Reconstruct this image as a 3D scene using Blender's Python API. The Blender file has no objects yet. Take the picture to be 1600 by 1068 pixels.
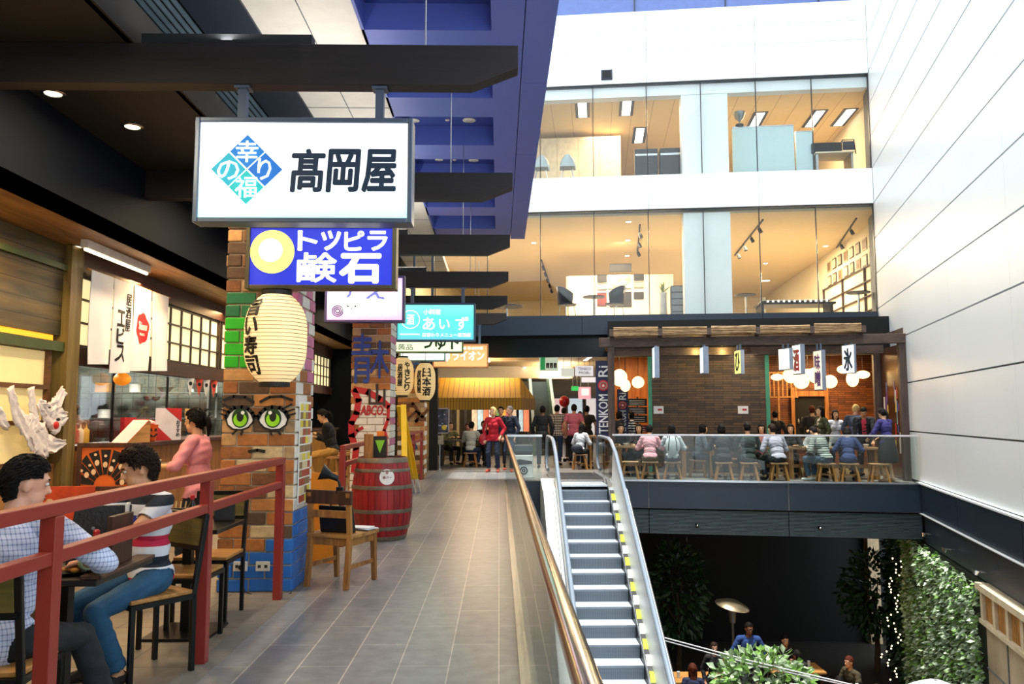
import bpy, math, random
import numpy as np
from mathutils import Vector, Matrix, Euler
random.seed(7)
SC = bpy.context.scene
COL = SC.collection
# ---------------------------------------------------------------- camera, sky, sun, exposure
FPX = 1600 * 28.0 / 36.0
PITCH = math.atan(114.0 / FPX)
YAW = math.atan(20.0 / (FPX / math.cos(PITCH)))
cam_d = bpy.data.cameras.new('camera')
cam_d.lens = 28.0; cam_d.sensor_width = 36.0; cam_d.clip_start = 0.05; cam_d.clip_end = 300
cam = bpy.data.objects.new('camera', cam_d); COL.objects.link(cam)
EYE = Vector((0, 0, 1.5))
cam.location = EYE
cam.rotation_euler = Euler((math.pi / 2 + PITCH, 0, -YAW), 'XYZ')
SC.camera = cam

wd = bpy.data.worlds.new('sky'); SC.world = wd; wd.use_nodes = True
bg = wd.node_tree.nodes['Background']
bg.inputs[0].default_value = (0.87, 0.945, 1.0, 1); bg.inputs[1].default_value = 1.7
sun_d = bpy.data.lights.new('sun', 'SUN'); sun_d.energy = 4.6; sun_d.angle = math.radians(3); sun_d.color = (1, 0.97, 0.9)
sun = bpy.data.objects.new('sun', sun_d); COL.objects.link(sun)
sun.rotation_euler = Vector((0.05, 0.11, -1.0)).to_track_quat('-Z', 'Y').to_euler()
SC.view_settings.view_transform = 'Standard'; SC.view_settings.look = 'None'
SC.view_settings.gamma = 1.0; SC.view_settings.use_curve_mapping = False
SC.view_settings.exposure = 0.55
SC.cycles.use_denoising = True
SC.cycles.max_bounces = 7; SC.cycles.diffuse_bounces = 3; SC.cycles.glossy_bounces = 3
SC.cycles.transparent_max_bounces = 16; SC.cycles.sample_clamp_indirect = 6
SC.cycles.caustics_reflective = False; SC.cycles.caustics_refractive = False

def area_light(name, loc, size, power, color, direction=(0, 0, -1), size_y=None, spread=None):
    d = bpy.data.lights.new(name, 'AREA'); d.energy = power; d.color = color; d.size = size
    if size_y: d.shape = 'RECTANGLE'; d.size_y = size_y
    if spread: d.spread = math.radians(spread)
    o = bpy.data.objects.new(name, d); COL.objects.link(o); o.location = loc
    o.rotation_euler = Vector(direction).to_track_quat('-Z', 'Y').to_euler()
    return o
def point_light(name, loc, power, color, r=0.05):
    d = bpy.data.lights.new(name, 'POINT'); d.energy = power; d.color = color; d.shadow_soft_size = r
    o = bpy.data.objects.new(name, d); COL.objects.link(o); o.location = loc
    return o
WARM = (1.0, 0.62, 0.28); SOFTWARM = (1.0, 0.83, 0.60); WHITE = (1, 0.96, 0.9)
# large area lights: the shop ceiling over the dining strip, the offices, the far hall
for yy, pw in ((3.6, 50), (6.4, 62), (9.8, 58), (14.5, 60), (19.5, 50)):
    area_light('dining_ceiling_light', (-3.0, yy, 4.1), 0.3, pw, (1, .77, .48), (0.0, 0, -1), 1.2)
for yy, pw in ((7.0, 26), (10.0, 34), (13.0, 30), (18, 30)):
    area_light('soffit_light', (-4.25, yy, 3.22), 0.3, pw, WARM, (0.15, 0, -1), 1.0)

for yy in (5.69, 8.77, 11.85, 14.93):      # added uplights over the beams, they brighten the pale upper ceiling
    area_light('added_uplight', (-2.0, yy, 4.235), 0.08, 17, WHITE, (0.0, 0, 1), 1.2)

# ---------------------------------------------------------------- pixel -> place on a plane, used for measuring positions
cR = cam.rotation_euler.to_matrix()
def ray(px, py):
    return cR @ Vector(((px - 800) / FPX, -(py - 534) / FPX, -1.0))
def at(px, py, Y):
    d = ray(px, py); return EYE + d * (Y / d.y)
def atz(px, py, z=0.0):
    d = ray(px, py); return EYE + d * ((z - EYE.z) / d.z)
def atx(px, py, X):
    d = ray(px, py); return EYE + d * (X / d.x)
def atpl(px, py, p, n):
    d = ray(px, py); n = Vector(n); return EYE + d * ((Vector(p) - EYE).dot(n) / d.dot(n))

# ---------------------------------------------------------------- materials
def lin(h):
    if isinstance(h, (tuple, list)): return (h[0], h[1], h[2], 1)
    h = h.lstrip('#'); c = [int(h[i:i + 2], 16) / 255 for i in (0, 2, 4)]
    return tuple(x / 12.92 if x <= 0.04045 else ((x + 0.055) / 1.055) ** 2.4 for x in c) + (1,)
_mats = {}
class NT:
    def __init__(s, name):
        s.m = bpy.data.materials.new(name); s.m.use_nodes = True; s.t = s.m.node_tree
        s.b = s.t.nodes['Principled BSDF']; s.out = s.t.nodes['Material Output']
    def n(s, typ, **kw):
        nd = s.t.nodes.new(typ)
        for k, v in kw.items(): setattr(nd, k, v)
        return nd
    def l(s, a, b): s.t.links.new(a, b)
    def coord(s, kind='Object', scale=(1, 1, 1), rot=(0, 0, 0)):
        tc = s.n('ShaderNodeTexCoord'); mp = s.n('ShaderNodeMapping')
        mp.inputs['Scale'].default_value = scale; mp.inputs['Rotation'].default_value = rot
        s.l(tc.outputs[kind], mp.inputs[0]); return mp.outputs[0]
    def ramp(s, fac, stops, interp='LINEAR'):
        r = s.n('ShaderNodeValToRGB'); r.color_ramp.interpolation = interp
        el = r.color_ramp.elements
        el.remove(el[1]); el[0].position = stops[0][0]; el[0].color = stops[0][1]
        for p, c in stops[1:]: el.new(p).color = c
        s.l(fac, r.inputs[0]); return r.outputs[0]
def shade(c, k): return tuple(min(1, x * k) for x in c[:3]) + (1,)
def M(name, hexc, rough=0.6, metal=0.0, var=0.18, scale=6.0, bump=0.0, emit=0.0, stretch=(1, 1, 1), spec=0.5, emit_hex=None):
    """plain procedural material: colour broken up by noise, optional bump / emission"""
    if name in _mats: return _mats[name]
    k = NT(name); c = lin(hexc)
    no = k.n('ShaderNodeTexNoise'); no.inputs['Scale'].default_value = scale; no.inputs['Detail'].default_value = 4
    k.l(k.coord(scale=stretch), no.inputs[0])
    col = k.ramp(no.outputs[0], [(0.25, shade(c, 1 - var)), (0.75, shade(c, 1 + var * 0.6))])
    k.l(col, k.b.inputs['Base Color'])
    k.b.inputs['Roughness'].default_value = rough; k.b.inputs['Metallic'].default_value = metal
    k.b.inputs['Specular IOR Level'].default_value = spec
    if bump:
        bp = k.n('ShaderNodeBump'); bp.inputs['Strength'].default_value = bump; bp.inputs['Distance'].default_value = 0.01
        k.l(no.outputs[0], bp.inputs['Height']); k.l(bp.outputs[0], k.b.inputs['Normal'])
    if emit:
        k.b.inputs['Emission Strength'].default_value = emit
        if emit_hex: k.b.inputs['Emission Color'].default_value = lin(emit_hex)
        else: k.l(col, k.b.inputs['Emission Color'])
    _mats[name] = k.m; return k.m
def WOOD(name, hexa, hexb, rough=0.55, scale=1.0, axis='x', planks=0.0, plank_axis='z'):
    if name in _mats: return _mats[name]
    k = NT(name); a, b = lin(hexa), lin(hexb)
    st = {'x': (2, 22, 22), 'y': (22, 2, 22), 'z': (22, 22, 2)}[axis]
    co = k.coord(scale=tuple(v * scale for v in st))
    no = k.n('ShaderNodeTexNoise'); no.inputs['Scale'].default_value = 1.0; no.inputs['Detail'].default_value = 6; no.inputs['Distortion'].default_value = 0.6
    k.l(co, no.inputs[0])
    col = k.ramp(no.outputs[0], [(0.3, a), (0.68, b)])
    h = no.outputs[0]
    if planks:
        sp = k.n('ShaderNodeSeparateXYZ'); tc = k.n('ShaderNodeTexCoord'); k.l(tc.outputs['Object'], sp.inputs[0])
        ma = k.n('ShaderNodeMath', operation='MULTIPLY'); ma.inputs[1].default_value = 1 / planks
        k.l(sp.outputs['xyz'.index(plank_axis)], ma.inputs[0])
        fr = k.n('ShaderNodeMath', operation='FRACT'); k.l(ma.outputs[0], fr.inputs[0])
        lt = k.n('ShaderNodeMath', operation='GREATER_THAN'); lt.inputs[1].default_value = 0.05; k.l(fr.outputs[0], lt.inputs[0])
        mx = k.n('ShaderNodeMix', data_type='RGBA'); mx.inputs['A'].default_value = shade(a, 0.25)
        k.l(lt.outputs[0], mx.inputs['Factor']); k.l(col, mx.inputs['B']); col = mx.outputs['Result']
    k.l(col, k.b.inputs['Base Color']); k.b.inputs['Roughness'].default_value = rough
    bp = k.n('ShaderNodeBump'); bp.inputs['Strength'].default_value = 0.25; bp.inputs['Distance'].default_value = 0.004
    k.l(h, bp.inputs['Height']); k.l(bp.outputs[0], k.b.inputs['Normal'])
    _mats[name] = k.m; return k.m
def BRICKTEX(name, c1, c2, cm, w, h, mortar=0.01, rough=0.6, rot=(0, 0, 0), offset=0.5, bump=0.3, var=0.0, spec=0.5, bias=0.0, swap=False):
    """brick / tile pattern in metres in object space (x,y of the rotated coordinate)"""
    if name in _mats: return _mats[name]
    k = NT(name)
    co = k.coord(rot=rot)
    if swap:
        sp = k.n('ShaderNodeSeparateXYZ'); cb = k.n('ShaderNodeCombineXYZ'); k.l(co, sp.inputs[0])
        for i, j in enumerate(swap): k.l(sp.outputs['xyz'.index(j)], cb.inputs[i])
        co = cb.outputs[0]
    br = k.n('ShaderNodeTexBrick'); br.offset = offset
    br.inputs['Color1'].default_value = lin(c1); br.inputs['Color2'].default_value = lin(c2); br.inputs['Mortar'].default_value = lin(cm)
    br.inputs['Scale'].default_value = 1.0; br.inputs['Mortar Size'].default_value = mortar; br.inputs['Bias'].default_value = bias
    br.inputs['Brick Width'].default_value = w; br.inputs['Row Height'].default_value = h
    k.l(co, br.inputs['Vector'])
    no = k.n('ShaderNodeTexNoise'); no.inputs['Scale'].default_value = 9; no.inputs['Detail'].default_value = 5
    k.l(k.coord(), no.inputs[0])
    r = k.ramp(no.outputs[0], [(0.3, (0.72, 0.72, 0.72, 1)), (0.7, (1.12, 1.12, 1.12, 1))])
    mx = k.n('ShaderNodeMix', data_type='RGBA', blend_type='MULTIPLY'); mx.inputs['Factor'].default_value = 0.8
    k.l(br.outputs[0], mx.inputs['A']); k.l(r, mx.inputs['B'])
    k.l(mx.outputs['Result'], k.b.inputs['Base Color'])
    k.b.inputs['Roughness'].default_value = rough; k.b.inputs['Specular IOR Level'].default_value = spec
    bp = k.n('ShaderNodeBump'); bp.inputs['Strength'].default_value = bump; bp.inputs['Distance'].default_value = 0.006; bp.invert = True
    k.l(br.outputs['Fac'], bp.inputs['Height']); k.l(bp.outputs[0], k.b.inputs['Normal'])
    _mats[name] = k.m; return k.m
def GLASS(name, tint='#f2fffb', refl=1.0):
    """clear architectural glass: lets light straight through, mirrors by Fresnel"""
    if name in _mats: return _mats[name]
    k = NT(name); k.t.nodes.remove(k.b)
    tr = k.n('ShaderNodeBsdfTransparent'); tr.inputs[0].default_value = lin(tint)
    gl = k.n('ShaderNodeBsdfGlossy'); gl.inputs['Roughness'].default_value = 0.02
    ge = k.n('ShaderNodeNewGeometry'); io = k.n('ShaderNodeMath', operation='MULTIPLY_ADD'); io.inputs[1].default_value = 1 / 1.45 - 1.45; io.inputs[2].default_value = 1.45
    k.l(ge.outputs['Backfacing'], io.inputs[0])                  # a thin pane mirrors alike from both of its faces
    fr = k.n('ShaderNodeFresnel'); k.l(io.outputs[0], fr.inputs[0])
    ml = k.n('ShaderNodeMath', operation='MULTIPLY'); ml.inputs[1].default_value = refl; k.l(fr.outputs[0], ml.inputs[0])
    mx = k.n('ShaderNodeMixShader'); k.l(ml.outputs[0], mx.inputs[0]); k.l(tr.outputs[0], mx.inputs[1]); k.l(gl.outputs[0], mx.inputs[2])
    k.l(mx.outputs[0], k.out.inputs[0]); _mats[name] = k.m; return k.m
def EMIT(name, hexc, strength, rough=0.5):
    """glowing surface (lamp, backlit panel)"""
    if name in _mats: return _mats[name]
    k = NT(name); k.b.inputs['Base Color'].default_value = lin(hexc); k.b.inputs['Roughness'].default_value = rough
    k.b.inputs['Emission Color'].default_value = lin(hexc); k.b.inputs['Emission Strength'].default_value = strength
    _mats[name] = k.m; return k.m
def STRIPES(name, period, stops, axis='z', rough=0.8, emit=0, wobble=0.0):
    """hard coloured bands repeating along an object axis"""
    if name in _mats: return _mats[name]
    k = NT(name); tc = k.n('ShaderNodeTexCoord'); sp = k.n('ShaderNodeSeparateXYZ'); k.l(tc.outputs['Object'], sp.inputs[0])
    ma = k.n('ShaderNodeMath', operation='MULTIPLY'); ma.inputs[1].default_value = 1 / period; k.l(sp.outputs['xyz'.index(axis)], ma.inputs[0])
    v = ma.outputs[0]
    if wobble:
        no = k.n('ShaderNodeTexNoise'); no.inputs['Scale'].default_value = 5; k.l(tc.outputs['Object'], no.inputs[0])
        m2 = k.n('ShaderNodeMath', operation='MULTIPLY_ADD'); m2.inputs[1].default_value = wobble; k.l(no.outputs[0], m2.inputs[0]); k.l(v, m2.inputs[2]); v = m2.outputs[0]
    fr = k.n('ShaderNodeMath', operation='FRACT'); k.l(v, fr.inputs[0])
    col = k.ramp(fr.outputs[0], [(p, lin(c)) for p, c in stops], 'CONSTANT')
    k.l(col, k.b.inputs['Base Color']); k.b.inputs['Roughness'].default_value = rough
    if emit: k.l(col, k.b.inputs['Emission Color']); k.b.inputs['Emission Strength'].default_value = emit
    _mats[name] = k.m; return k.m
def CHECKED(name, base, line, step=0.02, width=0.25, rough=0.85):
    if name in _mats: return _mats[name]
    k = NT(name); tc = k.n('ShaderNodeTexCoord'); sp = k.n('ShaderNodeSeparateXYZ'); k.l(tc.outputs['Object'], sp.inputs[0])
    outs = []
    ad = k.n('ShaderNodeMath', operation='ADD'); k.l(sp.outputs[0], ad.inputs[0]); k.l(sp.outputs[1], ad.inputs[1])
    for s_ in (ad.outputs[0], sp.outputs[2]):
        ma = k.n('ShaderNodeMath', operation='MULTIPLY'); ma.inputs[1].default_value = 1 / step; k.l(s_, ma.inputs[0])
        fr = k.n('ShaderNodeMath', operation='FRACT'); k.l(ma.outputs[0], fr.inputs[0])
        lt = k.n('ShaderNodeMath', operation='LESS_THAN'); lt.inputs[1].default_value = width; k.l(fr.outputs[0], lt.inputs[0]); outs.append(lt.outputs[0])
    mxm = k.n('ShaderNodeMath', operation='ADD'); k.l(outs[0], mxm.inputs[0]); k.l(outs[1], mxm.inputs[1])
    hv = k.n('ShaderNodeMath', operation='MULTIPLY'); hv.inputs[1].default_value = 0.5; k.l(mxm.outputs[0], hv.inputs[0])
    col = k.ramp(hv.outputs[0], [(0.0, lin(base)), (1.0, lin(line))])
    k.l(col, k.b.inputs['Base Color']); k.b.inputs['Roughness'].default_value = rough
    _mats[name] = k.m; return k.m

# ---------------------------------------------------------------- mesh builder
class MB:
    def __init__(s, org=(0, 0, 0)):
        s.v = []; s.f = []; s.mi = []; s.cur = 0; s.o = Vector(org)
    def add(s, vs, fs):
        b = len(s.v); o = s.o
        s.v.extend((v[0] - o.x, v[1] - o.y, v[2] - o.z) for v in vs)
        s.f.extend(tuple(i + b for i in f) for f in fs); s.mi.extend([s.cur] * len(fs)); return s
    def mat(s, i): s.cur = i; return s
    def box2(s, x0, x1, y0, y1, z0, z1):
        vs = [(x, y, z) for z in (z0, z1) for y in (y0, y1) for x in (x0, x1)]
        return s.add(vs, [(0, 2, 3, 1), (4, 5, 7, 6), (0, 1, 5, 4), (2, 6, 7, 3), (0, 4, 6, 2), (1, 3, 7, 5)])
    def box(s, c, sz, R=None, rz=0.0):
        if R is None: R = Matrix.Rotation(rz, 3, 'Z')
        c = Vector(c); h = [q / 2 for q in sz]
        vs = [c + R @ Vector((x * h[0], y * h[1], z * h[2])) for z in (-1, 1) for y in (-1, 1) for x in (-1, 1)]
        return s.add(vs, [(0, 2, 3, 1), (4, 5, 7, 6), (0, 1, 5, 4), (2, 6, 7, 3), (0, 4, 6, 2), (1, 3, 7, 5)])
    def hexa(s, vs):      # 8 corners: bottom ring 4 then top ring 4
        return s.add(vs, [(3, 2, 1, 0), (4, 5, 6, 7), (0, 1, 5, 4), (1, 2, 6, 5), (2, 3, 7, 6), (3, 0, 4, 7)])
    def bar(s, p, q, w, h, up=(0, 0, 1)):
        p, q = Vector(p), Vector(q); d = (q - p); L = d.length; d.normalize(); u = Vector(up)
        if abs(d.dot(u)) > 0.98: u = Vector((0, 1, 0)) if abs(d.y) < 0.9 else Vector((1, 0, 0))
        x = d.cross(u).normalized(); z = x.cross(d)
        R = Matrix((x, d, z)).transposed()
        return s.box((p + q) / 2, (w, L, h), R)
    def cyl(s, p, q, r, r2=None, n=14, cap=True):
        r2 = r if r2 is None else r2
        p, q = Vector(p), Vector(q); d = (q - p).normalized()
        a = d.orthogonal().normalized(); b = d.cross(a)
        vs = []
        for c, rr in ((p, r), (q, r2)):
            vs += [c + (a * math.cos(t) + b * math.sin(t)) * rr for t in (2 * math.pi * i / n for i in range(n))]
        fs = [(i, (i + 1) % n, n + (i + 1) % n, n + i) for i in range(n)]
        if cap: fs += [tuple(reversed(range(n))), tuple(range(n, 2 * n))]
        return s.add(vs, fs)
    def tube(s, pts, r, n=8, closed=False, cap=True):
        pts = [Vector(p) for p in pts]; m = len(pts); vs = []; a = None
        for i, p in enumerate(pts):
            if closed: d = (pts[(i + 1) % m] - pts[i - 1])
            else: d = pts[min(i + 1, m - 1)] - pts[max(i - 1, 0)]
            d.normalize()
            a = d.orthogonal() if a is None else a - d * a.dot(d)
            a.normalize(); b = d.cross(a); rr = r[i] if isinstance(r, (list, tuple)) else r
            vs += [p + (a * math.cos(t) + b * math.sin(t)) * rr for t in (2 * math.pi * k / n for k in range(n))]
        fs = []
        for i in range(m if closed else m - 1):
            j = (i + 1) % m
            fs += [(i * n + k, i * n + (k + 1) % n, j * n + (k + 1) % n, j * n + k) for k in range(n)]
        if cap and not closed: fs += [tuple(reversed(range(n))), tuple(range((m - 1) * n, m * n))]
        return s.add(vs, fs)
    def lathe(s, prof, n=24, c=(0, 0, 0), sx=1.0, sy=1.0, cap=True):
        vs = [(c[0] + r * math.cos(2 * math.pi * k / n) * sx, c[1] + r * math.sin(2 * math.pi * k / n) * sy, c[2] + z) for r, z in prof for k in range(n)]
        m = len(prof); fs = []
        for i in range(m - 1):
            fs += [(i * n + k, i * n + (k + 1) % n, (i + 1) * n + (k + 1) % n, (i + 1) * n + k) for k in range(n)]
        if cap: fs += [tuple(reversed(range(n))), tuple(range((m - 1) * n, m * n))]
        return s.add(vs, fs)
    def ell(s, c, r, n=14, m=8, R=None):
        c = Vector(c); r = (r, r, r) if not isinstance(r, (tuple, list)) else r; vs = []
        for i in range(1, m):
            ph = math.pi * i / m
            for k in range(n):
                t = 2 * math.pi * k / n
                q = Vector((math.sin(ph) * math.cos(t) * r[0], math.sin(ph) * math.sin(t) * r[1], math.cos(ph) * r[2]))
                vs.append(c + (R @ q if R is not None else q))
        t_, b_ = Vector((0, 0, r[2])), Vector((0, 0, -r[2]))
        vs += [c + (R @ t_ if R is not None else t_), c + (R @ b_ if R is not None else b_)]
        T, B = len(vs) - 2, len(vs) - 1; fs = []
        for i in range(m - 2):
            fs += [(i * n + k, (i + 1) * n + k, (i + 1) * n + (k + 1) % n, i * n + (k + 1) % n) for k in range(n)]
        fs += [(T, k, (k + 1) % n) for k in range(n)] + [((m - 2) * n + (k + 1) % n, (m - 2) * n + k, B) for k in range(n)]
        return s.add(vs, fs)
    def prism(s, poly, d0, d1, plane='xz'):
        """polygon (ordered) in a plane, extruded along the third axis"""
        def P(a, b, d):
            return (a, d, b) if plane == 'xz' else (d, a, b) if plane == 'yz' else (a, b, d)
        n = len(poly); vs = [P(a, b, d0) for a, b in poly] + [P(a, b, d1) for a, b in poly]
        fs = [(i, (i + 1) % n, n + (i + 1) % n, n + i) for i in range(n)] + [tuple(reversed(range(n))), tuple(range(n, 2 * n))]
        return s.add(vs, fs)
    def build(s, name, mats, parent=None, smooth=None, bevel=0.0, loc=None):
        me = bpy.data.meshes.new(name); me.from_pydata([tuple(v) for v in s.v], [], s.f)
        if not isinstance(mats, (list, tuple)): mats = [mats]
        for m in mats: me.materials.append(m)
        if len(mats) > 1: me.polygons.foreach_set('material_index', s.mi)
        if smooth:
            me.polygons.foreach_set('use_smooth', [True] * len(me.polygons)); me.set_sharp_from_angle(angle=math.radians(smooth))
        me.validate(); me.update()
        o = bpy.data.objects.new(name, me); COL.objects.link(o)
        if parent is not None: o.parent = parent
        if loc is not None: o.location = loc
        if bevel:
            b = o.modifiers.new('bevel', 'BEVEL'); b.width = bevel; b.segments = 2; b.limit_method = 'ANGLE'; b.angle_limit = math.radians(40)
        return o
def fixn(o):
    import bmesh
    b = bmesh.new(); b.from_mesh(o.data); bmesh.ops.recalc_face_normals(b, faces=b.faces); b.to_mesh(o.data); b.free(); return o
def T(name, label, cat, loc=(0, 0, 0), rz=0.0, group=None, kind=None):
    o = bpy.data.objects.new(name, None); COL.objects.link(o); o.empty_display_size = 0.1
    o.location = loc; o.rotation_euler = (0, 0, rz); return tag(o, label, cat, group, kind)
def tag(o, label=None, cat=None, group=None, kind=None):
    if label: o['label'] = label
    if cat: o['category'] = cat
    if group: o['group'] = group
    if kind: o['kind'] = kind
    return o
def struct(o): o['kind'] = 'structure'; return o
def copy_tree(o, parent=None):
    kids = list(o.children)
    c = o.copy(); COL.objects.link(c)
    if parent is not None: c.parent = parent
    for k in kids: copy_tree(k, c)
    return c
def dup(o, loc, rz=None, label=None, group=None):
    c = copy_tree(o); c.location = loc
    if rz is not None: c.rotation_euler = (0, 0, rz)
    if label: c['label'] = label
    if group: c['group'] = group
    return c
# ---------------------------------------------------------------- lettering
_tc = {}
def glyphs(text, bold=0.0, extrude=0.02, space=1.0, shear=0.0):
    """verts, faces of a line of text, height about 1, in the xy plane"""
    key = (text, bold, extrude, space, shear)
    if key in _tc: return _tc[key]
    c = bpy.data.curves.new('lettering', 'FONT'); c.body = text; c.size = 1; c.offset = bold; c.extrude = extrude; c.resolution_u = 2; c.space_character = space; c.shear = shear
    o = bpy.data.objects.new('lettering', c); COL.objects.link(o)
    me = bpy.data.meshes.new_from_object(o.evaluated_get(bpy.context.evaluated_depsgraph_get()))
    vs = [tuple(v.co) for v in me.vertices]; fs = [tuple(p.vertices) for p in me.polygons]
    bpy.data.objects.remove(o); bpy.data.curves.remove(c); bpy.data.meshes.remove(me)
    _tc[key] = (vs, fs); return vs, fs
def put_text(mb, text, x0, z0, w, h, bold=0.0, depth=0.004, y=0.0, place=None, space=1.0, shear=0.0, vertical=False):
    """fit text into the rectangle x0..x0+w, z0..z0+h of the plane y, facing -y; place() maps (x, y, z) further"""
    if vertical:
        ch = list(text); n = len(ch); hh = h / n
        for i, cc in enumerate(ch): put_text(mb, cc, x0, z0 + h - (i + 1) * hh + hh * 0.04, w, hh * 0.92, bold, depth, y, place)
        return
    vs, fs = glyphs(text, 0.0, 0.02, space, shear)
    if not vs: return
    if bold:            # heavier strokes: the same glyph laid down again slightly shifted
        b = bold * (h if len(text) > 1 else max(w, h)) * 0.8; dd = depth
        for i, (dx, dz) in enumerate(((-b, 0), (b, 0), (0, b), (0, -b), (b * .7, b * .7), (-b * .7, b * .7), (b * .7, -b * .7), (-b * .7, -b * .7))): put_text(mb, text, x0 + dx, z0 + dz, w, h, 0, dd * (0.92 - 0.07 * i), y, place, space, shear)
    xs = [v[0] for v in vs]; ys = [v[1] for v in vs]
    ax, bx, ay, by = min(xs), max(xs), min(ys), max(ys)
    out = []
    for v in vs:
        q = (x0 + (v[0] - ax) / max(1e-6, bx - ax) * w, y - (depth if v[2] > 0 else 0), z0 + (v[1] - ay) / max(1e-6, by - ay) * h)
        out.append(place(*q) if place else q)
    mb.add(out, fs)
# ================================================================= THE SETTING
# palette
m_white = M('white_panel', '#eef3f5', 0.35, var=0.03, scale=0.6)
m_joint = M('panel_joint', '#6b6f74', 0.7)
m_navy = M('navy_fascia', '#1b2a3a', 0.38, var=0.12, scale=3)
m_dark = M('dark_ceiling_paint', '#070d16', 0.75, var=0.15, scale=2, spec=0.12)
m_black = M('black_paint', '#060809', 0.6, spec=0.3)
m_blue = M('blue_soffit_paint', '#5567bc', 0.42, var=0.05, scale=3)
m_bluedeep = M('deep_blue_recess', '#34448e', 0.45, var=0.05, scale=3)
m_slate = M('slate_panel', '#2c3443', 0.5, var=0.08)
m_beamwood = WOOD('dark_beam_wood', '#0d0908', '#1c1311', 0.6, 1.0, 'x')
m_steel = M('brushed_steel', '#b9bcc0', 0.25, 1.0, var=0.08, scale=30)
m_rail = M('polished_rail', '#d6c9b8', 0.16, 1.0, var=0.10, scale=4, stretch=(8, 0.6, 8))
m_glass = GLASS('railing_glass', '#f2f9f6', 0.75)
m_winglass = GLASS('window_glass', '#fbfdfd', 0.9)
m_frost = M('sky_tinted_white_column', '#eef4f2', 0.4, var=0.03)  # white column, with the sky tint of the glass put into its colour
m_cream = M('cream_wall', '#f2e2c0', 0.7, var=0.05)
m_warmceil = M('warm_ceiling', '#f0d9ab', 0.7, var=0.05)
m_tile = BRICKTEX('corridor_tile', '#888b8e', '#7a7d81', '#bcb8b0', 0.9, 0.30, 0.004, 0.3, swap='yxz', bump=0.12)
m_dine = BRICKTEX('dining_floor_tile', '#8a7f70', '#7b7264', '#5d554a', 0.45, 0.45, 0.006, 0.45, bump=0.15, offset=0.0)
m_concrete = M('concrete_edge', '#77726b', 0.6, var=0.15, scale=14)
m_terr = BRICKTEX('terrace_tile', '#7a7772', '#6e6b67', '#57544f', 0.6, 0.3, 0.005, 0.4, bump=0.12)
m_hallfl = BRICKTEX('hall_floor', '#5c5852', '#524e49', '#3f3c38', 0.6, 0.6, 0.006, 0.35, bump=0.1, offset=0.0)

# floors
f = MB(); f.box2(-1.70, 0.22, -6, 21.9, -0.55, 0.0); struct(f.build('floor', m_tile))
f = MB(); f.box2(-8.2, -1.85, -6, 21.9, -0.55, 0.0); struct(f.build('floor_dining', m_dine))
f = MB(); f.box2(-1.85, -1.70, -6, 21.9, -0.55, 0.001); struct(f.build('trim_concrete_strip', m_concrete))
TE0, TE1 = Vector((9.12, 17.26, 0)), Vector((2.62, 18.40, 0))
f = MB(); f.prism([(0.22, 18.45), (2.62, 18.40), (9.12, 17.26), (10.9, 23.5), (10.9, 44), (0.22, 44)], -0.6, 0.0, 'xy'); fixn(struct(f.build('floor_terrace', m_terr)))
f = MB(); f.box2(-8.2, 0.22, 21.9, 44, -0.55, 0.0); struct(f.build('floor_hall', m_hallfl))
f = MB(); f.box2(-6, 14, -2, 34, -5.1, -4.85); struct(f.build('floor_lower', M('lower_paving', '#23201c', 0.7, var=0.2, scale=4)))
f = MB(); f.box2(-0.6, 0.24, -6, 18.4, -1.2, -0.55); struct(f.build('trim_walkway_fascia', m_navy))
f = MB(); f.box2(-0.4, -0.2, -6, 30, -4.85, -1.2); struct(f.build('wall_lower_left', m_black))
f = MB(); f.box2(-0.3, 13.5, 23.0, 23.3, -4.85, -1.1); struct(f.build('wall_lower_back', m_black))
# terrace edge: navy fascia panels, louvre strip, underside
eu = (TE0 - TE1).normalized(); en = Vector((-eu.y, eu.x, 0))           # en points away from the camera
EL = (TE0 - TE1).length
def ter(s, d, z): return TE1 + eu * s + en * d + Vector((0, 0, z))      # s from the escalator to the right wall
Re = Matrix((eu, en, Vector((0, 0, 1)))).transposed()
f = MB()
for a, b in ((-0.05, 0.78), (0.79, 3.83), (3.84, EL)):
    f.box(ter((a + b) / 2, 0.03, -0.29), (b - a - 0.012, 0.1, 0.60), Re)
struct(f.build('trim_terrace_fascia', m_navy))
f = MB(); f.box(ter(EL / 2, -0.005, 0.012), (EL + 0.05, 0.06, 0.024), Re); struct(f.build('trim_terrace_edge', m_steel))
f = MB()
f.box(ter(EL / 2, 0.16, -0.90), (EL + 0.1, 0.06, 0.56), Re)
f.mat(1)
for i in range(18): 
    for a, b in ((0.0, 0.78), (0.8, 3.83), (3.85, EL)): f.box(ter((a + b) / 2, 0.10, -0.655 - i * 0.0295), (b - a, 0.05, 0.013), Re)
struct(f.build('trim_louvre_strip', [m_black, M('louvre_grey', '#66767f', 0.45, 0.2)]))
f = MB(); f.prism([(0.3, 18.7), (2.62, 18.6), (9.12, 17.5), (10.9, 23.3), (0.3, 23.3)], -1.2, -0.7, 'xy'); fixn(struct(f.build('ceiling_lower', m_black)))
f = MB(); f.box2(0.22, 2.62, 18.40, 18.47, -1.2, -0.001); struct(f.build('trim_landing_fascia', m_navy))

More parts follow.
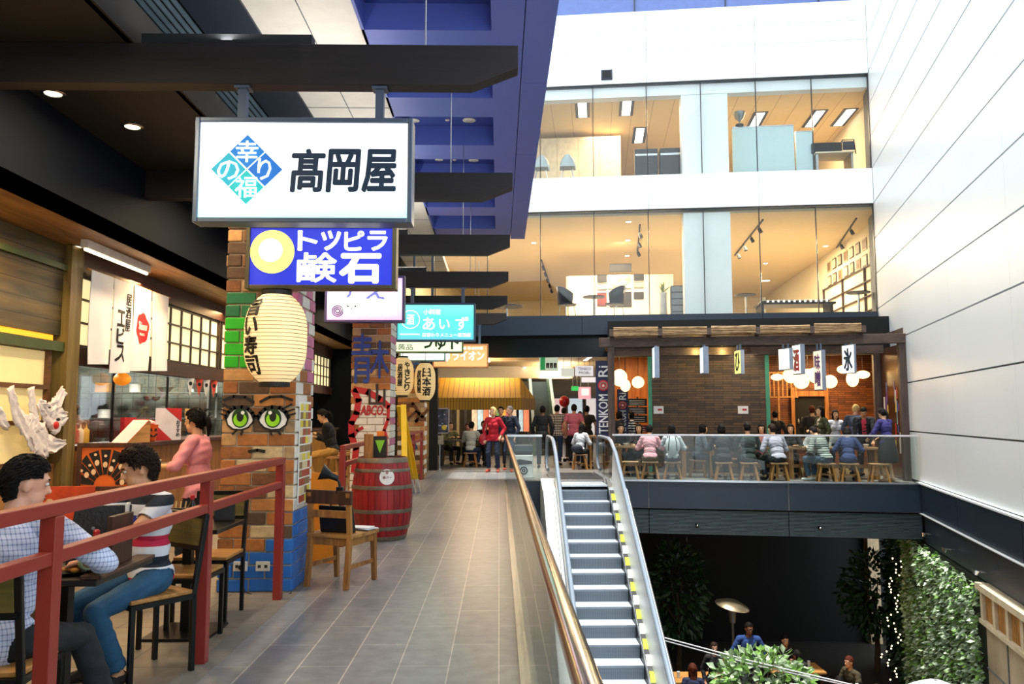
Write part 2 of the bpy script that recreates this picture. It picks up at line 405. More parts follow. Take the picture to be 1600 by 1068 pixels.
# ---------------------------------------------------------------- right wall
WA = math.radians(15.96); FC = Vector((10.27, 21.28, 0))
wu = Vector((-math.sin(WA), -math.cos(WA), 0)); wn = Vector((math.cos(WA), -math.sin(WA), 0))   # wu towards the camera, wn out of the atrium
Rw = Matrix((wu, wn, Vector((0, 0, 1)))).transposed()
def rw(t, d, z): return FC + wu * t + wn * d + Vector((0, 0, z))
rows = [0.05, 1.13, 2.24, 3.34, 4.38, 5.35, 6.33, 7.30, 8.29, 9.20, 10.12, 11.03, 11.95, 12.85, 13.75, 14.65, 15.55, 16.45]
cols = [-0.3, 0.35, 3.68, 6.98, 10.30, 13.62, 16.94, 20.26]
f = MB(); f.box(rw(9.5, 0.30, 8.2), (22, 0.4, 16.9), Rw).mat(1)
for a, b in zip(cols[:-1], cols[1:]):
    for c, d in zip(rows[:-1], rows[1:]):
        f.box(rw((a + b) / 2, 0.06, (c + d) / 2), (b - a - 0.008, 0.10, d - c - 0.03), Rw)
struct(f.build('wall_right', [m_joint, m_white]))
f = MB(); f.box(rw(10.5, 0.2, -0.30), (13.2, 0.38, 0.60), Rw)
for a, b in ((4.0, 6.97), (6.98, 10.3), (10.31, 13.6), (13.61, 17)): f.box(rw((a + b) / 2, 0.0, -0.28), (b - a - 0.01, 0.04, 0.60), Rw)
struct(f.build('trim_wall_band', m_navy))
f = MB(); f.box(rw(10.5, 0.2, -0.93), (15, 0.30, 0.62), Rw); struct(f.build('trim_wall_band_lower', M('navy_band_lower', '#232e3b', 0.5, var=0.1)))
f = MB(); f.box(rw(10.5, -0.03, -0.61), (13, 0.06, 0.022), Rw); f.box(rw(10.5, -0.03, 0.035), (13, 0.07, 0.03), Rw); struct(f.build('trim_wall_ledge', m_white))
# lower part of the right wall: weathered render panels with a fan-light row on top
m_rend = M('weathered_render', '#b3a184', 0.8, var=0.3, scale=1.8, bump=0.2)
m_rwood = WOOD('weathered_board', '#7a4a1c', '#c98f45', 0.6, 1.0, 'z')
f = MB(); f.box(rw(13.2, 0.25, -3.05), (9.8, 0.5, 3.6), Rw); struct(f.build('wall_lower_right', m_rend))
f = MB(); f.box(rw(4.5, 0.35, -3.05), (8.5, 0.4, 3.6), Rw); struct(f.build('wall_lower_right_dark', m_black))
f = MB()
f.box(rw(12.5, -0.06, -1.30), (8.5, 0.14, 0.10), Rw); f.box(rw(12.5, -0.04, -1.86), (8.5, 0.10, 0.07), Rw)
for t in np.arange(8.35, 16, 0.62): f.box(rw(t, -0.03, -1.58), (0.12, 0.08, 0.52), Rw)
f.mat(1); f.box(rw(12.5, -0.005, -1.58), (8.4, 0.03, 0.5), Rw)
f.mat(2)
for t in (9.35, 10.75, 12.15): f.box(rw(t, -0.008, -3.3), (0.02, 0.02, 2.9), Rw)
f.box(rw(12.5, -0.008, -2.6), (8.4, 0.02, 0.02), Rw)
struct(f.build('trim_transom_row', [M('cream_paint', '#d8c9a8', 0.6), m_rwood, m_joint]))

# ---------------------------------------------------------------- facade of the offices
FA = math.radians(7.0)
fu = Vector((-math.cos(FA), math.sin(FA), 0)); fn = Vector((math.sin(FA), math.cos(FA), 0))     # fu to the left, fn away from the camera
Rf = Matrix((fu, fn, Vector((0, 0, 1)))).transposed()
def fc(s, d, z): return FC + fu * s + fn * d + Vector((0, 0, z))
def fpx(px, py, d=0.0):
    q = atpl(px, py, FC + fn * d, fn); return (q - FC).dot(fu), q.z
SL = 13.6
def panels(name, z0, z1, s_cuts, z_cuts, mats, gap=0.012):
    f = MB(); f.box(fc(SL / 2, 0.22, (z0 + z1) / 2), (SL, 0.36, z1 - z0), Rf).mat(1)
    for a, b in zip(s_cuts[:-1], s_cuts[1:]):
        for c, d in zip(z_cuts[:-1], z_cuts[1:]): f.box(fc((a + b) / 2, 0.02, (c + d) / 2), (b - a - gap, 0.08, d - c - gap), Rf)
    return struct(f.build(name, mats))
sc = [0.0, 3.05, 6.1, 9.15, 12.2, SL]
panels('wall_back_parapet', 10.99, 13.13, sc, [10.99, 11.97, 12.54, 13.13], [m_joint, m_white])
panels('wall_back_band', 7.29, 8.28, sc, [7.29, 8.28], [m_joint, m_white], 0.008)
panels('wall_back_slab', 3.74, 4.30, [0, 3.05, 8.0, SL], [3.74, 4.30], [m_black, m_navy], 0.01)
f = MB(); f.box(fc(SL / 2, 0.5, 3.45), (SL, 0.1, 0.6), Rf); struct(f.build('wall_back_header', M('black_glass_header', '#0d1419', 0.2)))
# blue glazing above the parapet
f = MB(); f.box(fc(SL / 2, 0.25, 14.7), (SL, 0.06, 3.1), Rf); f.mat(1)
for s_ in np.arange(0, SL, 2.6): f.box(fc(s_ + 1.2, 0.2, 14.7), (0.03, 0.06, 3.1), Rf)
struct(f.build('wall_back_glazing', [M('blue_glazing', '#5b6fa8', 0.15, var=0.1), m_slate]))
# panes of the two office floors
for nm, z0, z1 in (('window_1', 8.28, 10.99), ('window_2', 4.30, 7.29)):
    f = MB()
    for k in range(9):
        a, b = 1.527 * k, min(SL, 1.527 * (k + 1)); f.box(fc((a + b) / 2, 0.05, (z0 + z1) / 2), (b - a - 0.03, 0.02, z1 - z0 - 0.02), Rf)
    w = struct(f.build(nm, m_winglass))
    f = MB()
    for k in range(9): f.box(fc(1.527 * k + 0.005, 0.055, (z0 + z1) / 2), (0.022, 0.05, z1 - z0), Rf)
    f.box(fc(SL / 2, 0.05, z1 - 0.012), (SL, 0.06, 0.024), Rf)
    f.build('mullion', M('dark_mullion', '#2b3136', 0.4), w)
# office shells
m_ocarp = M('office_carpet', '#8d8578', 0.9)
for z0, z1, dep, nm in ((8.28, 10.90, 9.5, 'upper'), (4.30, 7.20, 17.0, 'middle')):
    f = MB(); f.box(fc(SL / 2 - 0.5, dep / 2 + 0.1, z0 - 0.05), (SL + 3, dep, 0.1), Rf); struct(f.build('floor_office_' + nm, m_ocarp))
    f = MB(); f.box(fc(SL / 2 - 0.5, dep / 2 + 0.35, z1 + 0.04), (SL + 3, dep, 0.08), Rf)
    if nm == 'upper':
        f.mat(1)
        for s_ in np.arange(-1, SL, 0.62): f.box(fc(s_, dep / 2 + 0.4, z1 - 0.001), (0.012, dep, 0.004), Rf)
    struct(f.build('ceiling_office_' + nm, [m_warmceil, M('ceiling_groove', '#b99a68', 0.7)]))
    f = MB(); f.box(fc(SL / 2, dep + 0.2, (z0 + z1) / 2), (SL + 3, 0.1, z1 - z0), Rf); struct(f.build('wall_office_back_' + nm, m_cream))
    f = MB(); f.box(fc(-0.62, dep / 2, (z0 + z1) / 2), (0.1, dep, z1 - z0), Rf); f.box(fc(SL + 0.4, dep / 2, (z0 + z1) / 2), (0.1, dep, z1 - z0), Rf); struct(f.build('wall_office_side_' + nm, m_cream))
    f = MB(); f.box(fc(4.47, 0.42, (z0 + z1) / 2), (1.30, 0.5, z1 - z0), Rf); struct(f.build('trim_column_' + nm, m_frost))
f = MB(); f.box(fc(SL / 2, 0.30, 10.80), (SL, 0.3, 0.30), Rf); struct(f.build('trim_blind_box', m_frost))
# closing walls: right side of offices outward, so no daylight leaks in
f = MB(); f.box(fc(SL / 2, 10.5, 11.1), (SL + 4, 21, 0.1), Rf); struct(f.build('roof_office', m_black))

# ---------------------------------------------------------------- ceilings over the walkway
Z = 5.6
f = MB()
YA, YB = -2.0, 18.35
far = [8.2 + 1.825 * k for k in range(-5, 6)]
f.box2(-0.09, 0.255, YA, YB, Z, Z + 0.35)
for a, b in zip([YA, 4.1, 6.83, 9.55, 12.28, 15.0], [4.1, 6.83, 9.55, 12.28, 15.0, YB]): f.box2(0.265, 0.588, a + 0.004, b - 0.004, Z, Z + 0.35)
prev = YA
for y in far:
    f.box2(-1.48, -0.09, prev, y - 1.16, Z, Z + 0.35) if y - 1.16 > prev else None
    prev = y
f.box2(-1.48, -0.09, prev, YB, Z, Z + 0.35)
f.box2(-1.48, -1.45, YA, YB, Z, Z + 0.35)
f.mat(1); f.box2(-1.48, 0.588, YA, YB, Z + 0.30, Z + 0.42)
struct(f.build('ceiling_soffit', [m_blue, m_bluedeep]))
f = MB()
f.box2(-2.60, -1.50, -6, 24.0, Z + 0.05, Z + 0.2); f.mat(1)
for y in np.arange(-5, 24, 1.55): f.box2(-2.60, -1.5, y, y + 0.01, Z + 0.045, Z + 0.06)
f.box2(-2.06, -2.05, -6, 24, Z + 0.045, Z + 0.06)
struct(f.build('ceiling_upper', [M('cream_ceiling_panel', '#f0ece2', 0.6, var=0.05), m_joint]))
f = MB(); f.box2(-3.2, -2.60, -6, 24, Z + 0.02, Z + 0.2); struct(f.build('ceiling_slate', m_slate))
f = MB(); f.box2(-5.2, -3.2, -6, 24, Z + 0.25, Z + 0.35); f.mat(1)
for x in np.arange(-4.55, -3.2, 0.085): f.box2(x, x + 0.018, -6, 24, Z, Z + 0.06)
f.mat(0)
for y in np.arange(-5, 24, 1.2): f.box2(-4.6, -3.2, y, y + 0.03, Z + 0.06, Z + 0.10)
struct(f.build('ceiling_slats', [m_black, M('slat_grey', '#5d7280', 0.5)]))
f = MB(); f.box2(-3.93, -2.68, -6, 21.9, 4.2, 4.32); f.box2(-2.72, -2.66, -6, 21.9, 4.2, 4.5); struct(f.build('ceiling_dark', M('dark_dining_ceiling', '#1a1a18', 0.6, var=0.15, scale=2, spec=0.3)))
f = MB(); f.box2(-4.0, -3.93, -6, 21.9, 3.31, 5.9); struct(f.build('wall_fascia', m_dark))
f = MB(); f.box2(-8.2, -3.93, -6, 21.9, 3.31, 3.45); struct(f.build('ceiling_shop', WOOD('shop_soffit_wood', '#6b4a26', '#a57a42', 0.5, 0.6, 'y')))
f = MB(); f.box2(-8.4, -8.2, -6, 44, -0.2, 6.0); struct(f.build('wall_left', m_dark))
f = MB(); f.box2(-8.4, 0.3, -6.2, -6.0, -0.2, 6.0); struct(f.build('wall_light_stop', M('rear_grey', '#5a5a5c', 0.7)))  # unseen wall added across the continuing walkway, stops sky light from behind
# hall under the offices
f = MB(); f.box2(-8.2, 11, 23.4, 44, 3.42, 3.55); struct(f.build('ceiling_hall', M('hall_ceiling', '#e6c48e', 0.6, var=0.05)))
f = MB(); f.box2(-3.0, 2.9, 31.5, 31.7, 2.95, 3.42); struct(f.build('trim_hall_bulkhead', m_cream))
f = MB(); f.box2(-8.2, 12, 44, 44.2, 0, 3.5); struct(f.build('wall_hall_end', M('hall_end', '#b7ab9a', 0.7)))
f = MB(); f.box2(-8.2, -3.93, 21.9, 22.0, 0, 3.4); f.box2(-8.2, -2.7, 22.2, 22.3, 3.2, 6.0); struct(f.build('wall_shop_end', m_dark))
area_light('hall_light', (-0.5, 27, 3.36), 2.0, 80, SOFTWARM, (0, 0, -1), 4.0)
area_light('hall_light', (2.0, 34, 3.36), 2.0, 170, WHITE, (0, 0, -1), 5.0)
area_light('hall_ceiling_fill', (-.8, 26.8, 2.95), 1.2, 60, (1, .74, .42), (0, 0, 1), 3.0)  # added upward light without a fixture, brightens the hall ceiling
area_light('hall_ceiling_fill', (2.2, 30.5, 2.9), 1.2, 70, SOFTWARM, (0, 0, 1), 3.0)  # second added ceiling light, farther back in the hall
for s_, d_, p_ in ((2.2, 4.0, 290), (6.6, 2.6, 120), (11, 6, 70)): 
    q = fc(s_, d_, 10.82); area_light('office_light', q, 2.2, p_, (1, .72, .42), (0, 0, -1), 2.2)
for s_, d_, p_ in ((2.0, 5.0, 480), (7.5, 3.0, 330), (11, 5, 240), (5, 11, 420)):
    q = fc(s_, d_, 7.12); area_light('office_light', q, 2.4, p_, (1, .78, .50), (0, 0, -1), 2.4)
# ================================================================= BEAMS AND HANGING SIGNS
BY = [5.62 + 3.08 * k for k in range(6)]
bz1 = at(400, 68, BY[0]).z; bz0 = at(400, 131, BY[0]).z
beam_say = ['dark timber sign beam crossing nearest the camera, above the white diamond-logo sign', 'dark timber beam above the blue sign with a yellow disc',
            'third dark timber beam, above the pink sign', 'dark timber beam carrying the teal sign', 'dark timber beam behind the teal sign, above the pale yellow sign', 'farthest dark timber beam, above the orange sign']
for k, y in enumerate(BY):
    f = MB((-1.9, y, bz0)); xe = 0.135 + 0.012 * k
    f.prism([(-3.93, bz0), (xe - 0.34, bz0), (xe, bz0 + 0.135), (xe, bz1), (-3.93, bz1)], y, y + 0.14, 'xz')
    b = f.build('timber_beam', m_beamwood, bevel=0.004, loc=(-1.9, y, bz0)); fixn(b)
    tag(b, beam_say[k], 'beam', 'timber beams over the walkway', 'thing')
    g = MB((-1.9, y, bz0))
    g.cyl((-0.55, y + 0.07, bz1), (-0.55, y + 0.07, 5.6), 0.006, n=6)
    g.build('suspension_rod', m_steel, b)

for k in range(4):  # fixtures added on the beams to go with the extra ceiling light
    t = T('added_uplight', ['linear uplight on top of the nearest timber beam', 'linear uplight on top of the second timber beam', 'linear uplight on top of the third timber beam', 'linear uplight on top of the timber beam with the teal sign'][k], 'light', (-2.0, BY[k] + .07, bz1 + .001), 0, 'uplights on the beams')
    f = MB(); f.box2(-.62, .62, -.05, .05, 0, .08); f.build('housing', M('added_uplight_black', '#15181c', .5), t); f = MB(); f.box2(-.6, .6, -.035, .035, .08, .085); f.build('diffuser', EMIT('added_uplight_glow', '#fff6e8', 2.0), t)
m_frame = M('sign_frame_grey', '#5c6a7e', 0.35, 0.5, var=0.05)
def sign_box(px0, px1, py0, py1, Y, label, face, frame=None, hang=(0.2, 0.84), beamY=None, dep=0.17, top=None):
    a = at(px0, (py0 + py1) / 2, Y); b = at(px1, (py0 + py1) / 2, Y)
    z1 = at((px0 + px1) / 2, py0, Y).z; z0 = at((px0 + px1) / 2, py1, Y).z
    x0, x1 = a.x, b.x; W, H = x1 - x0, z1 - z0
    t = T('hanging_sign', label, 'sign', ((x0 + x1) / 2, Y, z0), 0, 'illuminated signs along the walkway')
    fr = 0.035
    f = MB()
    for q in (0, 1):                          # rim: four bars, open front and back
        f.box2(-W / 2 + q * (W - fr), -W / 2 + fr + q * (W - fr), 0, dep, 0, H)
        f.box2(-W / 2 + fr, W / 2 - fr, 0, dep, q * (H - fr), fr + q * (H - fr))
    f.build('frame', frame or m_frame, t, bevel=0.006)
    f = MB(); f.box2(-W / 2 + fr, W / 2 - fr, 0.02, dep - 0.02, fr, H - fr); f.build('lit_panel', face, t)
    bzz = top or bz0
    if bzz > z1 and hang:
        for h in hang:
            f = MB(); x = -W / 2 + h * W
            f.box2(x - 0.03, x + 0.03, dep / 2 - 0.03, dep / 2 + 0.03, H, bzz - z0); f.box2(x - 0.055, x + 0.055, dep / 2 - 0.05, dep / 2 + 0.05, bzz - z0 - 0.02, bzz - z0 - 0.001)
            f.build('hanger', m_frame, t)
    return t, W, H
def lett(t, name, mat, items, y=0.02, depth=0.006):
    f = MB()
    for it in items:
        kw = it[6] if len(it) > 6 else {}
        put_text(f, *it[:6], y=y, depth=depth, **kw)
    return f.build(name, mat, t)
def PRINT(name, stops, strength, axis='z', size=1.0, off=0.0):
    """backlit printed acrylic: the print's own colour run along one axis"""
    k = NT(name); tc = k.n('ShaderNodeTexCoord'); sp = k.n('ShaderNodeSeparateXYZ'); k.l(tc.outputs['Object'], sp.inputs[0])
    ma = k.n('ShaderNodeMath', operation='MULTIPLY_ADD'); ma.inputs[1].default_value = 1 / size; ma.inputs[2].default_value = off; k.l(sp.outputs['xyz'.index(axis)], ma.inputs[0])
    col = k.ramp(ma.outputs[0], [(p, lin(c)) for p, c in stops]); k.l(col, k.b.inputs['Base Color']); k.l(col, k.b.inputs['Emission Color'])
    k.b.inputs['Emission Strength'].default_value = strength; k.b.inputs['Roughness'].default_value = 0.3
    return k.m
def disc(mb, cx, cz, r, y0, y1, n=40, sq=1.0):
    mb.prism([(cx + r * math.cos(2 * math.pi * i / n), cz + r * sq * math.sin(2 * math.pi * i / n)) for i in range(n)], y0, y1, 'xz')
def ringpoly(mb, pts, w, y0, y1, closed=True):
    """flat ribbon of width w along a polyline in xz"""
    m = len(pts)
    for i in range(m if closed else m - 1):
        a, b = Vector((pts[i][0], pts[i][1])), Vector((pts[(i + 1) % m][0], pts[(i + 1) % m][1])); d = b - a
        if d.length < 1e-6: continue
        n_ = Vector((-d.y, d.x)).normalized() * w / 2; e = d.normalized() * w * 0.3
        a2, b2 = a - e, b + e
        mb.prism([tuple(a2 - n_), tuple(b2 - n_), tuple(b2 + n_), tuple(a2 + n_)], y0, y1, 'xz')
ink_navy = M('ink_navy', '#14304a', 0.5); ink_black = M('ink_black', '#0b0b0d', 0.6); ink_white = EMIT('backlit_white', '#ffffff', 0.75)
E1 = 0.62
# 1 white sign
t, W, H = sign_box(302, 644, 183, 347, 5.60, 'white backlit sign with a blue four-part diamond and black brush lettering', PRINT('print_white', [(0.06, '#b8f4f4'), (0.45, '#f6fbfb'), (1, '#ffffff')], 0.64, size=0.74), beamY=BY[0])
cx, cz, R_ = -W / 2 + 0.24 * W, H * 0.505, 0.262
quad = [(0, 0.5), (-0.5, 0), (0.5, 0), (0, -0.5)]
qc = ['#0b78c8', '#16a8c0', '#0a6cc4', '#10b6b8']
for m_, c_ in zip(quad, qc):
    s_ = R_ / 2 - 0.008
    f = MB(); cc = (cx + m_[0] * R_, cz + m_[1] * R_)
    f.prism([(cc[0], cc[1] + s_), (cc[0] + s_, cc[1]), (cc[0], cc[1] - s_), (cc[0] - s_, cc[1])], 0.014, 0.02, 'xz'); fixn(f.build('diamond_tile', EMIT('tile' + c_, c_, 0.34), t))
g = 0.155
lett(t, 'diamond_lettering', ink_white, [('幸', cx - g / 2, cz + R_ / 2 - g / 2, g, g, 0.012), ('の', cx - R_ / 2 - g / 2, cz - g / 2, g, g * 0.9, 0.01), ('り', cx + R_ / 2 - g / 3, cz - g / 2, g * 0.62, g, 0.01), ('福', cx - g / 2, cz - R_ / 2 - g / 2, g, g, 0.008)], y=0.014)
lett(t, 'lettering', ink_navy, [(c_, -W / 2 + (0.445 + 0.163 * i) * W, H * 0.30, 0.150 * W, H * 0.395, 0.035, dict(shear=0.08)) for i, c_ in enumerate('髙岡屋')])
# 2 blue sign
t, W, H = sign_box(383, 619, 349, 451, 6.55, 'deep blue backlit sign with a pale yellow disc and white lettering', EMIT('print_blue', '#2230c4', 0.45), M('sign_frame_bronze', '#5a513c', 0.4, 0.5), hang=None, dep=0.15)
f = MB(); f.box2(-.42, -.30, .15, .43, H * .4, H * .6); f.box2(-.06, .06, .15, .43, H * .4, H * .6); f.build('wall_bracket', m_frame, t)
f = MB(); disc(f, -W / 2 + 0.175 * W, H * 0.57, 0.183, 0.012, 0.02); fixn(f.build('disc', EMIT('moon_yellow', '#f4ea7c', 0.62), t))
f = MB(); disc(f, -W / 2 + 0.165 * W, H * 0.59, 0.10, 0.008, 0.012); fixn(f.build('disc_highlight', EMIT('moon_white', '#fffbd8', 0.74), t))
lett(t, 'lettering', ink_white, [(c_, -W / 2 + (0.345 + 0.155 * i) * W, H * 0.60, 0.125 * W, H * 0.29, 0.045) for i, c_ in enumerate('トッピラ')] + [('鹸', -W / 2 + 0.345 * W, H * 0.11, 0.255 * W, H * 0.44, 0.022), ('石', -W / 2 + 0.63 * W, H * 0.11, 0.26 * W, H * 0.42, 0.05)])
# 3 pink sign
t, W, H = sign_box(507, 632, 430, 503, BY[2] - 0.02, 'pink and lilac backlit sign with a white kitten and wool ball', PRINT('print_pink', [(0, '#e9a4dc'), (0.5, '#f7dcf2'), (1, '#c9b4f4')], 0.66, size=0.7), M('sign_frame_violet', '#4a4272', 0.4, 0.4))
lett(t, 'lettering', EMIT('backlit_violet', '#6a7ad0', 0.45), [('ナ', -W * 0.27, H * 0.50, W * 0.18, H * 0.32, 0.03), ('え', W * 0.02, H * 0.50, W * 0.24, H * 0.32, 0.03)])
lett(t, 'white_lettering', EMIT('backlit_white_bright', '#ffffff', 0.95), [('龍', W * 0.04, H * 0.14, W * 0.17, H * 0.4, 0.02), ('張', W * 0.24, H * 0.14, W * 0.17, H * 0.4, 0.02)])
f = MB(); disc(f, -W * 0.16, H * 0.31, 0.15, 0.010, 0.02, sq=0.85)
for s_ in (-1, 1): f.prism([(-W * 0.16 + s_ * 0.14, H * 0.34), (-W * 0.16 + s_ * 0.12, H * 0.34 + 0.18), (-W * 0.16 + s_ * 0.03, H * 0.31 + 0.12)], 0.010, 0.02, 'xz')
fixn(f.build('kitten_print', EMIT('kitten_white', '#ffffff', 0.85), t))
f = MB()
for s_ in (-1, 1): disc(f, -W * 0.16 + s_ * 0.055, H * 0.34, 0.014, 0.004, 0.01, 12)
disc(f, -W * 0.16, H * 0.29, 0.01, 0.004, 0.01, 10); f.build('kitten_face', ink_black, t)
f = MB()
for r_ in (0.03, 0.055, 0.08): ringpoly(f, [(-W * 0.335 + r_ * math.cos(a), H * 0.24 + r_ * math.sin(a)) for a in np.linspace(0, 6.0, 20)], 0.012, 0.008, 0.016)
f.build('wool_print', M('ink_slate', '#34507a', 0.5), t)
# 4 teal sign
t, W, H = sign_box(618, 743, 473, 533, BY[3] - 0.02, 'teal backlit sign with a round crest and white hiragana', PRINT('print_teal', [(0, '#5fc0d0'), (0.6, '#58dcd0'), (1, '#86e8dc')], 0.62, size=0.72), M('sign_frame_blue', '#3c5470', 0.4, 0.4))
lett(t, 'lettering', ink_white, [('あ', -W * 0.16, H * 0.30, W * 0.15, H * 0.32, 0.02), ('い', W * 0.045, H * 0.32, W * 0.13, H * 0.26, 0.02), ('ず', W * 0.25, H * 0.30, W * 0.16, H * 0.34, 0.02), ('小料理', -W * 0.15, H * 0.70, W * 0.21, H * 0.14, 0.02), ('日替わりメニュー居酒屋', -W * 0.16, H * 0.12, W * 0.6, H * 0.1, 0.01), ('酒', -W * 0.36, H * 0.44, W * 0.09, H * 0.26, 0.02)])
f = MB(); ringpoly(f, [(-W * 0.315 + 0.17 * math.cos(a), H * 0.57 + 0.17 * math.sin(a)) for a in np.linspace(0, 2 * math.pi, 30)[:-1]], 0.012, 0.012, 0.02); f.box2(-W * 0.44, -W * 0.2, 0.012, 0.02, H * 0.17, H * 0.2); f.build('crest', ink_white, t)
# 5 pale yellow sign
t, W, H = sign_box(592, 724, 505, 551, BY[4] - 0.02, 'pale yellow backlit sign with an orange rising sun and green lettering', EMIT('print_lemon', '#f2fbd6', 0.62), M('sign_frame_olive', '#7a8a5a', 0.4, 0.3))
f = MB(); sx, sz = -W * 0.31, H * 0.38
f.prism([(sx + 0.12 * math.cos(a), sz + 0.12 * math.sin(a)) for a in np.linspace(0, math.pi, 16)], 0.012, 0.02, 'xz')
for i in range(6):
    a0 = math.pi * (i + 0.22) / 6; a1 = math.pi * (i + 0.78) / 6
    f.prism([(sx + 0.15 * math.cos(a0), sz + 0.15 * math.sin(a0)), (sx + 0.36 * math.cos(a0), sz + 0.36 * math.sin(a0)), (sx + 0.36 * math.cos(a1), sz + 0.36 * math.sin(a1)), (sx + 0.15 * math.cos(a1), sz + 0.15 * math.sin(a1))], 0.012, 0.02, 'xz')
fixn(f.build('rising_sun', EMIT('sun_orange', '#ee6a42', 0.5), t))
lett(t, 'lettering', M('ink_green', '#2c4a26', 0.5), [('伯木蒟品', -W * 0.46, H * 0.10, W * 0.36, H * 0.2, 0.01), ('つゆト', W * 0.0, H * 0.12, W * 0.44, H * 0.5, 0.04)])
# 6 white blank sign
sign_box(624, 696, 528, 564, 18.55, 'plain white backlit sign half hidden under the pale yellow sign', EMIT('print_plain', '#e8fbf8', 0.66), M('sign_frame_pale', '#7fa0ac', 0.4, 0.3), hang=(.3, .7), top=5.64)
# 7 orange sign
t, W, H = sign_box(676, 763, 537, 574, BY[5] - 0.02, 'orange backlit sign with white katakana, farthest of the row', EMIT('print_orange', '#f4a468', 0.62), M('sign_frame_peach', '#c98a5a', 0.4, 0.3))
lett(t, 'lettering', ink_white, [('ライオン', -W * 0.14, H * 0.32, W * 0.56, H * 0.36, 0.03), ('居酒屋 和食料理', -W * 0.1, H * 0.76, W * 0.5, H * 0.12, 0.01), ('獅', -W * 0.40, H * 0.28, W * 0.2, H * 0.46, 0.04)])

# ================================================================= PAPER LANTERNS
def lantern(px, py, Y, rad, hgt, label, texts, paper, emit, top_z, bracket=None, ribs=24):
    c = at(px, py, Y); t = T('paper_lantern', label, 'lantern', (c.x, c.y, c.z - hgt / 2), 0, 'paper lanterns along the walkway')
    def rr(z):
        u = abs(z / hgt * 2 - 1); return rad * (1 - 0.55 * u ** 3.4) if u < 1 else rad * 0.45
    f = MB(); prof = []
    for i in range(ribs * 2 + 1):
        z = hgt * i / (ribs * 2); prof.append((rr(z) + (0.003 if i % 2 == 0 else -0.002), z))
    f.lathe(prof, 40, cap=False); f.build('paper_shade', paper, t, smooth=50)
    f = MB()
    for i in range(1, ribs):
        z = hgt * i / ribs; f.tube([((rr(z) + 0.0035) * math.cos(a), (rr(z) + 0.0035) * math.sin(a), z) for a in np.linspace(0, 2 * math.pi, 41)[:-1]], 0.0022, 4, closed=True)
    f.build('rib', M('lantern_rib', '#8d6a3e', 0.7), t)
    f = MB(); f.lathe([(rad * 0.47, -0.03), (rad * 0.49, -0.03), (rad * 0.49, 0.012), (rad * 0.2, 0.012)], 28); f.build('bottom_ring', ink_black, t)
    f = MB(); f.lathe([(rad * 0.2, hgt - 0.012), (rad * 0.49, hgt - 0.012), (rad * 0.49, hgt + 0.03), (rad * 0.1, hgt + 0.03)], 28); f.build('top_ring', ink_black, t)
    f = MB(); f.cyl((0, 0, hgt + 0.03), (0, 0, top_z - c.z + hgt / 2), 0.006, n=6); f.build('cord', ink_black, t)
    def wrap(x, y, z):
        r_ = rr(z) + 0.006 - (0.004 if y < 0.001 and False else 0); a = -math.pi / 2 + x / rad
        k = r_ + (0.004 if y < -0.001 else 0); return (k * math.cos(a), k * math.sin(a), z)
    f = MB()
    for tx, x, z, w, h in texts: put_text(f, tx, x - w / 2, z, w, h, 0.045, 0.004, place=wrap, vertical=True)
    f.build('lettering', ink_black, t)
    if bracket:
        f = MB(); f.bar((0, 0, top_z - c.z + hgt / 2), (0, bracket, top_z - c.z + hgt / 2), 0.03, 0.05); f.box((0, bracket - 0.01, top_z - c.z + hgt / 2), (0.14, 0.02, 0.16)); f.build('wall_bracket', M('blue_bracket', '#2c56b0', 0.5), t)
    return t
paper1 = M('lantern_paper', '#f8e3b4', 0.7, var=0.05, emit=0.36, emit_hex='#ffdf9c')
lantern(431, 529, 6.62, 0.253, 0.735, 'large cream paper lantern with bold black characters, hung before the nearest brick pillar', [('旨い寿司', -0.155, 0.06, 0.145, 0.63)], paper1, 0.5, at(500, 451, 6.55).z)
paper2 = M('lantern_paper_tan', '#f0cf96', 0.7, var=0.05, emit=0.25, emit_hex='#ffd890')
lantern(629, 588, 17.98, 0.25, 0.86, 'tan paper lantern hanging left, partly behind the pale yellow sign', [('居酒屋', -0.03, 0.2, 0.11, 0.5), ('やきとり', 0.14, 0.1, 0.13, 0.66), ('かさ', -0.18, 0.1, 0.1, 0.3)], paper2, 0.4, at(660, 551, 17.9).z)
lantern(664, 596, 17.98, 0.235, 0.84, 'tan paper lantern with three bold characters, right of its twin', [('日本酒', 0.06, 0.1, 0.19, 0.62), ('居酒屋', -0.12, 0.16, 0.1, 0.5)], paper2, 0.4, at(660, 551, 17.9).z)

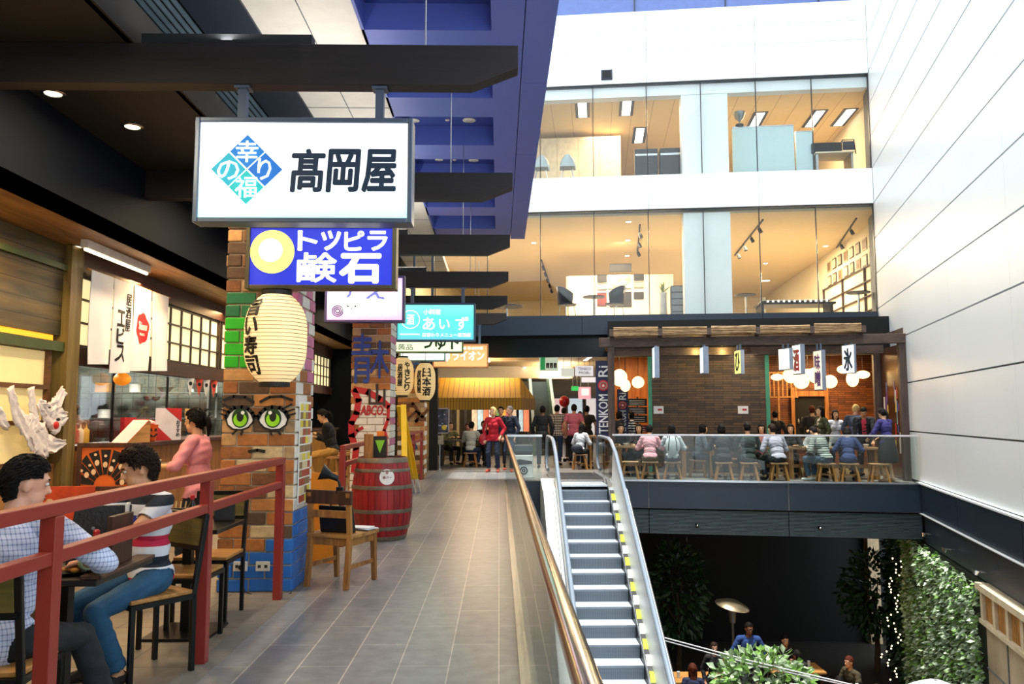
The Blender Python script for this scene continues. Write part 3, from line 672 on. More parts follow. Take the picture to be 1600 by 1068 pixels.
# ================================================================= BRICK PILLARS
bricks = ['#b06c34', '#9a5f30', '#7d5030', '#c0905a', '#5a4330', '#ba7c42', '#a4855f', '#c9ae82']
bm = [M('brick' + h, h, 0.85, var=0.3, scale=18, bump=0.5) for h in bricks]
paints = dict(green=M('paint_green', '#23b01c', 0.6, var=0.15), dgreen=M('paint_dark_green', '#0f6a3c', 0.6, var=0.2), blue=M('paint_blue', '#1f66b8', 0.55, var=0.15, bump=0.2), purple=M('paint_purple', '#8a148a', 0.6), pink=M('paint_pink', '#c06a8c', 0.65, var=0.3), white=M('whitewash', '#d9d2c6', 0.8, var=0.15, scale=12, bump=0.2), red=M('paint_red', '#b3141c', 0.6, var=0.15))
PK = list(paints)
def pillar(x0, x1, y0, y1, label, paint, warm=0):
    t = T('brick_pillar', label, 'pillar', (x0, y0, 0), 0, 'brick pillars along the walkway', 'thing')
    hz, L, mt = 0.112, 0.27, 0.012
    f = MB((x0, y0, 0)); nb = len(bm)
    f.mat(nb + len(PK)); f.box2(x0 + 0.014, x1 - 0.014, y0 + 0.014, y1 - 0.014, 0, 3.70)
    rnd = random.Random(int(y0 * 10))
    for r in range(int(3.72 / hz)):
        z = r * hz
        for side in range(4):
            ln = (x1 - x0) if side in (0, 2) else (y1 - y0)
            full = (r + side) % 2 == 0
            cuts = [0.0] if full else [0.0, ]
            p = L if full else L / 2; pos = [0.0]
            while p < ln - 0.06: pos.append(p); p += L
            pos.append(ln)
            for a, b in zip(pos[:-1], pos[1:]):
                pr = rnd.uniform(-0.004, 0.006); dz = rnd.uniform(-0.003, 0.003); m_ = mt / 2
                d = 0.10
                za, zb = z + m_ + dz, z + hz - m_ + dz
                if side == 0: bx = (x0 + a + m_, x0 + b - m_, y0 - pr, y0 + d, za, zb); pc = (x0 + (a + b) / 2, y0)
                elif side == 1: bx = (x1 - d, x1 + pr, y0 + a + m_, y0 + b - m_, za, zb); pc = (x1, y0 + (a + b) / 2)
                elif side == 2: bx = (x0 + a + m_, x0 + b - m_, y1 - d, y1 + pr, za, zb); pc = (x0 + (a + b) / 2, y1)
                else: bx = (x0 - pr, x0 + d, y0 + a + m_, y0 + b - m_, za, zb); pc = (x0, y0 + (a + b) / 2)
                q = paint(side, pc[0], pc[1], (za + zb) / 2)
                f.mat(nb + PK.index(q) if q else rnd.choice([0, 0, 1, 1, 2, 3, 4, 5, 6, 7] if z < 2.2 else [1, 2, 2, 4, 4, 6, 2, 3]))
                f.box2(*bx)
    f.build('brickwork', bm + [paints[k] for k in PK] + [M('mortar', '#b8a68a', 0.9, var=0.2, scale=10)], t, bevel=0.007)
    return t
PX0, PX1 = -2.405, -1.765
P1 = 6.97
def fz(px, py): q = at(px, py, P1 - 0.012); return q.x, q.z
def paint1(side, x, y, z):
    if side == 0:
        u = (x - PX0) / (PX1 - PX0)
        if z < 0.36 + 0.30 * max(0, u - 0.45): return 'blue'
        if 1.95 < z < 2.55 and 0.02 < u < 0.62: return 'green' if z < 2.40 else 'dgreen'
        if z > 2.3 and u > 0.75: return 'pink'
        if 1.00 < z < 1.17 and u > 0.85: return 'purple'
    if side == 1:
        if z < 0.62: return 'blue'
        if z > 1.85: return 'pink' if (int(z * 9) + int(y * 7)) % 3 else 'white'
        return 'white' if int(z * 9 + y * 5) % 4 else None
    return None
t = pillar(PX0, PX1, P1, 7.61, 'nearest brick pillar, with painted green eyes and a blue painted foot', paint1)
# painted eyes
def eye(cx, cz, w, h, mirror):
    s_ = -1 if mirror else 1
    def P(u, v): return (cx + s_ * u * w, cz + v * h)
    f = MB((PX0, P1, 0)); y0, y1 = P1 - 0.012, P1 - 0.002
    up = [(-1.0, 0.0), (-0.85, 0.42), (-0.55, 0.75), (-0.1, 0.92), (0.4, 0.85), (0.8, 0.5), (1.0, 0.05)]
    lo = [(1.0, 0.05), (0.85, -0.55), (0.45, -0.9), (-0.1, -0.95), (-0.6, -0.75), (-0.9, -0.35), (-1.0, 0.0)]
    f.prism([P(*q) for q in up + lo[1:-1]], y0, y1, 'xz'); fixn(f.build('eye_white', M('paint_eye_white', '#e9e6dc', 0.6), t))
    f = MB((PX0, P1, 0)); ringpoly(f, [P(*q) for q in up], 0.032, y0 - 0.004, y1, False); ringpoly(f, [P(*q) for q in lo], 0.011, y0 - 0.004, y1, False)
    for (a, b) in (((0.8, 0.5), (1.38, 0.75)), ((0.95, 0.2), (1.45, 0.4)), ((0.6, 0.75), (1.2, 1.15)), ((0.2, -0.95), (0.5, -1.3)), ((-0.2, -0.98), (-0.1, -1.35)), ((-0.95, 0.1), (-1.3, 0.25))): ringpoly(f, [P(*a), P(*b)], 0.014, y0 - 0.004, y1, False)
    f.build('eyelash', M('paint_black', '#120f0c', 0.6), t)
    f = MB((PX0, P1, 0)); disc(f, *P(-0.02, 0.02), 0.072, y0 - 0.003, y0, 28, 1.18); fixn(f.build('iris_rim', M('paint_iris_dark', '#123a10', 0.6), t))
    f = MB((PX0, P1, 0)); disc(f, *P(-0.02, -0.12), 0.058, y0 - 0.005, y0 - 0.003, 28, 1.0); fixn(f.build('iris', M('paint_iris', '#8fd41c', 0.55), t))
    f = MB((PX0, P1, 0)); disc(f, *P(-0.02, 0.15), 0.03, y0 - 0.007, y0 - 0.005, 20, 1.5); f.build('pupil', M('paint_pupil', '#0c1408', 0.6), t)
    f = MB((PX0, P1, 0)); disc(f, *P(-0.2, 0.45), 0.016, y0 - 0.009, y0 - 0.007, 14); f.build('glint', M('paint_white', '#f4f4ec', 0.6), t)
    f = MB((PX0, P1, 0)); ringpoly(f, [P(-0.9, 1.35), P(-0.3, 1.75), P(0.5, 1.8), P(1.2, 1.5)], 0.022, y0, y1, False); f.build('eyebrow', M('paint_black', '#120f0c', 0.6), t)
xl, zl = fz(375, 653); xr, zr = fz(427, 653)
eye(xl, zl, 0.122, 0.105, True); eye(xr, zr, 0.13, 0.105, False)
f = MB((PX0, P1, 0)); xa, za = fz(398, 705); ringpoly(f, [(xa - 0.05, za), (xa + 0.02, za + 0.012), (xa + 0.08, za)], 0.025, P1 - 0.01, P1 - 0.002, False); f.build('painted_lips', M('paint_black', '#120f0c', 0.6), t)
# strip of small menus pasted on its right side
f = MB((PX0, P1, 0)); f.box2(PX1 + 0.004, PX1 + 0.014, P1 + 0.10, P1 + 0.50, 0.72, 1.62)
f.mat(1)
rnd = random.Random(3)
for r in range(12):
    for c_ in range(4):
        f.mat(1 + rnd.randrange(4)); f.box2(PX1 + 0.014, PX1 + 0.017, P1 + 0.11 + c_ * 0.096, P1 + 0.198 + c_ * 0.096, 0.735 + r * 0.073, 0.795 + r * 0.073)
f.build('menu_strip', [M('paper_white', '#e8e4da', 0.7), M('paper_cream', '#d8c49a', 0.7), M('paper_red', '#a8452c', 0.7), M('paper_yellow', '#d8c23a', 0.7), M('paper_brown', '#8a6a48', 0.7)], t)
# power sockets on the blue foot
for px, nm in ((376, 'left'), (411, 'right')):
    x_, z_ = fz(px, 884); s = T('power_socket', 'white power socket on the blue pillar foot, ' + ('with a black plug in it' if nm == 'left' else 'empty, nearer the red railing post'), 'socket', (x_, P1 - 0.012, z_), 0, 'power sockets')
    f = MB(); f.box2(-0.06, 0.06, -0.012, 0.0, -0.04, 0.04); f.build('plate', M('socket_white', '#dcd8cc', 0.4), s, bevel=0.003)
    f = MB()
    for dx in (-0.028, 0.028): f.box2(dx - 0.012, dx + 0.012, -0.016, -0.012, -0.012, 0.012)
    f.build('outlet_face', M('outlet_dark', '#2a2826', 0.5), s)
    if nm == 'left':
        f = MB(); f.cyl((0.02, -0.016, 0), (0.02, -0.06, 0), 0.022); f.tube([(0.02, -0.06, 0), (0.03, -0.08, -0.04), (0.06, -0.06, -0.2), (0.3, -0.04, -0.29), (0.45, -0.05, -z_ + 0.01)], 0.005, 6); f.build('plug', ink_black, s, smooth=40)
# second pillar
P2 = at(608, 640, 13).y
P2 = 12.98
def fz2(px, py): q = at(px, py, P2 - 0.02); return q.x, q.z
def paint2(side, x, y, z):
    u = (x - PX0) / (PX1 - PX0)
    if side == 0 and z < 1.92: return 'white' if (u > 0.12 or z < 1.2) else None
    if side == 1: return 'white' if int(z * 9) % 3 else 'pink'
    return None
t = pillar(PX0, PX1, P2, P2 + 0.65, 'middle brick pillar, with blue spray lettering above a white and red mural', paint2)
f = MB((PX0, P2, 0))
x0_, z0_ = fz2(549, 598); x1_, z1_ = fz2(582, 522); put_text(f, '青', x0_, z0_, x1_ - x0_, z1_ - z0_, 0.014, 0.01, y=P2 - 0.008)
x0_, z0_ = fz2(578, 590); x1_, z1_ = fz2(608, 532); put_text(f, '木', x0_, z0_, x1_ - x0_, z1_ - z0_, 0.014, 0.01, y=P2 - 0.008)
f.build('spray_lettering', M('spray_blue', '#1c3c8c', 0.6), t)
f = MB((PX0, P2, 0)); x0_, z0_ = fz2(576, 634); x1_, z1_ = fz2(602, 600); put_text(f, '山', x0_, z0_, x1_ - x0_, z1_ - z0_, 0.02, 0.01, y=P2 - 0.008); f.build('spray_tag', M('spray_brown', '#2e1c12', 0.6), t)
f = MB((PX0, P2, 0))
def q2(*pts): return [fz2(a, b) for a, b in pts]
ringpoly(f, q2((553, 610), (560, 625), (557, 645), (549, 660), (549, 680), (556, 700), (553, 735)), 0.10, P2 - 0.014, P2 - 0.003, False)
ringpoly(f, q2((555, 608), (575, 612), (592, 622), (606, 634)), 0.10, P2 - 0.014, P2 - 0.003, False)
ringpoly(f, q2((607, 634), (606, 655), (600, 672), (604, 684)), 0.05, P2 - 0.014, P2 - 0.003, False)
ringpoly(f, q2((552, 682), (558, 672), (566, 668)), 0.05, P2 - 0.014, P2 - 0.003, False)
f.build('mural_outline', paints['red'], t)
f = MB((PX0, P2, 0)); x0_, z0_ = fz2(563, 648); x1_, z1_ = fz2(603, 633); put_text(f, 'ABCO..', x0_, z0_, x1_ - x0_, z1_ - z0_, 0.04, 0.01, y=P2 - 0.008, shear=0.2); f.build('mural_lettering', paints['red'], t)
# third pillar
P3 = 18.95
def fz3(px, py): q = at(px, py, P3 - 0.02); return q.x, q.z
def paint3(side, x, y, z):
    if side == 1: return 'white' if int(z * 9) % 2 else None
    return 'white' if (0.4 < z < 0.9 and int(x * 20) % 3) else None
t = pillar(PX0, PX1, P3, P3 + 0.65, 'farthest brick pillar, with brown and blue spray painting, behind the tan lanterns', paint3)
f = MB((PX0, P3, 0))
ringpoly(f, [fz3(*q) for q in ((628, 640), (645, 630), (655, 645), (650, 658), (660, 650), (668, 640))], 0.07, P3 - 0.012, P3 - 0.002, False); ringpoly(f, [fz3(*q) for q in ((636, 655), (650, 642), (664, 655))], 0.06, P3 - 0.012, P3 - 0.002, False)
f.build('spray_figure', M('spray_rust', '#5a3414', 0.6), t)
f = MB((PX0, P3, 0)); x0_, z0_ = fz3(640, 590); x1_, z1_ = fz3(662, 563); put_text(f, '空', x0_, z0_, x1_ - x0_, z1_ - z0_, 0.03, 0.01, y=P3 - 0.008); ringpoly(f, [fz3(*q) for q in ((632, 668), (642, 682), (650, 700))], 0.08, P3 - 0.012, P3 - 0.002, False)
f.build('spray_lettering', M('spray_teal', '#1c4a7c', 0.6), t)

# ================================================================= RED RAILINGS
m_red = M('red_rail_paint', '#8a2c24', 0.4, var=0.08, scale=3)
def railing(ys, y0, y1, label, zt=1.15, zm=0.955):
    X = -1.81; t = T('red_railing', label, 'railing', (X, y0, 0), 0, 'red steel railings along the dining strip')
    f = MB((X, y0, 0)); f.box2(X - 0.03, X + 0.03, y0, y1, zt - 0.055, zt); f.build('top_rail', m_red, t, bevel=0.004)
    f = MB((X, y0, 0)); f.box2(X - 0.025, X + 0.025, y0, y1, zm - 0.055, zm); f.build('middle_rail', m_red, t, bevel=0.004)
    for y in ys:
        f = MB((X, y0, 0)); f.box2(X - 0.033, X + 0.033, y - 0.033, y + 0.033, 0, zt - 0.056); f.build('post', m_red, t, bevel=0.004)
railing([1.6, 3.31, 5.03, 6.70], 1.3, 6.74, 'nearest red steel railing, in front of the two seated men')
railing([9.33, 11.1, 12.8], 9.3, 12.84, 'red steel railing behind the wine barrel, in front of the white and red mural')
railing([15.2, 17.0, 18.75], 15.15, 18.79, 'farthest red steel railing, beside the leaning yellow boards')

# ================================================================= GLASS BALUSTRADE OF THE WALKWAY
t = T('glass_balustrade', 'long glass balustrade with a polished steel handrail along the walkway edge', 'balustrade', (0.155, 8, 0))
O = (0.155, 8, 0)
f = MB(O); f.tube([(0.155, -4, 1.03), (0.155, 6, 1.03), (0.155, 18.36, 1.03)], 0.027, 20); f.build('handrail', m_rail, t, smooth=40)
f = MB(O); f.box2(0.12, 0.19, -4, 18.4, -0.12, 0.02); f.build('base_channel', m_steel, t)
for k in range(12):
    a = -3.95 + k * 1.86; f = MB(O); f.box2(0.149, 0.161, a, min(18.36, a + 1.845), 0.02, 1.0); f.build('glass_pane', m_glass, t)
t = T('end_balustrade', 'short glass balustrade with a white top rail between handrail and escalator', 'balustrade', (0.6, 18.44, 0))
O = (0.6, 18.44, 0)
f = MB(O); f.box2(0.17, 0.99, 18.40, 18.50, 1.0, 1.05); f.build('top_rail', M('white_rail', '#dadde2', 0.3, 0.4), t, bevel=0.006)
f = MB(O); f.box2(0.18, 0.98, 18.44, 18.452, 0.02, 1.0); f.build('glass_pane', m_glass, t)
# ================================================================= THINGS ON THE WALKWAY
m_oak = WOOD('warm_oak', '#7a4a20', '#b27b3e', 0.5, 1.0, 'z')
m_oakx = WOOD('warm_oak_top', '#8a5a28', '#bd8a4a', 0.5, 1.0, 'x')
m_dwood = WOOD('dark_brown_wood', '#2c1710', '#51301f', 0.5, 1.0, 'z')
m_blkmet = M('black_metal', '#0d0f11', 0.4, 0.4, var=0.1)
# wine barrel
c = at(597, 780, 9.95); zt = at(597, 713, 9.95).z
t = T('wine_barrel', 'red wine barrel with grey hoops and a round white sticker', 'barrel', (c.x, 9.95, 0))
H = zt; Rb = lambda u: 0.372 - 0.082 * abs(2 * u - 1) ** 2.0
f = MB(); n = 30
for k in range(n):       # staves
    a0, a1 = 2 * math.pi * (k + 0.03) / n, 2 * math.pi * (k + 0.97) / n; vs = []
    m_ = 13
    for i in range(m_):
        u = i / (m_ - 1); r_ = Rb(u)
        for a in (a0, (a0 + a1) / 2, a1): vs.append((r_ * math.cos(a), r_ * math.sin(a), u * H))
    fs = [(i * 3 + j, i * 3 + j + 1, (i + 1) * 3 + j + 1, (i + 1) * 3 + j) for i in range(m_ - 1) for j in (0, 1)]
    f.add(vs, fs)
f.lathe([(Rb(0) - 0.02, 0.0), (Rb(0.5) - 0.012, H / 2), (Rb(1) - 0.02, H - 0.03)], 30)
k_ = WOOD('red_stave_wood', '#6d0f12', '#a8181c', 0.5, 0.7, 'z')
f.build('staves', k_, t, smooth=35)
m_hoop = M('hoop_grey', '#7a7060', 0.5, 0.6, var=0.25, scale=12)
for u0, u1 in ((0.0, 0.055), (0.13, 0.175), (0.335, 0.38), (0.62, 0.665), (0.825, 0.865), (0.935, 0.995)):
    f = MB(); f.lathe([(Rb(u0) + 0.004, u0 * H), (Rb((u0 + u1) / 2) + 0.008, (u0 + u1) / 2 * H), (Rb(u1) + 0.004, u1 * H), (Rb(u1) - 0.01, u1 * H), (Rb(u0) - 0.01, u0 * H)], 40, cap=False); f.build('hoop', m_hoop, t, smooth=40)
f = MB(); f.cyl((0, 0, H - 0.045), (0, 0, H - 0.02), Rb(1) - 0.02, n=36); f.build('barrel_head', m_dwood, t)
ux, uz = 0.03, at(606, 745, 9.6).z
def bwrap(x, y, z):
    r_ = Rb(z / H) + (0.006 if y >= 0 else 0.009); a = -math.pi / 2 + 0.30 + x / 0.36; return (r_ * math.cos(a), r_ * math.sin(a), z)
f = MB(); ctr = []; N = 28
vs = [bwrap(0, 0, uz)] + [bwrap(0.092 * math.cos(2 * math.pi * i / N), 0, uz + 0.092 * math.sin(2 * math.pi * i / N)) for i in range(N)]
f.add(vs, [(0, 1 + i, 1 + (i + 1) % N) for i in range(N)])
st = f.build('sticker', M('sticker_white', '#e4e2de', 0.5), t)
f = MB(); put_text(f, '❖', -0.02, uz + 0.03, 0.04, 0.04, place=bwrap, y=-0.001); put_text(f, '酒バー', -0.055, uz - 0.02, 0.11, 0.03, 0.02, place=bwrap, y=-0.001); f.box2(0, 0, 0, 0, 0, 0)
f.build('sticker_print', M('ink_red', '#a8141c', 0.5), st)
f = MB(); cb = (c.x - 0.12, 9.95, H - 0.019)
o = MB(); o.box2(-0.055, 0.055, -0.03, 0.03, 0, 0.30); b = o.build('wooden_block', m_oak, bevel=0.006, loc=(at(576, 700, 9.9).x, 9.9, H - 0.019)); tag(b, 'upright wooden block standing on the red barrel', 'block')
t = T('table_card', 'small dark card with a green triangle standing on the red barrel', 'card', (at(593, 700, 9.98).x + 0.005, 9.98, H - 0.019))
o = MB(); o.box2(-0.08, 0.08, -0.006, 0.006, 0, 0.27); o.build('card', M('card_dark', '#22201a', 0.6), t)
o = MB(); o.prism([(-0.06, 0.22), (0.06, 0.22), (0.0, 0.06)], -0.01, -0.006, 'xz'); fixn(o.build('triangle_print', M('card_green', '#8ed02a', 0.6), t))
o = MB(); o.box2(-0.04, 0.05, -0.008, 0.008, 0.27, 0.33); o.build('orange_tab', M('card_orange', '#ec7a1c', 0.6), t)
# yellow boards leaning behind the barrel
def board(b0, b1, label, w=0.10):
    t = T('yellow_board', label, 'board', b0, 0, 'leaning yellow boards'); d = Vector(b1) - Vector(b0)
    f = MB(); f.bar(d * 0.18, d, w, 0.03); f.build('board', M('safety_yellow', '#efc211', 0.5, var=0.06), t, bevel=0.003)
    f = MB(); f.bar((0, 0, 0), d * 0.18, w * 0.8, 0.028); f.build('white_foot', M('white_tape', '#d9d9d6', 0.5), t)
a = at(634, 760, 12.2); board((a.x, 12.2, 0.0), (at(631, 632, 12.8).x, 12.75, at(631, 632, 12.75).z), 'yellow board standing upright behind the red barrel, before the mural', 0.085)
g0 = atz(646, 770, 0.0); board((g0.x, g0.y, 0.0), (at(624, 634, 13.85).x, 13.85, at(624, 634, 13.85).z), 'yellow board leaning beside the walkway, its white tip on the floor', 0.10)
board((g0.x + 0.09, g0.y + 0.16, 0.0), (at(629, 637, 13.98).x, 13.98, at(629, 637, 13.98).z), 'second leaning yellow board, tucked behind the first one', 0.08)

# wooden chair with papers
t = T('wooden_chair', 'solid brown wooden chair by the brick pillar, seen from behind', 'chair', (-1.41, 7.35, 0), math.radians(-22))
for x in (-0.20, 0.20):
    f = MB(); f.hexa([(x - .022, -.27, 0), (x + .022, -.27, 0), (x + .022, -.225, 0), (x - .022, -.225, 0), (x - .022, -.225, .45), (x + .022, -.225, .45), (x + .022, -.18, .45), (x - .022, -.18, .45)]); f.bar((x, -0.2025, .43), (x, -0.235, 0.82), 0.044, 0.036, (0, 1, 0)); f.build('leg', m_oak, t, bevel=0.004)
    f = MB(); f.hexa([(x - .02, .20, 0), (x + .02, .20, 0), (x + .02, .24, 0), (x - .02, .24, 0), (x - .024, .17, .43), (x + .024, .17, .43), (x + .024, .215, .43), (x - .024, .215, .43)]); f.build('leg', m_oak, t, bevel=0.004)
f = MB(); f.box2(-.235, .235, -.225, .235, .425, .46); f.build('seat', m_oakx, t, bevel=0.006)
f = MB(); f.box2(-.20, .20, -.205, -.18, .36, .425); f.box2(-.20, .20, .175, .20, .36, .425)
for x in (-.2, .2): f.box2(x - .012, x + .012, -.2, .19, .36, .425)
f.build('seat_apron', m_oak, t)
f = MB(); f.box2(-.235, .235, -.25, -.215, .72, .84); f.build('top_rail', m_dwood, t, bevel=0.006)
f = MB(); f.box2(-.19, .19, -.235, -.21, .60, .665); f.build('back_slat', m_oak, t, bevel=0.004)
for x in (-.2, .2):
    f = MB(); f.bar((x, -.22, .18), (x, .20, .18), .02, .035); f.build('stretcher', m_oak, t)
def onchair(x, y, z): return Matrix.Translation((-1.41, 7.35, 0)) @ Matrix.Rotation(math.radians(-22), 4, 'Z') @ Vector((x, y, z))
q = onchair(0.02, -0.08, 0.46); t = T('black_case', 'black case leaning upright on the wooden chair seat', 'case', q, math.radians(-22))
f = MB(); f.hexa([(-.17, -.06, 0), (.17, -.06, 0), (.17, .0, 0), (-.17, .0, 0), (-.17, -.10, .24), (.17, -.10, .24), (.17, -.055, .24), (-.17, -.055, .24)]); f.build('body', M('case_black', '#0b0f14', 0.5), t, bevel=0.012)
f = MB(); f.tube([(-.05, -.08, .24), (-.045, -.08, .275), (.045, -.08, .275), (.05, -.08, .24)], .008, 6); f.build('handle', ink_black, t)
q = onchair(0.14, 0.13, 0.461); t = T('paper_stack', 'loose white papers lying on the front of the wooden chair seat', 'papers', q, math.radians(-10))
for k in range(4):
    o = MB(); R = Matrix.Rotation(random.uniform(-.5, .5), 3, 'Z'); o.box((random.uniform(-.03, .04), random.uniform(-.02, .03), .004 + .007 * k), (.21, .15, .003), R); o.build('sheet', M('paper_sheet', '#e6e8ee', 0.7), t)
q = onchair(0.10, -0.215, 0.842); t = T('clip_lamp', 'black clip-on spot lamp fixed on top of the wooden chair back', 'lamp', q)
f = MB(); f.box2(-.03, .03, -.03, .03, -.03, .03); f.build('clip', m_blkmet, t, bevel=.004)
f = MB(); f.tube([(0, 0, .03), (-.01, 0, .07), (-.03, 0, .10)], .012, 8); f.build('stem', m_blkmet, t)
f = MB(); d = Vector((-.8, -.15, .35)).normalized(); p = Vector((-.02, 0, .10)); f.cyl(p, p + d * .07, .025, .03); f.cyl(p + d * .07, p + d * .16, .03, .075, n=20, cap=False); f.build('lamp_shade', m_blkmet, t, smooth=40)
# patterned board standing behind the chair
t = T('orange_board', 'orange and black painted board standing behind the wooden chair', 'board', (at(495, 800, 8.3).x, 8.3, 0))
f = MB(); f.box2(-.16, .2, 0, .025, 0.0, at(495, 738, 8.3).z); f.build('panel', M('board_orange', '#e08a1c', 0.6), t)
f = MB(); disc(f, -.1, .62, .07, -.006, 0); disc(f, -.12, .86, .05, -.006, 0); disc(f, .1, .5, .06, -.006, 0); f.build('painted_spot', ink_black, t)

# ================================================================= DINING STRIP FURNITURE
m_blkwood = WOOD('dark_green_brown_wood', '#3a3b16', '#6a5a24', 0.5, 1.0, 'x')
def metal_chair(label, loc, rz):
    """black square-tube chair facing local +y, wooden seat and back"""
    t = T('metal_chair', label, 'chair', loc, rz, 'black metal dining chairs'); r = .014
    for x in (-.19, .19):
        f = MB(); f.bar((x, .19, 0), (x, .19, .44), 2 * r, 2 * r); f.build('leg', m_blkmet, t, bevel=.003)
        f = MB(); f.bar((x, -.19, 0), (x, -.19, .46), 2 * r, 2 * r); f.bar((x, -.19, .45), (x, -.26, .90), 2 * r, 2 * r); f.build('leg', m_blkmet, t, bevel=.003)
    f = MB()
    for x in (-.19, .19): f.bar((x, -.19, .43), (x, .19, .43), 2 * r, 2 * r)
    for y in (-.19, .19): f.bar((-.19, y, .43), (.19, y, .43), 2 * r, 2 * r)
    f.bar((-.19, -.258, .89), (.19, -.258, .89), 2 * r, 2 * r); f.bar((-.19, -.235, .70), (.19, -.235, .70), 2 * r, 2 * r); f.build('frame', m_blkmet, t)
    f = MB(); f.box2(-.195, .195, -.185, .20, .445, .468); f.build('seat', m_oakx, t, bevel=.005)
    f = MB(); f.hexa([(-.175, -.245, .705), (.175, -.245, .705), (.175, -.225, .705), (-.175, -.225, .705), (-.175, -.27, .875), (.175, -.27, .875), (.175, -.25, .875), (-.175, -.25, .875)]); f.build('backrest', m_blkwood, t, bevel=.003)
    return t
def fac(dx, dy): return math.atan2(dy, dx) - math.pi / 2
CA = (-2.08, 4.84); CB = (-2.14, 3.52)
metal_chair('black metal chair under the man in the striped polo', (CA[0], CA[1], 0), fac(-.58, -.81))
metal_chair('black metal chair with a greenish wooden back under the man in the checked shirt', (CB[0], CB[1], 0), fac(-.12, .99))
metal_chair('empty black metal chair beside the brick pillar, behind the second table', (-2.18, 6.16, 0), fac(0, -1))
metal_chair('empty black metal chair behind the red railing post, back to the striped polo', (-2.12, 5.50, 0), fac(0.05, 1))
m_tabtop = M('dark_table_top', '#17120e', 0.3, var=0.2, spec=0.5)
def table(label, x0, x1, y0, y1, top, z=.74, group='dining tables by the railing'):
    cx_, cy_ = (x0 + x1) / 2, (y0 + y1) / 2; t = T('dining_table', label, 'table', (cx_, cy_, 0), 0, group); w, d = (x1 - x0) / 2, (y1 - y0) / 2
    f = MB(); f.box2(-w, w, -d, d, z - .03, z); f.build('tabletop', top, t, bevel=.004)
    f = MB(); f.box2(-.03, .03, -.03, .03, .02, z - .03); f.build('pedestal', m_blkmet, t)
    f = MB(); f.box2(-.22, .22, -.22, .22, 0, .02); f.build('base', m_blkmet, t, bevel=.004)
    return t
table('small dark table between the checked shirt and the striped polo', -2.46, -1.86, 3.80, 4.40, m_tabtop)
table('small dark table holding a wooden condiment box, in front of the brick pillar', -2.46, -1.87, 5.42, 5.98, m_tabtop)
table('light wooden table by the left wall, with a white dish on it', -3.7, -2.95, 5.6, 6.5, m_oakx)
table('wooden table under the framed fan picture', -4.15, -3.45, 7.35, 8.05, m_oakx, .80)
# things on the tables
def lathe_thing(name, label, cat, loc, parts, group=None, n=20):
    t = T(name, label, cat, loc, 0, group)
    for pn, mt_, prof in parts:
        f = MB(); f.lathe(prof, n); f.build(pn, mt_, t, smooth=45)
    return t
TZ = .741
m_soy = M('soy_glass', '#150c08', 0.15, var=0.1)
def soy(loc, label, h=1.0):
    return lathe_thing('soy_sauce_bottle', label, 'bottle', loc, [('bottle', m_soy, [(.033, 0), (.035, .01), (.035, .11 * h), (.03, .13 * h), (.013, .16 * h), (.012, .18 * h)]), ('label_band', M('label_olive', '#8a9a2c', 0.6), [(.0356, .03), (.0362, .032), (.0362, .085), (.0356, .087)]), ('cap', M('cap_red', '#b5141a', 0.4), [(.014, .178 * h), (.015, .205 * h), (.008, .212 * h)])], 'soy sauce bottles')
soy((-1.93, 3.92, TZ), 'dark soy sauce bottle with a red cap, between the two seated men')
soy((-2.12, 5.62, TZ), 'dark soy sauce bottle beside the wooden condiment box')
t = T('wooden_menu_stand', 'brown wooden stand with an upright board, by the railing near the striped polo', 'stand', (-1.90, 4.08, TZ))
f = MB(); f.box2(-.04, .06, -.28, .30, 0, .018); f.build('base', m_dwood, t, bevel=.003)
f = MB(); f.box2(-.03, .0, -.06, .16, .018, .26); f.build('upright', m_dwood, t, bevel=.003)
t = T('leather_menu', 'black leather menu folder standing on the table before the striped polo', 'menu', (-2.06, 4.22, TZ), .25)
f = MB(); f.hexa([(-.15, -.03, 0), (.13, -.03, 0), (.13, -.012, 0), (-.15, -.012, 0), (-.13, .03, .29), (.14, .03, .29), (.14, .045, .29), (-.13, .045, .29)]); f.build('cover', M('black_leather', '#0b0b0d', 0.45, bump=.3, scale=60), t, bevel=.005)
f = MB(); f.box2(.115, .13, -.01, .05, .02, .30); f.build('pages', M('paper_white', '#e8e4da', 0.7), t)
f = MB(); 
for x in (-.03, .05): f.cyl((x, -.012, .18), (x, -.02, .18), .009, n=10)
f.build('snap', m_steel, t)
lathe_thing('iced_tea_glass', 'tall glass of amber drink on the table of the two men', 'glass', (-2.18, 4.02, TZ), [('tumbler', M('amber_drink', '#c88a3a', 0.1, var=.2), [(.028, 0), (.03, .005), (.037, .15)]), ('straw', M('straw_white', '#eeeeea', .5), [(.004, .02), (.004, .19)])])
lathe_thing('soup_bowl', 'dark red soup bowl on the table of the two men', 'bowl', (-2.29, 3.97, TZ), [('bowl', M('lacquer_red', '#3d0a0c', 0.25), [(.03, 0), (.035, .012), (.065, .05), (.07, .07), (.06, .066), (.0, .045)])])
t = T('chopsticks', 'pair of pale wooden chopsticks resting on the soup bowl', 'chopsticks', (-2.27, 3.95, TZ + .075))
for k in (-1, 1):
    f = MB(); f.cyl((-.09, -.06 + k * .008, .002), (.12, .06 + k * .012, .012), .004, .003, n=6); f.build('chopstick', M('bamboo_pale', '#d9b878', 0.6), t)
t = T('plate', 'dark plate of food at the edge of the two men\'s table', 'plate', (-2.06, 3.95, TZ))
f = MB(); f.lathe([(.04, 0), (.09, .012), (.095, .016), (.088, .014), (.0, .006)], 24); f.build('dish', M('dark_glaze', '#232a2c', .25), t, smooth=40)
f = MB()
for k in range(5): f.ell((random.uniform(-.04, .04), random.uniform(-.04, .04), .022), (.022, .018, .012), 8, 5)
f.build('food', M('fried_food', '#b8782c', .7, var=.3, scale=40), t, smooth=60); tag(t.children[-1], kind='stuff')
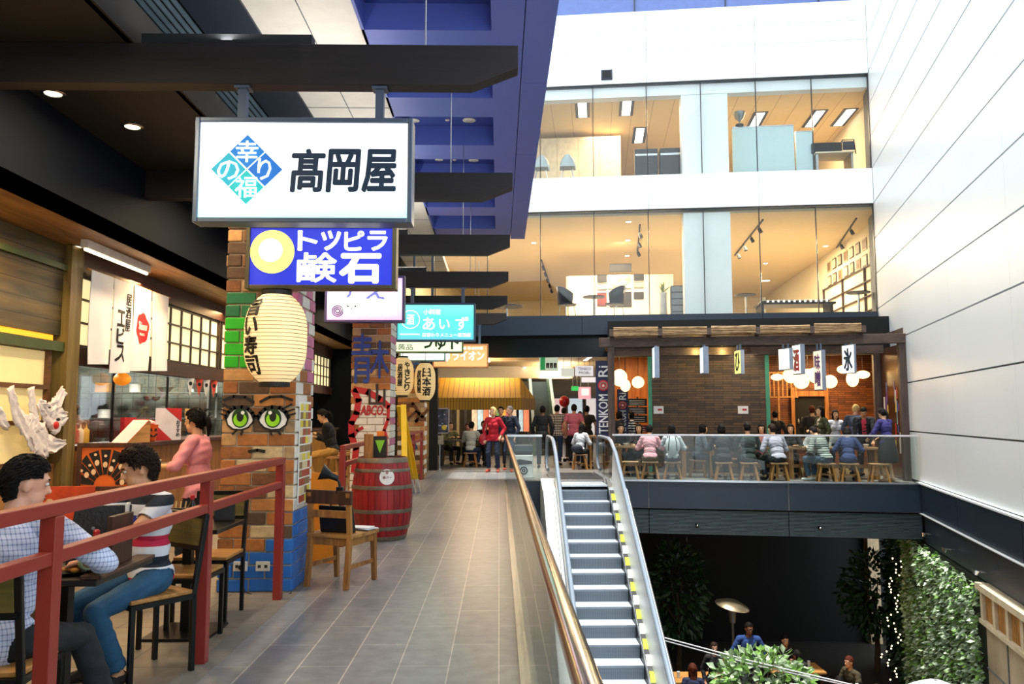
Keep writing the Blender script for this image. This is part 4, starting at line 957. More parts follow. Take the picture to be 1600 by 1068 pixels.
t = T('condiment_box', 'open wooden box of condiments on the table by the brick pillar', 'box', (-2.27, 5.66, TZ))
f = MB(); f.box2(-.12, .12, -.06, .06, 0, .012)
for a in ((-.12, .12, -.06, -.05), (-.12, .12, .05, .06), (-.12, -.11, -.05, .05), (.11, .12, -.05, .05)): f.box2(*a, .012, .085)
f.build('box', m_oakx, t)
f = MB()
for k in range(6): f.cyl((-.08 + .03 * k, -.0, .014), (-.085 + .034 * k, .02, .16), .005, n=6)
f.build('chopstick_bundle', M('bamboo_pale', '#d9b878', .6), t); tag(t.children[-1], kind='stuff')
t = T('napkin_holder', 'black napkin holder with white napkins on the table by the pillar', 'napkin holder', (-1.99, 5.9, TZ), .3)
f = MB(); f.box2(-.07, .07, -.05, -.04, 0, .15); f.box2(-.07, .07, .04, .05, 0, .15); f.box2(-.07, .07, -.05, .05, 0, .01); f.build('holder', ink_black, t)
f = MB(); f.box2(-.062, .062, -.036, .036, .011, .13); f.build('napkins', M('napkin_white', '#dcdcd8', .8), t)
lathe_thing('white_dish', 'white oval dish on the light wooden table by the left wall', 'dish', (-3.22, 5.86, TZ), [('dish', M('porcelain', '#e6e6e0', .2), [(.05, 0), (.11, .02), (.115, .03), (.1, .024), (0, .01)])])
t = T('orange_menu_card', 'orange and black printed card standing on the light wooden table', 'card', (-3.05, 5.72, TZ), .1)
f = MB(); f.box2(-.20, .20, -.006, .006, 0, .26); f.build('card', M('card_red_orange', '#d8481c', .6, var=.5, scale=9), t)
f = MB(); 
for k in range(7): disc(f, random.uniform(-.15, .15), random.uniform(.05, .22), random.uniform(.015, .035), -.012, -.006, 6)
f.build('card_print', M('card_cream', '#e8c48a', .6), t); tag(t.children[-1], kind='stuff')
# framed fan picture
t = T('framed_picture', 'framed orange and black fan picture standing on a wooden table', 'picture', (at(165, 735, 7.55).x, 7.55, .801), .05)
f = MB(); W_, H_ = .52, .44
for a in ((-W_ / 2, W_ / 2, 0, .04), (-W_ / 2, W_ / 2, H_ - .04, H_)): f.box2(a[0], a[1], -.02, .02, a[2], a[3])
for x in (-W_ / 2, W_ / 2 - .04): f.box2(x, x + .04, -.02, .02, .04, H_ - .04)
f.build('frame', m_dwood, t, bevel=.003)
f = MB(); f.box2(-W_ / 2 + .03, W_ / 2 - .03, -.004, .01, .03, H_ - .03); f.build('canvas', M('canvas_orange', '#d9641f', .7), t)
f = MB(); cx_, cz_ = 0, .05
for k in range(9):
    a0 = math.pi * (k + .1) / 9; a1 = math.pi * (k + .9) / 9; r0, r1 = .10, .33
    cl = lambda p: (max(-.215, min(.215, p[0])), max(.045, min(.39, p[1])))
    f.prism([cl((cx_ + r * math.cos(a), cz_ + r * math.sin(a))) for r, a in ((r0, a0), (r1, a0), (r1, a1), (r0, a1))], -.010, -.004, 'xz')
fixn(f.build('fan_print', ink_black, t))
f = MB()
for k in range(9):
    a = math.pi * (k + .5) / 9; r = .16 + .03 * (k % 3)
    if abs(r * math.cos(a)) < .19: disc(f, cx_ + r * math.cos(a), cz_ + r * math.sin(a), .022, -.014, -.010, 7, 1.3); disc(f, cx_ + (r + .08) * math.cos(a) * .9, cz_ + (r + .08) * math.sin(a), .014, -.014, -.010, 6)
fixn(f.build('fan_motif', M('canvas_cream', '#eac79a', .7), t))

# ================================================================= SHOP FRONT
SX = -4.6
m_plank = WOOD('shop_plank', '#2b2a12', '#5c4a22', .5, .5, 'y', planks=.165, plank_axis='z')
m_post = WOOD('shop_post', '#54401c', '#7d6a34', .5, .6, 'z')
m_lint = WOOD('shop_lintel', '#2a120c', '#44201a', .5, .6, 'y')
f = MB(); f.box2(SX - .12, SX - .02, 1.0, 8.42, 2.33, 3.30); struct(f.build('wall_shop_planks', m_plank))
f = MB(); f.box2(SX - .13, SX + .03, 1.0, 8.42, 2.16, 2.26); f.box2(SX - .10, SX + .02, 1.0, 8.42, 3.02, 3.08); struct(f.build('trim_green_beam', M('green_beam', '#3c4a1e', .5, var=.3, scale=5)))
f = MB(); f.box2(SX - .10, SX - .03, 1.0, 8.30, 2.262, 2.325); struct(f.build('trim_cove_light', EMIT('cove_orange', '#ff9a1c', .9)))
area_light('cove_light', (SX + .04, 5.5, 2.36), .05, 14, (1, .5, .12), (.35, 0, 1), 5.5)
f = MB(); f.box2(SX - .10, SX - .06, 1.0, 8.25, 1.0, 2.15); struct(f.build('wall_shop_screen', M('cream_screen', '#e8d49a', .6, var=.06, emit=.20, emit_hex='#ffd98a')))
f = MB(); f.box2(SX - .12, SX - .02, 1.0, 8.42, 0, 1.0); f.mat(1)
for z in (1.40, 1.76, 1.0): f.box2(SX - .06, SX - .01, 1.0, 8.25, z, z + .045)
for y in (2.4, 4.4, 6.4, 8.22): f.box2(SX - .07, SX - .02, y, y + .06, 1.0, 2.16)
struct(f.build('wall_shop_dado', [m_oak, WOOD('screen_bar', '#4a2c14', '#6b4420', .5, 1, 'y')]))
f = MB(); f.box2(SX - .16, SX + .06, 8.42, 8.66, 0, 3.30); struct(f.build('trim_shop_post', m_post))
f = MB(); f.box2(SX - .12, SX + .02, 8.66, 21.9, 2.05, 2.24); f.box2(SX - .12, SX + .02, 8.66, 21.9, 3.04, 3.30); struct(f.build('trim_shop_lintel', m_lint))
# lit shoji band
t = None
m_shoji = M('shoji_paper', '#f7edc4', .6, var=.03, emit=.50, emit_hex='#ffeeb4')
m_shfr = WOOD('shoji_lattice', '#1c140e', '#33231a', .5, 1, 'z')
bays = [(8.70, 10.80, 'behind the white cloth curtains'), (10.84, 13.15, 'between the white curtains and the nearest pillar'), (13.2, 16.6, 'behind the nearest pillar'), (16.65, 21.8, 'beyond the nearest pillar, above the bar')]
for a, b, w in bays:
    t = T('shoji_screen', 'backlit paper lattice screen, ' + w, 'screen', (SX - .05, a, 2.25), 0, 'lit lattice screens', 'thing'); O = (SX - .05, a, 2.25)
    f = MB(O); f.box2(SX - .06, SX - .045, a + .02, b - .02, 2.25, 3.03); f.build('paper', m_shoji, t)
    f = MB(O); n = max(2, round((b - a) / .36))
    for i in range(n + 1): y = a + (b - a) * i / n; f.box2(SX - .045, SX - .02, y - .014, y + .014, 2.25, 3.03)
    for z in (2.25, 2.505, 2.765, 3.01): f.box2(SX - .045, SX - .015, a, b, z, z + .022)
    f.build('lattice', m_shfr, t)
    f = MB(O); f.box2(SX - .05, SX + .0, a, a + .05, 2.245, 3.035); f.box2(SX - .05, SX + .0, b - .05, b, 2.245, 3.035); f.build('frame', m_shfr, t)
# noren: four hanging cloth panels on a rod
t = T('noren_curtain', 'white cloth shop curtain in four panels with black characters and a red seal', 'curtain', (SX + .10, 8.75, 3.08)); O = (SX + .10, 8.75, 3.08)
f = MB(O); f.cyl((SX + .10, 8.66, 3.09), (SX + .10, 10.85, 3.09), .014, n=10); f.build('rod', m_oak, t)
m_cloth = M('noren_cloth', '#e3e2e2', .9, var=.04)
ya, yb = at(124, 480, 9).y, 0
NY0, NY1 = 8.72, 10.78; hem = [2.05, 1.98, 2.03, 2.06]
def cloth_x(y, z): return SX + .10 + .022 * math.sin(y * 15 + z * 2) * (3.09 - z) + .02
for k in range(4):
    a = NY0 + (NY1 - NY0) * k / 4 + .008; b = NY0 + (NY1 - NY0) * (k + 1) / 4 - .008 - (.02 if k in (1, 2) else 0); f = MB(O); nu, nv = 8, 10
    vs = []
    for s_ in (0, .006):
        for j in range(nv + 1):
            for i in range(nu + 1):
                v = j / nv; y = a + (b - a) * i / nu + .03 * v * math.sin(k * 2.1); z = 3.09 - v * (3.09 - hem[k] - .03 * (i / nu)); vs.append((cloth_x(y, z) - s_, y, z))
    N_ = (nu + 1) * (nv + 1); fs = []
    for j in range(nv):
        for i in range(nu):
            q = j * (nu + 1) + i; fs += [(q, q + nu + 1, q + nu + 2, q + 1), (N_ + q, N_ + q + 1, N_ + q + nu + 2, N_ + q + nu + 1)]
    f.add(vs, fs); f.build('cloth_panel', m_cloth, t, smooth=60)
def noren_place(x, y, z):   # x runs along +Y of the shop front
    return (cloth_x(x, z) + (.004 if y > -.001 else .008), x, z)
f = MB(O)
py = NY0 + (NY1 - NY0) * .25
put_text(f, 'エビス', py + .10, 2.12, .20, .62, .02, .004, place=noren_place, vertical=True); put_text(f, '居酒屋', py + .33, 2.50, .12, .46, 0, .004, place=noren_place, vertical=True)
f.build('lettering', ink_black, t)
f = MB(O); py = NY0 + (NY1 - NY0) * .5
def seal(r0, n=28): return [noren_place(py + .25 + (r0 + .012 * math.sin(6 * a)) * math.cos(a), 0, 2.58 + 1.1 * (r0 + .012 * math.sin(6 * a)) * math.sin(a)) for a in (2 * math.pi * i / n for i in range(n))]
vs = [noren_place(py + .25, 0, 2.58)] + seal(.175); f.add([(v[0] + .002, v[1], v[2]) for v in vs], [(0, 1 + i, 1 + (i + 1) % 28) for i in range(28)])
f.build('red_seal', M('seal_red', '#b3151f', .7), t)
f = MB(O); put_text(f, 'Shinsu', py + .12, 2.56, .25, .10, .02, .004, place=lambda x, y, z: tuple(a + b for a, b in zip(noren_place(x, y, z), (.004, 0, 0))), shear=.2); put_text(f, 'IZAKAYA', py + .17, 2.49, .16, .03, .01, .004, place=lambda x, y, z: tuple(a + b for a, b in zip(noren_place(x, y, z), (.004, 0, 0)))); f.build('seal_lettering', M('cloth_white_ink', '#e8e6e4', .8), t)
# kitchen behind
f = MB(); f.box2(-8.0, -7.9, 8.4, 21.9, 0, 3.3); struct(f.build('wall_kitchen_back', M('kitchen_steel_wall', '#5c5f58', .4, .3, var=.25, scale=2)))
f = MB(); f.box2(-7.9, SX - .2, 8.3, 8.42, 0, 3.3); struct(f.build('wall_kitchen_side', m_dark))
f = MB(); f.box2(-7.9, SX - .25, 14.5, 14.6, 0, 3.3); struct(f.build('wall_kitchen_partition', BRICKTEX('kitchen_tile', '#7d857c', '#6c746c', '#4a504a', .2, .2, .006, .25, offset=0.0, swap='xzy')))
area_light('kitchen_light', (-6.0, 12.6, 3.25), .8, 130, (1, .96, .85), (0, 0.3, -1), 1.6)
area_light('kitchen_light', (-6.3, 10.5, 3.25), .8, 190, (1, .95, .82), (0, 0, -1), 3.0)
area_light('bar_light', (-5.6, 17.0, 3.2), .6, 70, WARM, (0, 0, -1), 4.0)
t = T('strip_light', 'white fluorescent strip light on the shop soffit, above the white curtains', 'light', (-4.28, 8.9, 3.255), 0, 'soffit strip lights')
f = MB(); f.box2(-.035, .035, -.75, .75, -.035, 0.05); f.build('housing', M('lamp_white', '#d8d2c4', .5), t)
f = MB(); f.cyl((0, -.72, -.05), (0, .72, -.05), .018, n=10); f.build('tube', EMIT('tube_glow', '#fff2d0', 1.5), t)
dup(t, (-4.28, 15.4, 3.255), 0, 'white strip light on the shop soffit, seen between the first two pillars')
# counter, in two units
def counter(y0, y1, label, front):
    t = T('bar_counter', label, 'counter', (-4.45, (y0 + y1) / 2, 0), 0, 'bar counters', 'thing'); O = (-4.45, (y0 + y1) / 2, 0)
    f = MB(O); f.box2(-4.95, -4.28, y0, y1, 1.12, 1.17); f.build('worktop', m_lint, t, bevel=.004)
    f = MB(O); f.box2(-4.88, -4.36, y0 + .01, y1 - .01, 0, 1.12); f.build('front', front, t)
    f = MB(O); f.box2(-4.36, -4.345, y0 + .05, y0 + .55, .72, 1.04); f.build('lamp_panel', EMIT('counter_lamp', '#ffd06a', .8), t)
    f = MB(O); f.box2(-4.345, -4.335, y0 + .04, y0 + .56, .87, .885); f.box2(-4.345, -4.335, y0 + .29, y0 + .305, .72, 1.04); f.build('lamp_lattice', m_shfr, t)
    return t
counter(8.70, 13.2, 'bar counter with a small lit panel, under the white curtains', WOOD('counter_front', '#6b3d18', '#a56a30', .5, .6, 'z'))
counter(14.65, 21.5, 'second bar counter beyond the nearest pillar', WOOD('counter_front_b', '#7a4a12', '#c08a2c', .5, .6, 'z'))
t = T('kitchen_window', 'clear glass kitchen screen above the bar counter', 'glass screen', (-4.75, 10.9, 1.171), 0, None, 'thing'); O = (-4.75, 10.9, 1.171)
for y0, y1 in ((8.7, 9.9), (9.92, 11.5), (11.52, 13.2)):
    f = MB(O); f.box2(-4.756, -4.744, y0, y1 - .02, 1.171, 2.045); f.build('pane', m_winglass, t)
    f = MB(O); f.box2(-4.765, -4.735, y1 - .02, y1, 1.171, 2.045); f.build('bar', m_blkmet, t)
# kitchen fittings
m_ss = M('stainless', '#9aa09c', .3, .9, var=.1, scale=8)
def shelf_unit(label, loc, w, h, nsh, fill):
    t = T('kitchen_shelf', label, 'shelf', loc, 0, 'kitchen shelves')
    for y in (0, w):
        for x in (0, -.4):
            f = MB(); f.box2(x - .015, x + .015, y - .015, y + .015, 0, h); f.build('upright', m_ss, t)
    for k in range(nsh):
        z = h * (k + .25) / nsh; f = MB(); f.box2(-.42, .02, -.02, w + .02, z, z + .02); f.build('shelf_board', m_ss, t)
    return t
shelf_unit('steel kitchen shelf at the back, left of the hood', (-7.3, 9.0, 0), 1.7, 2.1, 4, 0)
shelf_unit('steel kitchen shelf at the back, near the pillar', (-7.3, 11.6, 0), 1.5, 2.1, 4, 0)
rs_ = shelf_unit('steel kitchen shelf across the far end of the kitchen', (-5.0, 14.2, 0), 2.2, 2.2, 5, 0); rs_.rotation_euler = (0, 0, math.pi / 2)
rnd = random.Random(11)
shapes = [('stock_pot', [(.13, 0), (.14, .01), (.14, .2), (.15, .205), (.02, .21)], m_ss, 'steel stock pot'), ('steel_bowl', [(.06, 0), (.14, .09), (.145, .095), (.05, .06)], m_ss, 'steel bowl'), ('white_tub', [(.1, 0), (.11, .14), (.115, .145), (.02, .15)], M('tub_white', '#d8d8d0', .5), 'white plastic tub'), ('wooden_box', None, m_oakx, 'wooden box')]
wh = ['left end', 'middle', 'right end']
for u, (yb_, nm_) in enumerate(((9.0, 'left'), (11.6, 'pillar-side'))):
    for k in range(1, 4):
        for j in range(3):
            nm, prof, mt_, say = shapes[(k + j * 2 + u) % 4]; z = 2.1 * (k + .25) / 4 + .021; y = yb_ + .25 + j * .52
            f = MB()
            if prof: f.lathe(prof, 20)
            else: f.box2(-.12, .12, -.15, .15, 0, .16)
            o = f.build(nm, mt_, None, smooth=45 if prof else None, loc=(-7.5, y, z)); tag(o, f'{say} on the {nm_} kitchen shelf, {["", "second", "third", "top"][k]} board, {wh[j]}', nm.split('_')[-1], 'kitchenware on the shelves')
for k in range(5):
    for j in range(4):
        nm, prof, mt_, say = shapes[(k + j) % 4]; z = 2.2 * (k + .25) / 5 + .021; f = MB()
        if prof: f.lathe(prof, 18)
        else: f.box2(-.12, .12, -.12, .12, 0, .16)
        o = f.build(nm, mt_, None, smooth=45 if prof else None, loc=(-5.3 - j * .52, 14.0, z)); tag(o, f'{say} on the far kitchen shelf, {["lowest", "second", "third", "fourth", "top"][k]} board, {["nearest the counter", "second from the counter", "third from the counter", "farthest from the counter"][j]}', nm.split('_')[-1], 'kitchenware on the far shelf')
t = T('range_hood', 'steel extractor hood hanging over the kitchen range', 'hood', (-6.6, 10.6, 2.2)); f = MB((-6.6, 10.6, 2.2))
f.hexa([(-7.3, 9.4, 2.2), (-5.9, 9.4, 2.2), (-5.9, 11.4, 2.2), (-7.3, 11.4, 2.2), (-7.0, 9.7, 2.75), (-6.3, 9.7, 2.75), (-6.3, 11.1, 2.75), (-7.0, 11.1, 2.75)]); f.build('canopy', m_ss, t)
f = MB((-6.6, 10.6, 2.2)); f.box2(-6.9, -6.4, 10.0, 10.8, 2.75, 3.31); f.build('duct', m_ss, t)
t = T('kitchen_range', 'steel kitchen range with a pot, below the hood', 'range', (-6.3, 10.6, 0)); f = MB((-6.3, 10.6, 0)); f.box2(-6.7, -5.9, 9.5, 11.6, 0, .92); f.build('cabinet', m_ss, t, bevel=.01)
f = MB((-6.3, 10.6, 0))
for y in (9.9, 10.5, 11.1): f.cyl((-6.3, y, .92), (-6.3, y, .95), .14, n=20)
f.build('burner', m_blkmet, t); tag(t.children[-1], kind='stuff')
o = MB(); o.lathe([(.16, 0), (.17, .01), (.17, .24), (.18, .25), (.03, .27)], 24); tag(o.build('stock_pot', m_ss, None, smooth=40, loc=(-6.3, 10.5, .951)), 'large steel pot on the kitchen range', 'pot')
# things on the counter
CZ = 1.171
def squeeze(px, col, label):
    y = None; d = ray(px, 690); k = -4.88 / d.x; y = d.y * k
    return lathe_thing('squeeze_bottle', label, 'bottle', (-4.88, y, CZ), [('bottle', M('plastic' + col, col, .4), [(.034, 0), (.036, .01), (.036, .15), (.015, .175)]), ('nozzle', M('plastic' + col, col, .4), [(.012, .175), (.004, .225)])], 'sauce bottles on the bar')
squeeze(117.5, '#9c1018', 'red sauce squeeze bottle on the bar counter'); squeeze(125, '#e6d9b8', 'white sauce squeeze bottle on the bar counter'); squeeze(134, '#e0a82c', 'yellow sauce squeeze bottle on the bar counter')
def oncounter(px, X=-4.45, py=690): d = ray(px, py); k = X / d.x; return d.y * k
t = T('pumpkin_bucket', 'orange pumpkin-faced bucket full of sweets on the bar counter', 'bucket', (-4.42, oncounter(226), CZ))
f = MB(); f.lathe([(.085, 0), (.10, .01), (.125, .2), (.13, .21), (.115, .205), (.09, .03)], 24); f.build('bucket', M('bucket_orange', '#ec5c12', .4), t, smooth=40)
f = MB()
for a, z in ((-.3, .13), (.25, .13)): f.prism([(-.02 + a * .12, z), (.02 + a * .12, z), (a * .12, z + .035)], -.125, -.105, 'xz')
ringpoly(f, [(-.05, .09), (-.02, .065), (.02, .065), (.05, .09)], .014, -.122, -.10, False); fixn(f.build('pumpkin_face', ink_black, t)); t.rotation_euler = (0, 0, math.radians(60))
f = MB()
for k in range(14): f.ell((random.uniform(-.08, .08), random.uniform(-.08, .08), random.uniform(.19, .25)), (.035, .03, .025), 7, 5)
f.build('wrapped_sweets', M('sweet_pink', '#eab6b8', .5, var=.5, scale=12), t); tag(t.children[-1], kind='stuff')
t = T('wooden_display', 'slanted wooden display stand beside the pumpkin bucket', 'stand', (-4.42, oncounter(200), CZ), math.radians(70))
f = MB(); f.prism([(-.16, 0), (.18, 0), (.18, .26), (.15, .26)], -.12, .12, 'xz'); fixn(f.build('wedge', m_oakx, t)); f = MB(); f.bar((-.17, -.0, .0), (.155, 0, .265), .24, .012); f.build('slope', M('slope_orange', '#c86a1c', .5), t)
for k, (px, w, h, c_) in enumerate(((197, .24, .30, '#a8181c'), (217, .24, .28, '#b8301a'), (236, .2, .26, '#a01c1c'))):
    y = oncounter(px, -4.68); t = T('gift_box', ['red patterned box stood behind the wooden display', 'red and gold patterned box in the middle of the row', 'red patterned box nearest the red and white banner'][k], 'box', (-4.66, y, CZ), math.radians(80), 'patterned boxes on the bar'); f = MB(); f.box2(-w / 2, w / 2, -.03, .03, 0, h); f.build('box', M('box' + c_, c_, .5, var=.5, scale=14), t)
    f = MB()
    for q in range(5): disc(f, random.uniform(-.08, .08), random.uniform(.05, h - .05), .02, -.034, -.03, 8)
    f.build('box_print', M('print_gold', '#d8a43a', .5), t); tag(t.children[-1], kind='stuff')
y = oncounter(262, -4.36); t = T('table_banner', 'red and white diagonal paper banner standing on the bar counter', 'banner', (-4.36, y, CZ), math.radians(62))
f = MB(); f.box2(-.2, .2, -.006, .006, 0, .42); f.build('sheet', M('banner_grey', '#cfc6c6', .7), t)
f = MB(); f.prism([(-.2, 0), (.06, 0), (-.2, .2)], -.01, -.006, 'xz'); f.prism([(-.06, .42), (.2, .42), (.2, .24)], -.01, -.006, 'xz'); fixn(f.build('red_corner', M('banner_red', '#b01c1c', .7), t))
f = MB(); put_text(f, 'おすすめ', .12, .04, .06, .22, .02, .004, y=-.007, vertical=True); f.build('banner_lettering', ink_black, t)
y = oncounter(290, -4.55); t = T('potted_plant', 'dark green leafy plant in a pot on the bar counter behind the waitress', 'plant', (-4.38, y, CZ)); f = MB(); f.lathe([(.06, 0), (.09, .14), (.1, .145), (.08, .13)], 18); f.build('pot', m_dwood, t, smooth=40)
f = MB()
for k in range(70):
    a, b_, r_ = random.uniform(0, 6.28), random.uniform(-.3, 1.3), random.uniform(.05, .18); p = Vector((r_ * math.cos(a) * math.cos(b_), r_ * math.sin(a) * math.cos(b_), .22 + r_ * math.sin(b_) * 1.3)); d = Vector((math.cos(a), math.sin(a), random.uniform(-.5, .6))).normalized(); s_ = d.cross(Vector((0, 0, 1))).normalized() * .03
    f.add([p, p + d * .05 + s_, p + d * .11, p + d * .05 - s_], [(0, 1, 2, 3)])
f.build('foliage', M('dark_leaf', '#14300f', .5, var=.4), t); tag(t.children[-1], kind='stuff')
# hanging deco: pennants, ladles
for k, px in enumerate((297, 311, 322, 334)):
    y = oncounter(px, -4.6, 610); t = T('paper_pennant', ['first', 'second', 'third', 'fourth'][k] + ' small printed pennant from the left, hanging under the lit lattice before the pillar', 'pennant', (-4.60, y, 2.047), math.radians(60), 'pennants under the lattice')
    f = MB(); f.prism([(-.07, 0), (.07, 0), (0, -.26)], -.003, .003, 'xz'); fixn(f.build('pennant', M('pennant' + str(k % 2), ['#d8d4cc', '#c8442c'][k % 2], .7), t)); f = MB(); disc(f, 0, -.08, .03, -.006, -.003, 12); f.build('pennant_print', ink_black, t)
for k, px in enumerate((229, 241)):
    y = oncounter(px, -4.68, 610); t = T('ladle', ['left', 'right'][k] + ' one of two steel ladles hanging in the kitchen opening', 'ladle', (-4.66, y, 2.047), 0, 'hanging ladles')
    f = MB(); f.cyl((0, 0, 0), (0, 0, -.28), .006, n=6); f.build('handle', m_ss, t); f = MB(); f.lathe([(.01, -.36), (.05, -.335), (.062, -.30), (.055, -.30), (.01, -.345)], 16); f.build('bowl', m_ss, t, smooth=40)
y = oncounter(191, -4.62, 590); t = T('pumpkin_lantern', 'small glowing orange pumpkin decoration hanging in the kitchen opening', 'decoration', (-4.62, y, 2.047)); f = MB(); f.cyl((0, 0, 0), (0, 0, -.03), .004, n=6); f.build('string', ink_black, t); f = MB(); f.ell((0, 0, -.11), (.1, .1, .08)); f.build('pumpkin', M('pumpkin_glow', '#f08a1c', .5, emit=.5), t, smooth=60)
# gauze ghosts on the screen
t = T('gauze_ghost', 'torn white gauze ghost decoration with a red mouth, hung on the cream screen', 'decoration', (SX + .04, 7.9, 1.5), 0, None, 'thing'); O = (SX + .04, 7.9, 1.5)
m_gauze = M('gauze', '#ded8d4', .9, var=.15, scale=20, bump=.6)
def G(px, py): q = atx(px, py, SX + .05); return q
def rag(pts, ws, f):
    P = [G(*p) for p in pts]; vs = []; m_ = len(P); sub = 6; L = []
    for i in range(m_ - 1):
        for s_ in range(sub): L.append((P[i].lerp(P[i + 1], s_ / sub), ws[i] + (ws[i + 1] - ws[i]) * s_ / sub))
    L.append((P[-1], ws[-1]))
    for i, (p, w) in enumerate(L):
        d = (L[min(i + 1, len(L) - 1)][0] - L[max(i - 1, 0)][0]); n_ = Vector((0, -d.z, d.y)); n_.normalize()
        for k in range(7):
            u = k / 3 - 1; vs.append(p + n_ * (u * w * 1.45 * (1 + random.uniform(-.22, .22))) + Vector((.035 + .014 * math.cos(k * 2.2 + i * .35) + random.uniform(-.002, .002), 0, 0)))
    nL = len(L); fs = [(i * 7 + k, (i + 1) * 7 + k, (i + 1) * 7 + k + 1, i * 7 + k + 1) for i in range(nL - 1) for k in range(6)]
    f.add(vs, fs)
def addrag(f, nm):
    o = f.build(nm, m_gauze, t, smooth=70); s_ = o.modifiers.new('thick', 'SOLIDIFY'); s_.thickness = .008; return o
f = MB(O); rag([(10, 605), (18, 635), (30, 660), (45, 672), (60, 690), (68, 714)], [.03, .04, .06, .10, .12, .02], f); rag([(45, 672), (58, 688), (78, 698), (97, 690)], [.04, .08, .06, .01], f); addrag(f, 'gauze_body')
f = MB(O); rag([(43, 605), (46, 630), (50, 650), (44, 672)], [.03, .035, .04, .05], f); rag([(95, 608), (86, 628), (72, 640), (60, 634)], [.04, .05, .05, .02], f); addrag(f, 'gauze_arm')
f = MB(O); rag([(55, 628), (70, 645), (82, 655), (100, 648)], [.03, .07, .09, .02], f); rag([(82, 655), (84, 668), (76, 672)], [.07, .06, .02], f); addrag(f, 'gauze_head')
f = MB(O); q = G(74, 664); f.ell((q.x + .09, q.y, q.z), (.012, .05, .04)); f.build('red_mouth', M('mouth_red', '#c01414', .5), t, smooth=60)
f = MB(O); q = G(77, 655); f.ell((q.x + .09, q.y, q.z), (.012, .035, .016)); q = G(65, 636); f.ell((q.x + .08, q.y, q.z), (.01, .02, .01)); f.build('ghost_eye', ink_black, t, smooth=60)
f = MB(O); rag([(-20, 640), (-4, 652), (8, 668)], [.05, .06, .02], f); addrag(f, 'gauze_tail')
# bar stools, fittings of the far bar
for k, y in enumerate((15.0, 16.1, 17.2)):
    t = T('bar_stool', ['bar stool under the person with folded arms at the far bar', 'bar stool second along the far bar', 'bar stool third along the far bar'][k], 'stool', (-3.1, y, 0), 0, 'stools at the far bar')
    f = MB(); f.cyl((0, 0, .70), (0, 0, .75), .17, n=20); f.build('seat', m_oakx, t, bevel=.004)
    for a in range(4):
        c_, s_ = math.cos(a * math.pi / 2 + .78), math.sin(a * math.pi / 2 + .78); f = MB(); f.cyl((.2 * c_, .2 * s_, 0), (.12 * c_, .12 * s_, .70), .016, n=8); f.build('leg', m_oak, t)
    f = MB(); f.tube([(.165 * math.cos(a), .165 * math.sin(a), .28) for a in np.linspace(0, 2 * math.pi, 17)[:-1]], .01, 6, closed=True); f.build('foot_ring', m_blkmet, t)
t = shelf_unit('back-bar shelf with boxes, seen beside the nearest pillar', (-6.2, 15.2, 0), 4.5, 2.1, 5, 0)
for k in range(12):
    f = MB(); w = .1 + .02 * (k % 3); f.lathe([(.05, 0), (.052, .2), (.02, .26), (.018, .32)], 12) if k % 2 else f.box2(-.1, .1, -w, w, 0, .25)
    o = f.build('sake_bottle' if k % 2 else 'crate', M('barstuff%d' % (k % 4), ['#a8542a', '#2c4a2a', '#d8c49a', '#5a2418'][k % 4], .4), None, loc=(-6.35, 15.4 + (k % 6) * .75, 2.1 * (2.25 + (k // 6)) / 5 + .021))
    tag(o, f'{"sake bottle" if k % 2 else "small crate"} on the {"upper" if k // 6 else "lower"} back-bar shelf board, {["first", "second", "third", "fourth", "fifth", "sixth"][k % 6]} from the near end', 'bottle' if k % 2 else 'crate', 'bottles and crates at the back bar')
t = T('yellow_menu_board', 'yellow menu board on the far bar counter front', 'board', (-4.30, 15.2, .2), 0); f = MB(); f.box2(0, .02, -.9, .9, .1, .8); f.build('board', M('board_yellow', '#e0b020', .6, var=.3, scale=3), t)
f = MB()
for z in (.65, .5, .35, .2): f.box2(.02, .024, -.75, .7, z, z + .06)
f.build('board_lettering', M('ink_brown', '#4a1c0a', .6), t); tag(t.children[-1], kind='stuff')
# ceiling downlights of the dining strip
for k, (px, py) in enumerate(((207, 197), (83, 145))):
    q = atz(px, py, 4.2); t = T('downlight', ['round chrome downlight in the dark ceiling, left of the white sign', 'small chrome downlight in the dark ceiling, nearest the camera'][k], 'light', (q.x, q.y, 4.199), 0, 'downlights in the dark ceiling')
    f = MB(); f.lathe([(.075, -.012), (.10, -.004), (.10, 0), (.07, 0)], 28, cap=False); f.build('rim', m_steel, t, smooth=40); f = MB(); f.cyl((0, 0, -.008), (0, 0, -.001), .068, n=24); f.build('lens', EMIT('downlight_glow', '#ffedc4', 2.0 ), t)
for k, (px, py, n_) in enumerate(((119, 384, 'shop soffit, above the plank wall'), (333, 476, 'shop soffit, beside the nearest pillar'))):
    q = atz(px, py, 3.31); t = T('downlight', 'round downlight in the ' + n_, 'light', (q.x, q.y, 3.309), 0, 'downlights in the shop soffit')
    f = MB(); f.lathe([(.065, -.012), (.09, -.004), (.09, 0), (.06, 0)], 28, cap=False); f.build('rim', m_steel, t, smooth=40); f = MB(); f.cyl((0, 0, -.008), (0, 0, -.001), .06, n=24); f.build('lens', EMIT('downlight_glow', '#ffedc4', 2.0), t)
